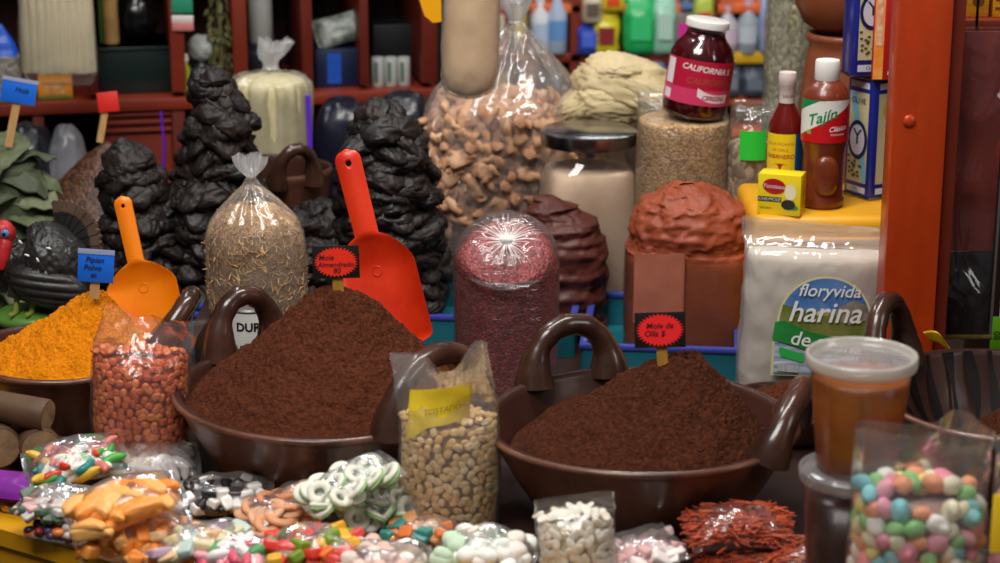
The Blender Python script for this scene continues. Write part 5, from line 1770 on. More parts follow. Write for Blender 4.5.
g.grid(P, wrap=True, flip=False); mk('lid', g, filmmat('lid_film', haze=.30, gloss=.12, bump=.4, bscale=14, rough=.12, fres=.3), cup)
g = G(sharp=None); k = .985
g.lathe([(0, .003), (RLd * .70 * k, .003), (RLd * .735 * k, .006), (RLd * .885 * k, hC - .022), (RLd * .84, hC - .021), (0, hC - .020)], 64)
tag(mk('amber_liquid', g, M_amber, loc=cup.location), 'cloudy amber liquid inside the lidded plastic cup', 'liquid', kind='stuff')
z2 = z1 - .0012
cx2, R2b = xat(852, cY, .84), 55 / FPX * 2.12
tub = thing('plastic_tub', 'clear plastic tub of dark sauce under the amber cup', 'tub', (cx2, cY, TZ))
ht_ = z2 - TZ
g = G(sharp=None); g.lathe([(0, 0), (R2b * .72, 0), (R2b * .76, .004), (R2b * .90, ht_ - .014), (R2b * .95, ht_ - .010)], 72); mk('tub_wall', g, filmmat('tub_wall', haze=.015, gloss=.02, bump=.3, bscale=14, rough=.15, fres=.25), tub)
g = G(sharp=None); g.lathe([(R2b * .93, ht_ - .012), (R2b * .985, ht_ - .012), (R2b, ht_ - .008), (R2b, ht_ - .002), (R2b * .985, ht_), (R2b * .94, ht_), (R2b * .92, ht_ - .003), (R2b * .88, ht_ - .004), (R2b * .86, ht_ - .0015), (0, ht_ - .0015)], 80); mk('lid', g, filmmat('tub_lid', haze=.20, gloss=.08, bump=.2, bscale=14, rough=.15, fres=.3), tub)
g = G(sharp=None); g.lathe([(0, .003), (R2b * .71, .003), (R2b * .745, .006), (R2b * .86, ht_ - .035), (0, ht_ - .034)], 64)
tag(mk('dark_sauce', g, pm('dark_sauce', '#2a130b', .3, '#3a1d10', 20, coat=.3), loc=tub.location), 'dark brown sauce inside the tub under the amber cup', 'sauce', kind='stuff')

# ---- hanging film sleeve of dark tablets beside the post
sY = 2.70
a, b = at(957, 28, sY), at(957, 338, sY)
w_ = 62 / FPX * 2.85
o = thing('hanging_sleeve', 'long hanging clear sleeve over a dark red-brown sheet beside the post', 'sleeve', (b.x, sY, b.z))
hS = a.z - b.z
n, m = 60, 24
P = np.zeros((n, m, 3))
for i in range(n):
    for j in range(m):
        u, v = -1 + 2 * j / (m - 1), i / (n - 1)
        P[i, j] = (u * w_ / 2, -.004 * (1 - u ** 4), v * hS)
P[..., 1] -= .0075 * ridged(P * np.array((16, 1, 11)), 2, 4) * (.3 + .7 * np.sin(np.linspace(0, PI, m)))[None, :]
loop = np.concatenate([P, (P * np.array((1, 0, 1)) + np.array((0, .012, 0)))[:, ::-1]], axis=1)
g = G(sharp=None); g.grid(loop, wrap=True); g.fan(loop[0], loop[0].mean(0)); g.fan(loop[-1], loop[-1].mean(0), flip=True)
mk('film', g, filmmat('sleeve_film', haze=.01, gloss=.07, bump=1.0, bscale=8, rough=.14, fres=.14, stretch=(1.4, 1, .8), bdist=.03), o)
g = G(); g.box((0, .002, hS * .64), (w_ * .96, .006, hS * .70), bev=.001); mk('upper_sheet', g, pm('sleeve_red', '#8c3a30', .4, '#742c24', 6), o)
g = G(); g.box((0, .002, hS * .145), (w_ * .96, .006, hS * .28), bev=.001); mk('lower_sheet', g, pm('sleeve_dark', '#1c1210', .4), o)
g = G(); g.box((w_ / 2 + .002, .002, hS / 2), (.004, .012, hS * 1.01), bev=.001); mk('edge_strip', g, pm('sleeve_edge', '#5c5a58', .35), o)
g = G(); g.box((.0, .004, .003), (w_ * 1.1, .02, .005), bev=.001); mk('bottom_bar', g, pm('olive_bar', '#6b5a18', .5), o)
g = G(); g.tube([(0, .006, hS - .01), (0, .006, hS + .12)], .002, 8); mk('hanger_cord', g, M_black, o)

# ---- yellow boxes on a ledge above, packets behind, at the right end
yY = 2.78
q = at(975, 17, yY)
g = G(); g.box((q.x + .04, yY + .07, q.z - .012), (.16, .17, .02), bev=.002)
o = mk('ledge_board', g, M_orange_dk); tag(o, 'short orange-brown ledge carrying the yellow boxes above the sleeve', 'ledge')
g = G(); g.box((q.x + .075, yY + .13, (q.z - .02 + TZ) / 2), (.05, .03, q.z - .02 - TZ), bev=.002); ob = mk('support_board', g, M_wood_dk, o); ob.matrix_parent_inverse = o.matrix_world.inverted()
M_ybox2 = pm('yellow_carton', '#f0bc1c', .45, '#dc8a1c', 25, stretch=(1, 1, 8))
for k, (dx, lb, nm) in enumerate(((-.014, 'yellow striped carton on the ledge, the one next to the orange post', 'a'), (.062, 'yellow striped carton on the ledge, the one farther from the orange post', 'b'))):
    o = thing('carton_box', lb, 'box', (q.x + dx, yY + .05, q.z - .0015))
    g = G(); g.box((0, 0, .03), (.07, .08, .06), bev=.001); mk('carton_body', g, M_ybox2, o)
    g = G(); quad(g, (-.005, -.0405, .03), .017, .05); mk('grey_panel', g, pm('grey_print', '#8f8c86', .5), o, smooth=False)
    g = G()
    for zz_ in (.012, .024, .036):
        quad(g, (-.024, -.0405, zz_), .016, .004)
    disc(g, (.02, -.0405, .022), .008, .008, (1, 0, 0), (0, 0, 1)); mk('print', g, pm('brown_print', '#7a4a12', .5), o, smooth=False)
q = at(985, 262, 3.0)
g = G(); g.box((q.x + .08, 3.10, q.z - .015), (.24, .24, .03), bev=.003)
o = mk('back_ledge', g, M_wood_dk); tag(o, 'brown ledge under the magenta cloth behind the sleeve', 'ledge')
for dz in (0,):
    for sx_ in (-.1, .1):
        g = G(); g.box((q.x + .08 + sx_, 3.15, (q.z - .03 + TZ) / 2), (.03, .03, q.z - .03 - TZ), bev=.002); o2 = mk('ledge_leg', g, M_wood_dk, o); o2.matrix_parent_inverse = o.matrix_world.inverted()
g = G(sharp=None); g.blob((q.x + .075, 3.08, q.z + .12), (.075, .05, .12), 60, 40, e=.8, disp=lambda D: .12 * ridged(D * np.array((4, 4, 1.2)), 3, 4))
o = mk('magenta_cloth', g, pm('magenta_cloth', '#c01fb0', .6, '#9a1490', 8)); tag(o, 'crumpled magenta cloth bundle on the brown ledge behind the sleeve', 'cloth')
q = at(996, 90, 3.05)
zz_ = q.z
g = G(); g.box((q.x + .06, 3.13, zz_ - .01), (.2, .2, .015), bev=.002); o = mk('upper_ledge', g, M_orange_dk); tag(o, 'thin ledge under the red and white packets beside the sleeve', 'ledge')
for k, (cl, lb) in enumerate((('#b8202a', 'red packet at the bottom of the small pile beside the sleeve'), ('#d8d6d0', 'white packet in the middle of the small pile beside the sleeve'), ('#c8c4bc', 'off-white packet at the top of the small pile beside the sleeve'))):
    g = G(); g.box((q.x + .055, 3.09, zz_ - .002 + .0165 + .034 * k), (.09, .07, .032), bev=.004)
    o = mk('packet', g, pm('packet_' + str(k), cl, .5)); tag(o, lb, 'packet', 'packets beside the sleeve')

# ---- yellow strip on the bowl's rim, green tag
a, b = at(927, 337, 2.60), at(956, 358, 2.575)
g = G(sharp=None)
d = b - a
n = 14
Pq = np.array([[tuple(a + d * (i / (n - 1)) + Vector((.0, .0, .010 * math.sin(PI * i / (n - 1)))) + Vector((.012 * (j / 5 - .5), .004 * (j / 5), -.024 * (j / 5 - .5) * (1 - .4 * abs(2 * i / (n - 1) - 1))))) for j in range(6)] for i in range(n)])
g.grid(np.concatenate([Pq, (Pq + np.array((0, .0015, -.0005)))[:, ::-1]], axis=1), wrap=True)
o = mk('yellow_strip', g, pm('yellow_strip', '#e8b818', .4)); tag(o, 'curved yellow plastic strip leaning on the rim of the half-empty bowl', 'strip')
q = at(996, 333, 2.80)
o = thing('price_tag', 'bright green paper tag hanging at the far end beyond the sleeve', 'tag', q)
g = G(); g.box((.004, 0, 0), (.024, .001, .05), bev=.0003); mk('card', g, pm('green_tag', '#7ed321', .5), o)
g = G(); text_on_plane(g, '80', .014, (.002, -.0009, -.004), (0, 0, 1), (-1, 0, 0)); mk('handwriting', g, M_ink_blue, o, smooth=False)
g = G(); g.tube([(.004, .001, .024), (.006, .004, .20), (.004, .006, .375)], .0008, 6); mk('string', g, M_white, o)
# ================================================================== the front of the table: upright bags and bags of sweets
def mats_of(prefix, cols, rough=.45, sugar=False, sss=.15, coat=.1):
    return [pm(prefix + '_' + str(i), c, rough, bump=.8 if sugar else 0, bscale=420 if sugar else 100, sss=sss, coat=0 if sugar else coat, bdist=.001) for i, c in enumerate(cols)]


def open_bag(name, label, c, w, d, h, fill, yaw=0, tilt=0, mat=None, top_w=1.0, seed=0, wave=.02, lean=0.0, cat='bag', topd=.006, shear_top=0.0, bulge=1.0):
    """upright open-topped bag; returns (root, content key rows)"""
    o = thing(name, label, cat, c, (0, tilt, yaw))
    kf = [(0, w * .78, d * .75, 2.5, 0, 0), (h * .03, w * .93, d * .92, 2.4, 0, 0), (fill * .45, w * bulge, d, 2.2, 0, 0), (fill * .85, w * .985, d * .9, 2.15, 0, 0), (fill + (h - fill) * .35, w * (1 + top_w) / 2, d * .45, 2.1, lean * .3, 0), (h, w * top_w, topd, 2.05, lean, .0)]
    P = crinkle(rings(kf, 70, 130), .0022, 36, seed)
    t_ = np.clip((P[..., 2] - fill) / (h - fill), 0, 1)
    P[..., 1] += wave * t_ * fbm(np.stack([P[..., 0] * 22, P[..., 2] * 9, P[..., 2] * 0 + seed], -1), 2, seed + 2) * 1.6
    P[..., 2] += t_ ** 2 * (wave * .7 * vnoise(np.stack([P[..., 0] * 26, P[..., 1] * 8, P[..., 0] * 0 + seed], -1), seed + 5) + shear_top * P[..., 0])
    g = G(sharp=None); g.grid(P, wrap=True); g.fan(P[0], P[0].mean(0))
    mk('film', g, mat or M_film, o)
    return o, kf


def content_rows(kf, fill, inset):
    K = np.array(kf)
    zz = np.linspace(.004, fill, 12)
    out = []
    for z in zz:
        a, b = np.interp(z, K[:, 0], K[:, 1]) - inset, np.interp(z, K[:, 0], K[:, 2]) - inset
        out.append((z, max(a, .004), max(b, .004), 2.2, 0, 0))
    z, a, b = out[-1][:3]
    out += [(z + .002, a * .7, b * .7, 2.1, 0, 0), (z + .003, .003, .003, 2, 0, 0)]
    return out


def wrap_place(o, kf, fill, inset, step, fn, sweep=(PI * .93, PI * 2.07), top=True, jitter=.3, zlo=.008):
    """call fn(local point, outward normal) over the front of the bag's filling and over its top"""
    K = np.array(kf)
    z = zlo
    row = 0
    while z < fill:
        a, b = np.interp(z, K[:, 0], K[:, 1]) - inset, np.interp(z, K[:, 0], K[:, 2]) - inset
        circ = PI * (3 * (a + b) - math.sqrt((3 * a + b) * (a + 3 * b))) * (sweep[1] - sweep[0]) / (2 * PI)
        n = max(3, int(circ / step))
        for j in range(n):
            t = sweep[0] + (sweep[1] - sweep[0]) * (j + .5 * (row % 2) + random.uniform(-jitter, jitter)) / n
            p = Vector((a * math.cos(t), b * math.sin(t), z + random.uniform(-jitter, jitter) * step))
            fn(p, Vector((math.cos(t) / a, math.sin(t) / b, 0)).normalized())
        z += step * .88
        row += 1
    if top:
        a, b = np.interp(fill, K[:, 0], K[:, 1]) - inset, np.interp(fill, K[:, 0], K[:, 2]) - inset
        y = -b
        while y < b:
            wx = a * math.sqrt(max(0, 1 - (y / b) ** 2)) if b > 0 else 0
            x = -wx
            while x < wx:
                fn(Vector((x + random.uniform(-.2, .2) * step, y, fill + random.uniform(0, .6) * step + .1 * (a - abs(x)))), Vector((random.uniform(-.3, .3), -.3, 1)).normalized())
                x += step
            y += step


def filling(o, name, label, cat, kf, fill, inset, mat):
    P = crinkle(rings(content_rows(kf, fill, inset), 40, 60), .0012, 60, 3)
    g = G(sharp=None); g.grid(P, wrap=True); g.fan(P[0], P[0].mean(0))
    f = mk(name, g, mat, loc=o.location, rot=o.rotation_euler)
    return tag(f, label, cat, kind='stuff')


def placer(o, protos, name, label, cat, group, scale=(.9, 1.1), tilt=.25, counter=None, limit=10 ** 6, labels=None):
    M = Matrix.LocRotScale(o.location, o.rotation_euler, None)
    R3 = o.rotation_euler.to_matrix()
    cnt = counter if counter is not None else [0]

    def fn(p, n):
        if cnt[0] >= limit:
            return
        k = random.randrange(len(protos))
        lb = labels[k] if labels else label
        gp = (group + ', ' + lb.split()[0]) if labels else group
        put(protos, k, name, M @ p, ori(R3 @ n, random.uniform(0, 6.28), tilt), random.uniform(*scale), lb, cat, gp)
        cnt[0] += 1
    return fn


def bean_geo(L, W, T, s, split=True, nu=18, nv=12):
    g = G(sharp=None)
    dsp = (lambda D: .06 * fbm(D * 3, 2, s) - (.16 * np.exp(-(D[..., 1] / .16) ** 2) * (D[..., 2] > .2) if split else 0))
    g.blob((0, 0, 0), (L / 2, W / 2, T / 2), nu, nv, e=.9, disp=dsp)
    return g


# ---- bag of orange-red coated seeds (left)
random.seed(21)
pY = 2.415
c = at(139, 447, pY)
h = at(150, 314, pY).z - TZ
fill = at(139, 362, pY - .04).z - TZ
o, kf = open_bag('snack_bag', 'open clear bag of orange-red chili-coated nuts beside the orange powder', (c.x + .002, pY, TZ), .063, .052, h, fill, yaw=math.radians(4), tilt=math.radians(2), seed=3, top_w=1.0, lean=.022, wave=.022, shear_top=.02)
M_red = [pm('chili_nut_a', '#e87a44', .4, '#cc5626', 90, coat=.15), pm('chili_nut_b', '#f09458', .4, '#d86c36', 90, coat=.15), pm('chili_nut_c', '#d4622e', .4, '#b0461a', 90, coat=.15)]
PR = [proto('chili_nut', bean_geo(.0125, .0098, .006, s), M_red[s % 3]) for s in range(6)]
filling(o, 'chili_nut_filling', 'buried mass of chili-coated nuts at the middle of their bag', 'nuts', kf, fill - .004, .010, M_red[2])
wrap_place(o, kf, fill, .0055, .0098, placer(o, PR, 'chili_nut', 'orange-red chili-coated nut in the open bag beside the orange powder', 'nut', 'chili-coated nuts in the bag', limit=320), zlo=.03)

# ---- bag of peanuts with yellow paper
random.seed(22)
pY = 2.235
c = at(450, 522, pY)
h = at(430, 352, pY).z - TZ
fill = at(450, 428, pY - .03).z - TZ
o, kf = open_bag('peanut_bag', 'open clear bag of shelled peanuts with yellow paper, between the big bowls', (c.x, pY, TZ), .0605, .048, h, fill, yaw=math.radians(-3), tilt=math.radians(0), seed=6, top_w=.98, lean=-.012, wave=.035, shear_top=.18, bulge=1.02,
                 mat=filmmat('peanut_film', haze=.10, gloss=.06, bump=.8, bscale=26, fres=.25))
M_pn = [pm('peanut_a', '#ecc88c', .4, '#dab074', 70, coat=.1), pm('peanut_b', '#e2b878', .4, '#cfa264', 70, coat=.1), pm('peanut_c', '#f2d6a2', .4, '#e0bb84', 70, coat=.1)]
PN = [proto('peanut', bean_geo(.0122, .0092, .0064, s), M_pn[s % 3]) for s in range(6)]
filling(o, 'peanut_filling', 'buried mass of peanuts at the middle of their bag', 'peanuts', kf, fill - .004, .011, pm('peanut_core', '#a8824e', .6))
wrap_place(o, kf, fill, .0056, .0098, placer(o, PN, 'peanut', 'shelled golden peanut in the open bag between the big bowls', 'peanut', 'peanuts in the bag', limit=330), zlo=.012)
g = G(sharp=None)
n, m = 20, 24
Pq = np.zeros((n, m, 3))
for i in range(n):
    for j in range(m):
        u, v = -1 + 2 * j / (m - 1), i / (n - 1)
        Pq[i, j] = (u * .037 + .004 * v - .012, -.030 + .012 * u * u + .004 * math.sin(v * 3 + u * 2), fill + .002 + v * .046 + .007 * u - (.02 * max(0, -u - .3) * (1 - v)))
Pq[..., 1] += .004 * fbm(Pq * 40, 2, 4)
g.grid(np.concatenate([Pq, (Pq + np.array((0, .0006, 0)))[:, ::-1]], axis=1), wrap=True)
pp = mk('paper_note', g, pm('yellow_paper', '#f0cf28', .55), loc=o.location, rot=o.rotation_euler); tag(pp, 'bright yellow paper note inside the top of the peanut bag', 'note')
V, F = text_geo('TOSTADO', .0095, .2)
g = G(); X, Z = V[:, 0] - .006, V[:, 1] + fill + .022 + .2 * V[:, 0]
u = (X + .012) / .037
g.add(np.stack([X, -.030 + .012 * u * u + .004 * np.sin(((Z - fill) / .046) * 3 + u * 2) - .0042, Z], -1), F)
mk('handwriting', g, pm('faint_ink', '#8a7a2a', .6), pp, smooth=False)

# ---- bag of white pumpkin seeds (front middle)
random.seed(23)
pY = 2.05
c = at(580, 600, pY)
h = at(580, 498, pY).z - TZ
fill = at(580, 528, pY - .03).z - TZ
o, kf = open_bag('seed_bag', 'small open clear bag of white pumpkin seeds in front of the dark powder bowl', (c.x, pY, TZ), .044, .034, h, fill, yaw=math.radians(-4), tilt=math.radians(-4), seed=9, top_w=1.0, wave=.006, topd=.012)
M_ps = mats_of('pumpkin_seed', ['#f3ebdc', '#ebdfca', '#f8f2e6'], .5)
PS = [proto('pumpkin_seed', bean_geo(.0165, .0095, .0036, s, False), M_ps[s % 3]) for s in range(6)]
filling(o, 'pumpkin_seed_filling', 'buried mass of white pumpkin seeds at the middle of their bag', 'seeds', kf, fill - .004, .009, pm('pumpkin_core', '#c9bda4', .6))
wrap_place(o, kf, fill, .0042, .0100, placer(o, PS, 'pumpkin_seed', 'white pumpkin seed in the small open bag before the bowl', 'seed', 'pumpkin seeds in the small bag', limit=200), zlo=.035)

# ---- jelly eggs, two bags at the right corner
EGG = ['#efe8cc', '#f2a8ba', '#8acbd0', '#f2e08c', '#94cc84', '#f0a278', '#f4f0e6', '#ee94a8']
EGN = ['cream', 'pink', 'turquoise', 'yellow', 'green', 'orange', 'white', 'rose']
M_egg = mats_of('jelly_egg', EGG, .6, True, sss=.3)


def egg_geo(s):
    g = G(sharp=None)
    g.blob((0, 0, 0), (.0122, .0088, .0088), 24, 16, disp=lambda D: .06 * fbm(D * 2.5, 2, s) + .10 * D[..., 0])
    return g


EP = [proto('jelly_egg', egg_geo(s), M_egg[s]) for s in range(8)]
random.seed(24)
pY = 1.90
c = at(915, 660, pY)
h = at(915, 424, pY).z - TZ
fill = at(915, 512, pY - .05).z - TZ
bw = 69 / FPX * 2.02
o, kf = open_bag('candy_bag', 'tall open clear bag of pastel jelly eggs in front of the amber cup', (xat(915, pY, .8), pY, TZ), bw, .055, h, fill, yaw=math.radians(2), seed=12, top_w=1.0, wave=.022, bulge=1.0, topd=.02,
                 mat=filmmat('egg_film', haze=.06, gloss=.06, bump=.5, bscale=14, fres=.25))
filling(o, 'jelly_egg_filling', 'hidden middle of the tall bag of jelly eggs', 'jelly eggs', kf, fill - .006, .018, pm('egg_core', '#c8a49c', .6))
for ins in (.0105,):
    wrap_place(o, kf, fill, ins, .0160, placer(o, EP, 'jelly_egg', '', 'sweet', 'jelly eggs in the tall bag', scale=(.85, 1.2), tilt=.9, limit=260, labels=[n_ + ' sugared jelly egg in the tall open bag before the amber cup' for n_ in EGN]), zlo=.03)
random.seed(25)
pY = 1.885
xx = xat(1040, pY, .78)
fill2 = at(1000, 505, pY - .04).z - TZ
o, kf = open_bag('candy_bag', 'second bag of pastel jelly eggs with yellow paper, cut by the picture edge', (xx, pY, TZ), .054, .045, h * .98, fill2, seed=15, top_w=1.0, wave=.02, topd=.01, mat=MATS['egg_film'])
filling(o, 'jelly_egg_filling', 'hidden middle of the second bag of jelly eggs', 'jelly eggs', kf, fill2 - .006, .018, pm('egg_core', '#c8a49c', .6))
wrap_place(o, kf, fill2, .0105, .0160, placer(o, EP, 'jelly_egg', '', 'sweet', 'jelly eggs in the second bag', scale=(.85, 1.15), tilt=.9, limit=90, labels=[n_ + ' sugared jelly egg in the second bag, the one with yellow paper' for n_ in EGN]), sweep=(PI * .85, PI * 1.6), zlo=.06)
q = at(994, 520, 1.85)
g = G(sharp=None); g.box((q.x + .012, 1.838, q.z), (.034, .0012, .062), bev=.0004, rot=(0, 0, math.radians(-12)))
pp = mk('paper_note', g, pm('yellow_paper', '#f0cf28', .55)); tag(pp, 'yellow paper note against the second bag of jelly eggs', 'note')

# ---- lying bags of sweets
M_bagfilm = filmmat('sweet_bag_film', haze=.17, gloss=.07, bump=1.0, bscale=34, fres=.22, stretch=(1, 1, 1), rough=.2)


def ring_geo(R, r, s, flat=.6):
    g = G(sharp=None)
    a = np.linspace(0, 2 * PI, 24, endpoint=False); b = np.linspace(0, 2 * PI, 10, endpoint=False)
    A, Bb = np.meshgrid(a, b, indexing='ij')
    P = np.stack([(R + r * np.cos(Bb)) * np.cos(A), (R + r * np.cos(Bb)) * np.sin(A), r * flat * np.sin(Bb)], -1)
    P = P + .0006 * vnoise(P * 150, s)[..., None]
    P = np.concatenate([P, P[:1]], axis=0)
    g.grid(P, wrap=True)
    return g


def worm_geo(L, r, s, bend=.006):
    g = G(sharp=None)
    n = 14
    pts = [(L * (t - .5), bend * math.sin(t * 5 + s), bend * .5 * math.sin(t * 4 + 2 * s)) for t in np.linspace(0, 1, n)]
    g.tube(pts, [r * (1 - .75 * abs(2 * t - 1) ** 4) for t in np.linspace(0, 1, n)], 10)
    return g


def block_geo(x, y, z, s, bev=.002):
    g = G(sharp=None)
    g.blob((0, 0, 0), (x / 2, y / 2, z / 2), 28, 18, e=.38, disp=lambda D: .05 * fbm(D * 3, 2, s))
    return g


def wedge_geo(L, W, T, s):
    g = G(sharp=math.radians(50))
    n = 12
    V = []
    arc_ = [(L / 2 * math.cos(a), W * math.sin(a)) for a in np.linspace(0, PI, n)]
    bm = bmesh.new()
    lo = [bm.verts.new((x, y - W * .4, -T / 2)) for x, y in arc_]; hi = [bm.verts.new((x, y - W * .4, T / 2)) for x, y in arc_]
    bm.faces.new(lo[::-1]); bm.faces.new(hi)
    for i in range(n):
        bm.faces.new((lo[i], lo[(i + 1) % n], hi[(i + 1) % n], hi[i]))
    bmesh.ops.bevel(bm, geom=bm.edges[:], offset=T * .16, segments=2, affect='EDGES')
    bm.verts.index_update()
    g.add([v.co[:] for v in bm.verts], [[v.index for v in f.verts] for f in bm.faces])
    bm.free()
    return g


def sweet_bag(label, pc, z, L, W, hgt, yaw, protos, pname, plabels, pcat, step, seed, tilt=(0, 0), layers=(.25, .72), film=None, scale=(.85, 1.1), bagname='candy_bag', flat=.5, inset=.82, hb=None, n_max=60, align=None, spin=None):
    """pillow bag lying at pixel pc, its seam plane at height z; filled with individual sweets"""
    random.seed(seed)
    c = onz(pc[0], pc[1], z)
    o = thing(bagname, label, 'bag', (c.x, c.y, z), (tilt[0], tilt[1], yaw))
    top, bot = pillow(L, W, hgt, 40, 32, .12, seed, .0035, hb)
    g = G(sharp=None); g.grid(top); g.grid(bot, flip=True)
    mk('film', g, film or M_bagfilm, o)
    M = Matrix.LocRotScale(o.location, o.rotation_euler, None)
    R3 = o.rotation_euler.to_matrix()
    cnt = 0
    hr_ = .8 * max(max(abs(v.co.x) for v in me_.vertices) for me_ in protos)
    ix_, iy_ = min(inset, max(.3, .96 - hr_ / L)), min(inset, max(.3, .98 - hr_ * (.8 if align is None else .55) / W))
    for li, lay in enumerate(layers):
        y = -W * iy_
        row = 0
        while y < W * iy_:
            x = -L * ix_ + (step / 2 if row % 2 else 0)
            while x < L * ix_:
                u, v = x / L * 1.12, y / W * 1.05
                k = max(0, 1 - abs(u) ** 3.2) ** .55 * max(0, 1 - abs(v) ** 3) ** .55
                if k > .22 and cnt < n_max:
                    p = Vector((x + random.uniform(-.25, .25) * step, y + random.uniform(-.25, .25) * step, hgt * k * lay))
                    i = random.randrange(len(protos))
                    if align is None:
                        rot = ori(R3 @ Vector((random.uniform(-1, 1) * flat, random.uniform(-1, 1) * flat, 1)), random.uniform(0, 6.28), .1)
                    else:
                        rot = ori(R3 @ Vector((random.uniform(-1, 1) * flat, random.uniform(-1, 1) * flat, 1)), yaw + align + random.uniform(-.25, .25), .05)
                    lb = plabels[i] if isinstance(plabels, list) else plabels
                    put(protos, i, pname, M @ p, rot, random.uniform(*scale), lb, pcat, lb)
                    cnt += 1
                x += step
            y += step * .9
            row += 1
    return o


R_ = math.radians
# sweets' shapes and colours
GUM = ['#e9e6dc', '#3f9c3c', '#d8b23a', '#1f7d78', '#d97b74', '#f0ede4', '#4fae4a', '#c8321f']
GUN = ['white', 'green', 'yellow', 'teal', 'pink', 'ivory', 'bright green', 'red']
M_gum = mats_of('gummy', GUM, .35)
P_gum = [proto('gummy_sweet', worm_geo(.040 + .004 * (s % 3), .0062, s, .005), M_gum[s]) for s in range(8)]
sweet_bag('clear bag of green, white and yellow gummy strips beside the brown sugar cones', (76, 462), .748, .064, .045, .024, R_(22), P_gum, 'gummy_sweet', [n + ' gummy strip in the bag beside the brown sugar cones' for n in GUN], 'sweet', .016, 31, tilt=(R_(14), R_(-6)), align=.5, n_max=46)
M_gray = mats_of('sugared_stick', ['#b8b0ae', '#c4bcb8', '#a09896', '#cbbba4'], .7, True)
P_gray = [proto('sugared_stick', worm_geo(.048, .0068, s, .002), M_gray[s]) for s in range(4)]
sweet_bag('clear bag of grey sugar-dusted sticks under the chili nut bag', (156, 462), .735, .056, .042, .020, R_(12), P_gray, 'sugared_stick', 'grey sugar-dusted stick in the bag under the chili nuts', 'sweet', .0165, 32, tilt=(R_(12), 0), align=PI / 2 + .5, n_max=26, flat=.2)
# lowest bags, by the table's edge
M_dk = mats_of('dark_sweet', ['#3a2238', '#8c2a1c', '#d4772e', '#5a4a6a', '#c9c2ba'], .3)
P_dk = [proto('small_sweet', bean_geo(.016, .013, .011, s, False), M_dk[s]) for s in range(5)]
sweet_bag('clear bag of dark purple and red sweets, lowest at the table edge', (72, 530), .712, .048, .035, .018, R_(-22), P_dk, 'small_sweet', [n + ' small sweet in the lowest bag at the table edge' for n in ('dark purple', 'dark red', 'orange', 'mauve', 'grey-white')], 'sweet', .014, 33, n_max=40)
M_wp = mats_of('white_pink', ['#e6dfd8', '#e2b4b0', '#d8cfc8', '#556a58', '#c98a8c'], .5)
P_wp = [proto('pastel_sweet', block_geo(.022, .014, .009, s), M_wp[s]) for s in range(5)]
sweet_bag('clear bag of white and pink sweets under the gummy strip bag', (62, 505), .738, .052, .038, .018, R_(-12), P_wp, 'pastel_sweet', [n + ' block sweet in the bag under the gummy strips' for n in ('white', 'pale pink', 'off-white', 'dark green', 'dusty pink')], 'sweet', .017, 34, tilt=(R_(8), R_(4)), n_max=34)
# orange candied fruit, three bags
M_oj = mats_of('candied_orange', ['#f8a048', '#f4943c', '#fab668'], .4, sss=.45)
def soft_wedge(s):
    g = G(sharp=None)
    g.blob((0, 0, 0), (.024, .0085, .0075), 36, 20, e=.62, disp=lambda D: .10 * fbm(D * 2.2, 2, s))
    g.V = [(x, y * (1.15 - 14 * x) - 9 * x * x, z * (1.1 - 8 * x)) for x, y, z in g.V]
    return g


P_oj = [proto('candied_wedge', soft_wedge(s), M_oj[s]) for s in range(3)]
P_oj2 = [proto('candied_block', block_geo(.024, .018, .016, s), M_oj[s]) for s in range(3)]
sweet_bag('clear bag of orange candied blocks lowest of the three orange bags', (176, 548), .722, .060, .040, .020, R_(14), P_oj2, 'candied_block', 'orange candied block in the lowest of the three orange bags', 'sweet', .021, 35, n_max=26)
sweet_bag('clear bag of orange candied blocks, middle of the three orange bags', (134, 532), .738, .068, .044, .028, R_(14), P_oj2, 'candied_block', 'orange candied block in the middle one of the orange bags', 'sweet', .021, 36, tilt=(R_(6), R_(-3)), n_max=30)
sweet_bag('clear bag of orange candied wedges, topmost of the three orange bags', (126, 505), .775, .068, .040, .026, R_(20), P_oj, 'candied_wedge', 'orange candied wedge in the topmost orange bag', 'sweet', .020, 37, tilt=(R_(14), R_(-12)), n_max=34, flat=.25, align=.2, inset=.78)
# black and white
M_bw = mats_of('liquorice', ['#161416', '#e8e4de', '#241f20', '#dcd8d2', '#37312f'], .28, coat=.3)
P_bw = [proto('liquorice_sweet', block_geo(.018, .015, .012, s), M_bw[s]) for s in range(5)]
sweet_bag('clear bag of black and white liquorice sweets in front of the big powder bowl', (226, 496), .738, .058, .040, .021, R_(4), P_bw, 'liquorice_sweet', [n + ' liquorice sweet in the black and white bag' for n in ('black', 'white', 'deep black', 'off-white', 'charcoal')], 'sweet', .0165, 38, tilt=(R_(10), 0), n_max=50)
# peach rings, coconut rings
M_pe = mats_of('peach', ['#d99a70', '#cf8a60', '#e2ab84'], .55, True)
P_pe = [proto('peach_twist', ring_geo(.013, .0062, s), M_pe[s]) for s in range(3)]
sweet_bag('clear bag of peach-coloured twisted rings between liquorice and green-white rings', (281, 510), .735, .050, .040, .020, R_(30), P_pe, 'peach_twist', 'peach-coloured twisted ring sweet in its clear bag', 'sweet', .020, 39, tilt=(R_(12), R_(-6)), n_max=30)
M_gw = mats_of('ring_sweet', ['#e8e5d8', '#e2e0d0', '#8fbf7a'], .5, True)


def tworing(s):
    g = G(sharp=None)
    a = ring_geo(.0105, .0052, s, .6)
    b = ring_geo(.0105, .0054, s + 4, .35)
    g.add(a.V, a.F, 0); g.add([(x, y, z - .0036) for x, y, z in b.V], b.F, 1)
    return g


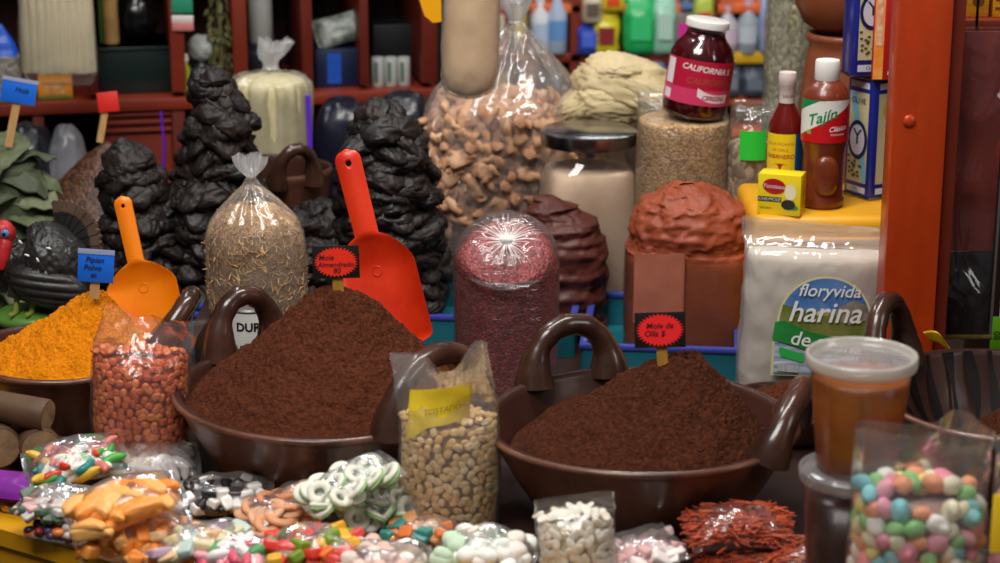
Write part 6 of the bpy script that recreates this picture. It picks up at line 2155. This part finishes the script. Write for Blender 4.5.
P_gw = [proto('ring_sweet', tworing(s), [M_gw[s % 2], M_gw[2]]) for s in range(4)]
sweet_bag('clear bag of white and green ring sweets lying under another such bag', (376, 508), .733, .050, .040, .024, R_(20), P_gw, 'ring_sweet', 'white and green ring sweet in the lower of the two ring bags', 'sweet', .021, 41, flat=1.3, n_max=34, tilt=(R_(10), 0))
sweet_bag('clear bag of white and green ring sweets, tilted on top of the other ring bag', (350, 484), .778, .062, .032, .018, R_(32), P_gw, 'ring_sweet', 'white and green ring sweet in the upper, tilted ring bag', 'sweet', .021, 40, tilt=(R_(10), R_(-16)), flat=.6, n_max=26)
# front row
M_pa = mats_of('pastel_jelly', ['#d8cfa8', '#b8cdc4', '#e0b88a', '#c8a8b8', '#d8c898'], .45, sss=.35)
P_pa = [proto('pastel_jelly', block_geo(.026, .018, .012, s), M_pa[s]) for s in range(5)]
sweet_bag('clear bag of pale pastel jelly blocks in front of the orange candied fruit', (203, 543), .738, .058, .040, .020, R_(12), P_pa, 'pastel_jelly', [n + ' jelly block in the pale bag in front of the orange fruit' for n in ('straw', 'mint', 'apricot', 'mauve', 'cream')], 'sweet', .021, 42, n_max=32)
M_st = mats_of('stripe', ['#e8e2de', '#d8506a', '#5a9a5c', '#f0eae6', '#e8a0a8'], .4)
P_st = [proto('striped_sweet', worm_geo(.03, .0065, s, .003), M_st[s]) for s in range(5)]
sweet_bag('clear bag of white, rose and green stick sweets at the front edge', (240, 556), .735, .046, .036, .018, R_(-10), P_st, 'striped_sweet', [n + ' stick sweet in the front-edge bag of stick sweets' for n in ('white', 'rose', 'green', 'ivory', 'blush')], 'sweet', .015, 43, n_max=44)
M_rg = mats_of('fruit_gum', ['#d83a2c', '#e8702c', '#e05048', '#7a9a30', '#e8b030'], .3, sss=.3, coat=.25)
P_rg = [proto('fruit_gum', block_geo(.022, .017, .012, s), M_rg[s]) for s in range(5)]
sweet_bag('clear bag of glossy red, orange and green fruit gums at the front', (316, 550), .742, .054, .042, .024, R_(8), P_rg, 'fruit_gum', [n + ' glossy fruit gum in the front bag' for n in ('red', 'orange', 'coral', 'olive green', 'amber')], 'sweet', .0185, 44, n_max=46)
M_pk = mats_of('pink_ball', ['#e6c8bc', '#e0bcb0', '#ecd8cc'], .6, True)
P_pk = [proto('pink_ball', bean_geo(.019, .018, .017, s, False), M_pk[s]) for s in range(3)]
sweet_bag('clear bag of pale pink coconut balls at the front edge', (384, 562), .738, .052, .040, .020, R_(-4), P_pk, 'coconut_ball', 'pale pink coconut ball in the front-edge bag', 'sweet', .020, 45, n_max=34)
M_to = mats_of('gelatin', ['#3c8a80', '#d8783c', '#a8602c', '#c89060'], .25, sss=.3, coat=.3)
P_to = [proto('gelatin_cube', block_geo(.020, .017, .013, s), M_to[s]) for s in range(4)]
sweet_bag('clear bag of teal and orange gelatin cubes at the foot of the peanut bag', (425, 533), .722, .046, .028, .016, R_(-8), P_to, 'gelatin_cube', [n + ' gelatin cube in the bag at the foot of the peanuts' for n in ('teal', 'orange', 'brown-orange', 'tan')], 'sweet', .018, 46, n_max=28)
M_pf = mats_of('puff', ['#e4e6dc', '#dfe8d4', '#ecebe2', '#c4dcc0', '#eadfd4'], .65, True)
P_pf = [proto('meringue_puff', bean_geo(.026, .023, .018, s, False), M_pf[s]) for s in range(5)]
sweet_bag('clear bag of white and pale green meringue puffs beside the pumpkin seeds', (488, 553), .742, .056, .042, .024, R_(-12), P_pf, 'meringue_puff', [n + ' meringue puff in the bag beside the pumpkin seeds' for n in ('white', 'greenish white', 'ivory', 'pale green', 'creamy')], 'sweet', .023, 47, n_max=30)
M_pw = mats_of('wrapped', ['#e2c8c6', '#d8a8a8', '#ece2de'], .5)
P_pw = [proto('pink_sweet', block_geo(.022, .015, .010, s), M_pw[s]) for s in range(3)]
sweet_bag('clear pointed bag of pale pink sweets between pumpkin seeds and chili strips', (636, 553), .735, .052, .040, .018, R_(18), P_pw, 'pink_sweet', [n + ' block sweet in the pointed bag beside the pumpkin seeds' for n in ('pale pink', 'dusty pink', 'whitish')], 'sweet', .018, 48, tilt=(R_(8), R_(-10)), n_max=34, film=filmmat('pink_bag_film', haze=.22, gloss=.10, bump=1, bscale=26, fres=.25))
c = onz(18, 489, .722)
g = G(sharp=None); t_, b_ = pillow(.05, .036, .016, 30, 24, .1, 8, .003); g.grid(t_); g.grid(b_, flip=True)
o = mk('purple_packet', g, pm('purple_plastic', '#8a2f9a', .3, '#74228a', 9, coat=.2), loc=(c.x - .01, c.y, .722), rot=(0, 0, R_(-14))); tag(o, 'shiny purple packet lying in front of the brown sugar cones', 'packet')
M_cn = pm('gold_foil', '#c49a3c', .3, metallic=.6)
for k, (px, py) in enumerate(((8, 507), (20, 503), (33, 509))):
    c = onz(px, py, TZ + .006); g = G(sharp=None); g.blob((0, 0, 0), (.009, .009, .006), 18, 12, e=.8)
    o = mk('foil_sweet', g, M_cn, loc=c, rot=(.2 * k, .3, k)); tag(o, 'small gold-foil sweet on the yellow table beside the purple packet', 'sweet', 'gold-foil sweets')

# ---- chili strips in bags
M_strip = [pm('chili_strip_a', '#d05a2c', .5, '#a83c18', 60, bump=.3, bscale=90), pm('chili_strip_b', '#b24820', .5, '#8c2e10', 60)]


def strip_bag(label, flabel, pc, z, L, W, hgt, yaw, seed, n=620):
    c = onz(pc[0], pc[1], z)
    o = thing('strip_bag', label, 'bag', (c.x, c.y, z), (R_(6), 0, yaw))
    top, bot = pillow(L, W, hgt, 36, 28, .10, seed, .003, hgt * .25)
    g = G(sharp=None); g.grid(top); g.grid(bot, flip=True); mk('film', g, filmmat('strip_film', haze=.035, gloss=.05, bump=1, bscale=34, fres=.2, rough=.15), o)
    r = np.random.default_rng(seed)
    g = G(sharp=None)
    for k in range(n):
        x, y = r.uniform(-.82, .82) * L, r.uniform(-.85, .85) * W
        kk = max(0, 1 - abs(x / L * 1.1) ** 3.2) ** .55 * max(0, 1 - abs(y / W * 1.04) ** 3) ** .55
        zc = hgt * kk * r.uniform(.1, .95) ** .6
        a = r.normal(0, .55)
        Ls = r.uniform(.02, .042)
        d = np.array((math.cos(a), math.sin(a), r.normal(0, .08))) * Ls / 2
        bend = np.array((-d[1], d[0], .3 * Ls)) * r.uniform(-.5, .5)
        p = np.array((x, y, zc))
        g.tube([p - d, p + bend * .5, p + d], [.0009, .0016, .0009], 5, mi=int(r.integers(0, 2)))
    f = mk('chili_strip', g, M_strip, loc=o.location, rot=o.rotation_euler); tag(f, flabel, 'dried chili strips', kind='stuff')
    return o


strip_bag('clear bag of thin red dried chili strips, lower of the two at the front', 'thin red chili strips packed in the lower bag', (752, 562), .722, .066, .044, .022, R_(4), 3)
strip_bag('clear bag of thin red dried chili strips lying on top, beside the pink bag', 'thin red chili strips packed in the upper bag', (739, 533), .752, .062, .042, .028, R_(6), 5)
strip_bag('clear bag of thin red dried chili strips under the jelly egg bag', 'thin red chili strips packed in the bag under the jelly eggs', (815, 566), .728, .056, .042, .026, R_(-8), 8)

# ---- brown sugar cones
M_pil = pm('brown_sugar', '#5e442e', .6, '#4b3523', 18, bump=.4, bscale=60)
M_pil_end = pm('brown_sugar_end', '#7d6046', .65, '#a3865f', 55, bump=.4, bscale=80)


def cone(label, px, py, Y, r0, r1, L, yaw, pitch):
    c = at(px, py, Y)
    o = thing('sugar_cone', label, 'sugar cone', c, (0, 0, 0), group=None)
    g = G(sharp=None)
    d = Vector((math.cos(yaw) * math.cos(pitch), math.sin(yaw) * math.cos(pitch), math.sin(pitch)))
    n = 12
    pts = [d * (L * i / (n - 1)) for i in range(n)]
    rad = [r0 + (r1 - r0) * i / (n - 1) for i in range(n)]
    rad[0] *= .93; pts[0] = pts[0] + d * 0; pts[1] = d * .003; rad[1] = r0
    g.tube(pts, rad, 30)
    mk('cone_body', g, M_pil, o)
    up = Vector((0, 0, 1)); x = d.cross(up).normalized(); y = x.cross(d)
    g = G(); disc(g, tuple(-d * .0004), r0 * .9, r0 * .9, x, y, n=30); mk('cut_face', g, M_pil_end, o)
    return o


cone('brown sugar cone with round cut face, nearest the gummy strip bag', 41, 449, 2.375, .0268, .020, .085, R_(112), 0)
cone('brown sugar cone with round cut face, cut by the picture edge', -1, 448, 2.375, .0285, .021, .09, R_(108), 0)
cone('brown sugar cone lying on top of the others, end toward the dark bowl', 48, 416, 2.39, .0215, .019, .10, R_(165), R_(6))
cone('brown sugar cone at the back of the pile, mostly hidden', 62, 457, 2.44, .019, .015, .07, R_(110), 0)
# ================================================================== what stands on the red shelf
def sbox(name, label, cat, px0, px1, pytop, col, depth=.10, off=.05, h=None, parts=None, rough=.5, bev=.003, mat=None):
    """box standing on the shelf board between the pixels px0..px1, its top at pixel pytop"""
    uA, _ = shelf_uz(px0, 95, off); uB, zt = shelf_uz(px1, pytop, off)
    hh = zt - zb if h is None else h
    q = S0 + sx * ((uA + uB) / 2) + sy * (off + depth / 2)
    o = thing(name, label, cat, (q.x, q.y, zb + .0005), (0, 0, SA))
    g = G(); g.box((0, 0, hh / 2), (uB - uA, depth, hh), bev=bev); mk('body', g, mat or pm(name + '_' + col, col, rough), o)
    return o, uB - uA, depth, hh


o, w, d, h = sbox('carton_box', 'small orange carton with a round picture on the shelf under the husk bag', 'box', 38, 72, 79, '#d8891c', .06, .03)
g = G(); quad(g, (0, -d / 2 - .0006, h * .55), w * .6, h * .6); mk('picture', g, pm('carton_picture', '#b86a24', .5, '#e0b070', 60), o, smooth=False)
g = G(); quad(g, (.0, -d / 2 - .0004, h * .12), w * .95, h * .14); mk('green_band', g, pm('carton_green', '#5a7a2c', .5), o, smooth=False)
M_bin = pm('dark_bin', '#10181a', .3, '#1a2a26', 5, coat=.3)
o, w, d, h = sbox('dark_bin', 'dark green-black bin on the shelf under the tan roll', 'bin', 99, 173, 46, '#10181a', .16, .06, mat=M_bin)
g = G(); g.box((0, 0, h - .004), (w + .004, d + .004, .008), bev=.002); mk('rim', g, M_bin, o)
# tan roll + green sheet standing on the bin
q = shelf_pt(112, 47, .10)
zbin = zb + h + .001
o = thing('paper_roll', 'tan wrapped roll standing on the dark bin', 'roll', (q.x, q.y, zbin))
g = G(sharp=None); g.lathe([(0, 0), (.014, 0), (.0155, .004), (.0145, .06), (.016, .12), (.015, .18), (0, .18)], 24); mk('roll_body', g, pm('tan_wrap', '#8a6a3c', .6, '#a5824e', 30, bump=.5, bscale=40), o)
g = G(); g.box((-.018, .004, .085), (.010, .006, .17), bev=.002); mk('green_leaf', g, pm('green_strip', '#3d6b24', .5), o)
o2 = shelf_pt(140, 40, .12)
g = G(sharp=None); g.blob((o2.x, o2.y, zbin + .045), (.035, .03, .045), 40, 24, disp=lambda D: .1 * ridged(D * 2.5, 2, 3))
o = mk('black_bag', g, pm('black_plastic', '#0c0d10', .25, coat=.2)); tag(o, 'crumpled black bag on top of the dark bin', 'bag')

# grey seed bag with blue top (far left)
q = shelf_pt(4, 80, .03)
h_ = shelf_pt(4, 24, .03).z - zb
o = thing('grain_bag', 'clear bag of grey grain with a blue top on the shelf beside the husk bag', 'bag', (q.x, q.y, zb))
P = crinkle(rings([(0, .028, .022, 2.3, 0, 0), (.01, .033, .026, 2.3, 0, 0), (h_ * .55, .032, .025, 2.2, 0, 0), (h_ * .62, .03, .022, 2.2, 0, 0)], 24, 40), .002, 40, 3)
g = G(sharp=None); g.grid(P, wrap=True); g.fan(P[-1], P[-1].mean(0), flip=True); mk('filled_film', g, seedmat('grey_grain', ['#7c7a70', '#8e8b80', '#6a675e'], 160, .5, .5), o)
P = crinkle(rings([(h_ * .60, .031, .023, 2.3, 0, 0), (h_ * .8, .024, .014, 2.2, -.004, 0), (h_, .010, .006, 2, -.008, 0)], 20, 40), .002, 40, 5)
g = G(sharp=None); g.grid(P, wrap=True); g.fan(P[-1], P[-1].mean(0), flip=True); mk('blue_top', g, pm('blue_plastic', '#1a50b8', .35), o)

# middle compartment: bottle, cups, herb
M_clearish = filmmat('bottle_clear', haze=.25, gloss=.08, bump=0, rough=.1, fres=.3)
q = shelf_pt(187, 95, .05); hh = shelf_pt(187, 54, .05).z - zb
o = thing('oil_bottle', 'small yellow-green bottle with pale cap on the shelf', 'bottle', (q.x, q.y, zb))
g = G(sharp=None); g.lathe([(0, 0), (.009, 0), (.0095, .003), (.0095, hh * .62), (.004, hh * .75), (.0035, hh * .85), (0, hh * .85)], 20); mk('bottle_body', g, pm('green_oil', '#8f9a1e', .2, coat=.5), o)
g = G(); g.lathe([(.0, hh * .82), (.0055, hh * .82), (.0055, hh), (0, hh)], 16); mk('cap', g, M_white, o)
q = shelf_pt(203, 95, .07); hh = shelf_pt(203, 62, .07).z - zb
g = G(sharp=None); g.lathe([(0, 0), (.016, 0), (.019, hh), (.017, hh), (.014, .004), (0, .004)], 24)
o = mk('dark_cup', g, M_bin, loc=(q.x, q.y, zb)); tag(o, 'dark plastic cup on the shelf beside the yellow-green bottle', 'cup')
g = G(sharp=None); g.blob((0, 0, .026), (.026, .02, .026), 36, 24, disp=lambda D: .14 * ridged(D * 2.2, 2, 6))
o = mk('white_bag', g, pm('white_plastic', '#9fa6a0', .35), loc=(q.x + .002, q.y, zb + hh)); tag(o, 'crumpled whitish bag on top of the dark cup on the shelf', 'bag')
q = shelf_pt(200, 91, .03)
g = G(); g.box((q.x, q.y, zb + .008), (.02, .012, .015), bev=.003, rot=(0, 0, SA)); o = mk('purple_box', g, pm('purple_card', '#5a2a9a', .5)); tag(o, 'tiny violet box on the shelf before the dark cup', 'box')
q = shelf_pt(184, 12, .02)
o = thing('hanging_packet', 'green, white and pink packet hanging from the shelf divider', 'packet', (q.x, q.y - .02, q.z))
for dz, c_, hh in ((.018, '#2f8a6a', .034), (-.010, '#d8cfc8', .014), (-.024, '#c87a78', .016)):
    g = G(); g.box((0, 0, dz), (.040, .008, hh), bev=.002); mk('packet_panel', g, pm('hang_' + c_, c_, .4), o)
g = G(); g.tube([(0, 0, .03), (0, .006, .10)], .0012, 6); mk('string', g, M_white, o)
q = shelf_pt(220, 40, .05)
o = thing('herb_bunch', 'bunch of dried olive-green herbs hanging in the shelf', 'herb bunch', (q.x, q.y, q.z))
M_herb = pm('dried_herb_leaf', '#5c5a34', .7, '#46451f', 30, col3='#6d6a42')
r = np.random.default_rng(8)
g = G(sharp=None)
for k in range(240):
    z = r.uniform(-.085, .09); a = r.uniform(0, 2 * PI); rr = (.012 + .016 * math.sin(PI * (z + .085) / .175)) * r.uniform(.3, 1)
    p = Vector((rr * math.cos(a), rr * math.sin(a) * .7, z)); d = Vector((math.cos(a) * .5 + r.normal() * .3, r.normal() * .3, -1)).normalized(); s = d.cross(Vector((r.normal(), r.normal(), .3))).normalized()
    L, w = r.uniform(.012, .022), r.uniform(.002, .004)
    g.add([p, p + d * L * .5 + s * w, p + d * L, p + d * L * .5 - s * w], [(0, 1, 2, 3)])
mk('leaves', g, M_herb, o)
g = G(); g.tube([(0, 0, -.08), (.002, 0, 0), (0, 0, .1), (0, 0, .16)], .004, 8); mk('stem', g, M_herb, o)

# tall grey roll, checked packet, bins, cans
q = shelf_pt(262, 70, .10); zq = shelf_pt(262, 42, .10).z
M_dkbag = pm('dark_bag', '#15161c', .3, '#20222c', 6, coat=.2)
g = G(sharp=None); g.blob((q.x, q.y, zb + (zq - zb) / 2), (.035, .05, (zq - zb) / 2), 36, 24, e=.6, disp=lambda D: .06 * ridged(D * 2, 2, 2)); o = mk('dark_sack', g, M_dkbag); tag(o, 'dark sack on the shelf under the pale grey roll', 'sack')
o = thing('paper_roll', 'pale grey roll standing on the dark sack in the shelf', 'roll', (q.x, q.y, zq - .002))
g = G(sharp=None); g.lathe([(0, 0), (.022, 0), (.0235, .004), (.0235, .2), (.006, .2), (.006, .16), (0, .16)], 28); mk('roll_body', g, pm('grey_paper', '#8f908c', .6), o)
o, w, d, h = sbox('plastic_bin', 'navy blue plastic bin on the shelf under the checked packet', 'bin', 316, 361, 49, '#101c3c', .14, .05)
g = G(); quad(g, (-.008, -d / 2 - .0006, h * .5), w * .3, h * .8); mk('blue_panel', g, pm('bright_blue', '#1c4fb0', .4), o, smooth=False)
q = shelf_pt(340, 48, .10)
g = G(sharp=None); t_, b_ = pillow(.048, .03, .012, 30, 24, .1, 4, .003, .012); g.grid(t_); g.grid(b_, flip=True)
o = mk('checked_packet', g, pm('checked_print', '#9aa098', .4, '#4e5a50', 45, detail=1), loc=(q.x, q.y - .02, zb + h + .034), rot=(R_(70), R_(-14), SA)); tag(o, 'grey-green checked packet leaning on the navy bin', 'packet')
o, w, d, h = sbox('glass_case', 'dark glass case on the shelf behind three white cans', 'case', 374, 420, 24, '#0f1418', .10, .14)
g = G(); g.box((w / 2 - .004, -d / 2, h / 2), (.008, .006, h), bev=.001); mk('edge', g, pm('glass_edge', '#5c6c72', .3), o)
for k, px in enumerate((378, 391, 404)):
    q = shelf_pt(px, 80, .05); hh = shelf_pt(px, 57, .05).z - zb
    o = thing('white_can', ['first', 'second', 'third'][k] + ' white can from the divider in front of the dark glass case', 'can', (q.x, q.y, zb), group='white cans on the shelf')
    g = G(); g.lathe([(0, 0), (.0115, 0), (.0125, .002), (.0125, hh - .002), (.0115, hh), (0, hh)], 24); mk('can_body', g, pm('can_white', '#a9aca8', .4), o)
    g = G(); cyl_patch(g, .0127, -PI / 2 - .5, -PI / 2 + .1, hh * .15, hh * .85, 8); mk('label', g, pm('can_label', '#4e6a58', .5), o)
# below the board: black sacks
for k, (px, py0, py1, wpx, lb) in enumerate(((342, 93, 190, 60, 'large navy-black plastic sack under the shelf board'), (404, 86, 150, 62, 'shiny black plastic bag under the shelf board next to the navy sack'), (30, 118, 200, 50, 'dark sack under the shelf board behind the green leaf stack'))):
    q = shelf_pt(px, (py0 + py1) / 2, -.07)
    a, b = shelf_pt(px, py0 + 6, -.07).z, TZ
    g = G(sharp=None); g.blob((q.x, q.y, (a + b) / 2), (wpx / FPX * 3.75 / 2, .06, (a - b) / 2), 50, 36, e=.7, disp=lambda D: .05 * ridged(D * np.array((3, 3, 1.5)), 3, k + 2))
    o = mk('plastic_sack', g, M_dkbag if k else pm('navy_sack', '#0f1220', .3, '#181c30', 6, coat=.2)); tag(o, lb, 'sack')
q = at(67, 150, 3.56)
g = G(sharp=None); g.blob((q.x, 3.56, q.z - .06), (.034, .04, .10), 40, 30, e=.8, disp=lambda D: .1 * ridged(D * 2.4, 3, 4)); o = mk('grey_bag', g, pm('grey_film', '#6b6b70', .3, '#85858a', 9, coat=.2)); tag(o, 'crumpled greyish plastic bag behind the heap of brown seeds', 'bag')
# yellow-beige upright beside the shelf + hanging yellow scoop
q = at(428, 8, 3.3)
o = thing('yellow_dustpan', 'bright yellow plastic pan hanging beside the bag of beige paste', 'pan', (q.x, 3.3, q.z))
g = G(); g.prism([(-.022, .04), (.022, .04), (.022, -.022), (.008, -.024), (-.006, -.012)], -.004, .004); ob = mk('pan_body', g, pm('bright_yellow_plastic', '#f0a810', .35), o, rot=(PI / 2, 0, 0))
g = G(); g.tube([(0, 0, .03), (0, 0, .2)], .005, 10); mk('handle', g, pm('bright_yellow_plastic', '#f0a810', .35), o)
# ================================================================== the neighbouring stall, far behind
FY = 4.55
fz = lambda py, Y=FY: at(640, py, Y).z
fx = lambda px, Y=FY: xat(px, Y, .95)
far = thing('far_shelf', 'red wooden shelf with yellow shelf edge in the neighbouring stall', 'shelf', (fx(650), FY + .12, 0))
for px in (487, 576, 712, 800, 890):
    g = G(); g.box((fx(px) - far.location.x, 0, .75), (.028, .26, 1.5), bev=.003); mk('upright', g, M_red_lt, far)
zf = [fz(128), fz(95), fz(53), fz(4)]
for k, z in enumerate(zf):
    g = G(); g.box((fx(690) - far.location.x, 0, z - .01), (fx(900) - fx(480), .26, .02), bev=.002); mk('shelf_board', g, M_red if k != 2 else M_red_lt, far)
g = G(); g.box((fx(755) - far.location.x, -.133, zf[2] - .008), (fx(800) - fx(712), .006, .026), bev=.001); mk('yellow_edge', g, pm('far_yellow', '#d8a81c', .5), far)
g = G(); g.box((fx(750) - far.location.x, -.133, zf[1] - .006), (fx(800) - fx(712), .006, .03), bev=.001); mk('orange_edge', g, pm('far_orange', '#b8501c', .5), far)
g = G(); g.box((fx(690) - far.location.x, .125, .85), (fx(900) - fx(480), .01, 1.6)); mk('back_panel', g, pm('far_back', '#2a1a2a', .7, '#3a2020', 4), far)

ORD = ['first', 'second', 'third', 'fourth', 'fifth', 'sixth', 'seventh', 'eighth', 'ninth', 'tenth', 'eleventh', 'twelfth']


def fpack(px, py0, py1, w, cols, kind, lb, dy=0.0, cap=None):
    """package on the far stall, top pixel py0, bottom pixel py1 (its shelf), w pixels wide"""
    Y = FY + dy
    x, zt, z0 = fx(px, Y), fz(py0, Y), fz(py1, Y)
    hh, ww = zt - z0, w / FPX * (Y * .961 + .2)
    name, cat = {'bottle': ('far_bottle', 'bottle'), 'bag': ('far_bag', 'bag'), 'box': ('far_box', 'box'), 'packet': ('far_packet', 'packet')}[kind]
    o = thing(name.replace('far_', 'shop_'), lb, cat, (x, Y, z0))
    m = pm('far_' + cols[0], cols[0], .4, coat=.2)
    if kind == 'bottle':
        g = G(sharp=None); r_ = ww / 2
        g.lathe([(0, 0), (r_ * .9, 0), (r_, .004), (r_, hh * .62), (r_ * .45, hh * .78), (r_ * .4, hh * .88), (0, hh * .88)], 24); mk('bottle_body', g, m, o)
        g = G(); g.lathe([(0, hh * .86), (r_ * .48, hh * .86), (r_ * .48, hh), (0, hh)], 18); mk('cap', g, pm('far_' + cols[-1], cols[-1], .4), o)
        g = G(); cyl_patch(g, r_ * 1.02, -PI / 2 - 1.2, -PI / 2 + 1.2, hh * .2, hh * .5, 12); mk('label', g, pm('far_' + cols[len(cols) // 2], cols[len(cols) // 2], .5), o)
    elif kind == 'box':
        g = G(); g.box((0, 0, hh / 2), (ww, .06, hh), bev=.002); mk('box_body', g, m, o)
        if len(cols) > 1:
            g = G(); quad(g, (0, -.0306, hh * .55), ww * .8, hh * .45); mk('label', g, pm('far_' + cols[1], cols[1], .5), o, smooth=False)
    else:
        P = rings([(0, ww * .42, .02, 2.6, 0, 0), (hh * .1, ww * .48, .03, 2.6, 0, 0), (hh * .6, ww * .5, .03, 2.4, 0, 0), (hh * .88, ww * .44, .012, 2.2, 0, 0), (hh, ww * .46, .003, 2.2, 0, 0)], 28, 40)
        P = crinkle(P, .004, 30, int(px))
        g = G(sharp=None); g.grid(P, wrap=True); g.fan(P[0], P[0].mean(0)); mk('film', g, m, o)
        if len(cols) > 1:
            g = G(); quad(g, (0, -.036, hh * .45), ww * .6, hh * .4); mk('label', g, pm('far_' + cols[1], cols[1], .5), o, smooth=False)
    return o


LST = [
    # top shelf (stands at y~53), between the uprights
    (498, -10, 53, 22, ['#8a3a30', '#d8c8b0'], 'packet', 'brown-red packet on the far stall beside its end upright'),
    (520, -20, 53, 20, ['#5c4630', '#c8b040'], 'packet', 'brown and yellow packet on the far stall, second along'),
    (540, -8, 53, 20, ['#d5d8de', '#b8c8e0', '#eef0f4'], 'bottle', 'whitish bottle on the far stall left of the clear-capped one'.replace('left of', 'next to')),
    (557, -14, 53, 20, ['#aab8d0', '#6a9ad0', '#f0f0f0'], 'bottle', 'pale blue bottle on the far stall next to the red upright'),
    (588, 22, 53, 22, ['#2c46b0', '#4a6ad8'], 'packet', 'deep blue packet on the far stall beside the red upright'),
    (606, 10, 53, 26, ['#d8c81c', '#8a2a2a'], 'packet', 'yellow packet on the far stall next to the deep blue one'),
    (592, -10, 22, 20, ['#b8a890', '#6a5a48'], 'bag', 'beige bag lying on top of the blue and yellow packets'),
    (612, -12, 10, 22, ['#e0d020', '#e05020'], 'packet', 'bright yellow packet stacked above the yellow one on the far stall'),
    (640, -6, 53, 34, ['#1fa85a', '#38c878'], 'bag', 'bright green bag on the far stall behind the syrup jar'),
    (664, -10, 53, 24, ['#8fc0a8', '#b8d8c8'], 'bag', 'pale green clear bag next to the bright green bag'),
    (686, 12, 53, 22, ['#7a7268', '#d82f9a'], 'box', 'grey-brown box with a magenta label on the far stall'),
    (686, -10, 12, 16, ['#3a3a48', '#6080b0', '#e8e8f0'], 'bottle', 'dark bottle standing on the magenta-labelled box'),
    (703, -14, 53, 20, ['#a8b83c', '#d84a3a'], 'bag', 'yellow-green speckled bag on the far stall by the second upright'),
    (727, 4, 53, 22, ['#b8b0b8', '#d8c0d0', '#e0a8b8'], 'bottle', 'clear pinkish bottle above the yellow shelf edge'),
    (748, -2, 53, 20, ['#98a0a8', '#c0c8d0', '#d8b0c0'], 'bottle', 'clear greyish bottle above the yellow shelf edge'),
    (770, -6, 53, 24, ['#8898b8', '#c84a6a'], 'packet', 'bluish packet above the yellow shelf edge behind the herb bag'),
    # middle shelf (stands at y~95)
    (500, 62, 95, 24, ['#4a3a30', '#a89058'], 'box', 'dark box on the middle far shelf behind the pork rind bag'),
    (528, 60, 95, 22, ['#6a3a34', '#c0a890'], 'packet', 'reddish packet on the middle far shelf behind the pork rind bag'),
    (553, 58, 95, 22, ['#343a40', '#80888c'], 'bag', 'dark grey bag on the middle far shelf beside the red upright'),
    (594, 60, 95, 26, ['#c8a020', '#a83020'], 'packet', 'gold and red packet on the middle far shelf behind the cream bundle'),
    (624, 58, 95, 26, ['#8a90a8', '#4a6a8a'], 'bag', 'grey-blue bag on the middle far shelf behind the cream bundle'),
    (655, 58, 95, 26, ['#7088b0', '#9ab0c8'], 'bag', 'light blue bag on the middle far shelf behind the cream bundle'),
    (690, 60, 95, 28, ['#3a5a8a', '#a8b8c8'], 'packet', 'blue packet on the middle far shelf behind the syrup jar'),
    (730, 64, 95, 26, ['#4a5058', '#7a828a'], 'bag', 'grey clear bag on the middle far shelf beside the syrup jar'),
    (755, 66, 95, 26, ['#3c4450', '#6a7480'], 'bag', 'slate-coloured bag on the middle far shelf next to the herb bag'),
]
for a in LST:
    fpack(*a)
# ================================================================== camera, light, view
cam = bpy.data.cameras.new('camera')
co = bpy.data.objects.new('camera', cam)
COL.objects.link(co)
co.location = (0, 0, CAMZ)
co.rotation_euler = (PI / 2 - PITCH, 0, 0)
cam.sensor_width = 36
cam.lens = FPX / 1000 * 36
cam.clip_start = .05
cam.dof.use_dof = True
cam.dof.focus_distance = 2.68
cam.dof.aperture_fstop = 4.2
SC.camera = co


def area(name, loc, target, size, power, col=(1, 1, 1), sy=None):
    l = bpy.data.lights.new(name, 'AREA')
    l.energy = power
    l.color = col
    l.shape = 'RECTANGLE'
    l.size = size
    l.size_y = sy or size
    o = bpy.data.objects.new(name, l)
    COL.objects.link(o)
    o.location = loc
    o.rotation_euler = (Vector(target) - Vector(loc)).to_track_quat('-Z', 'Y').to_euler()
    return o


area('aisle_skylight', (-.7, .9, 3.6), (-.05, 2.4, .8), 1.5, 76, (1, .97, .93), 1.1)
area('stall_tube_lamp', (.25, 2.55, 2.5), (.15, 2.7, .7), 1.2, 21, (1, .95, .88), .12)
area('rear_tube_lamp', (-.6, 3.45, 2.4), (-.45, 3.5, .9), 1.0, 7, (.95, .97, 1), .1)
area('far_stall_lamp', (.6, 4.3, 2.2), (.6, 5, .9), 1.0, 11, (.95, .97, 1), .3)
area('side_daylight', (2.3, 1.3, 2.2), (.3, 2.5, .85), .9, 10, (1, .96, .92), .9)

w = bpy.data.worlds.new('market_hall')
SC.world = w
w.use_nodes = True
w.node_tree.nodes['Background'].inputs['Color'].default_value = (.55, .6, .7, 1)
w.node_tree.nodes['Background'].inputs['Strength'].default_value = .14

vs = SC.view_settings
vs.view_transform = 'Standard'
vs.look = 'None'
vs.gamma = 1
vs.use_curve_mapping = False
vs.exposure = 0.0
SC.cycles.transparent_max_bounces = 24
SC.cycles.max_bounces = 8
SC.cycles.diffuse_bounces = 3
SC.cycles.glossy_bounces = 3
SC.cycles.transmission_bounces = 6
SC.cycles.sample_clamp_indirect = 4
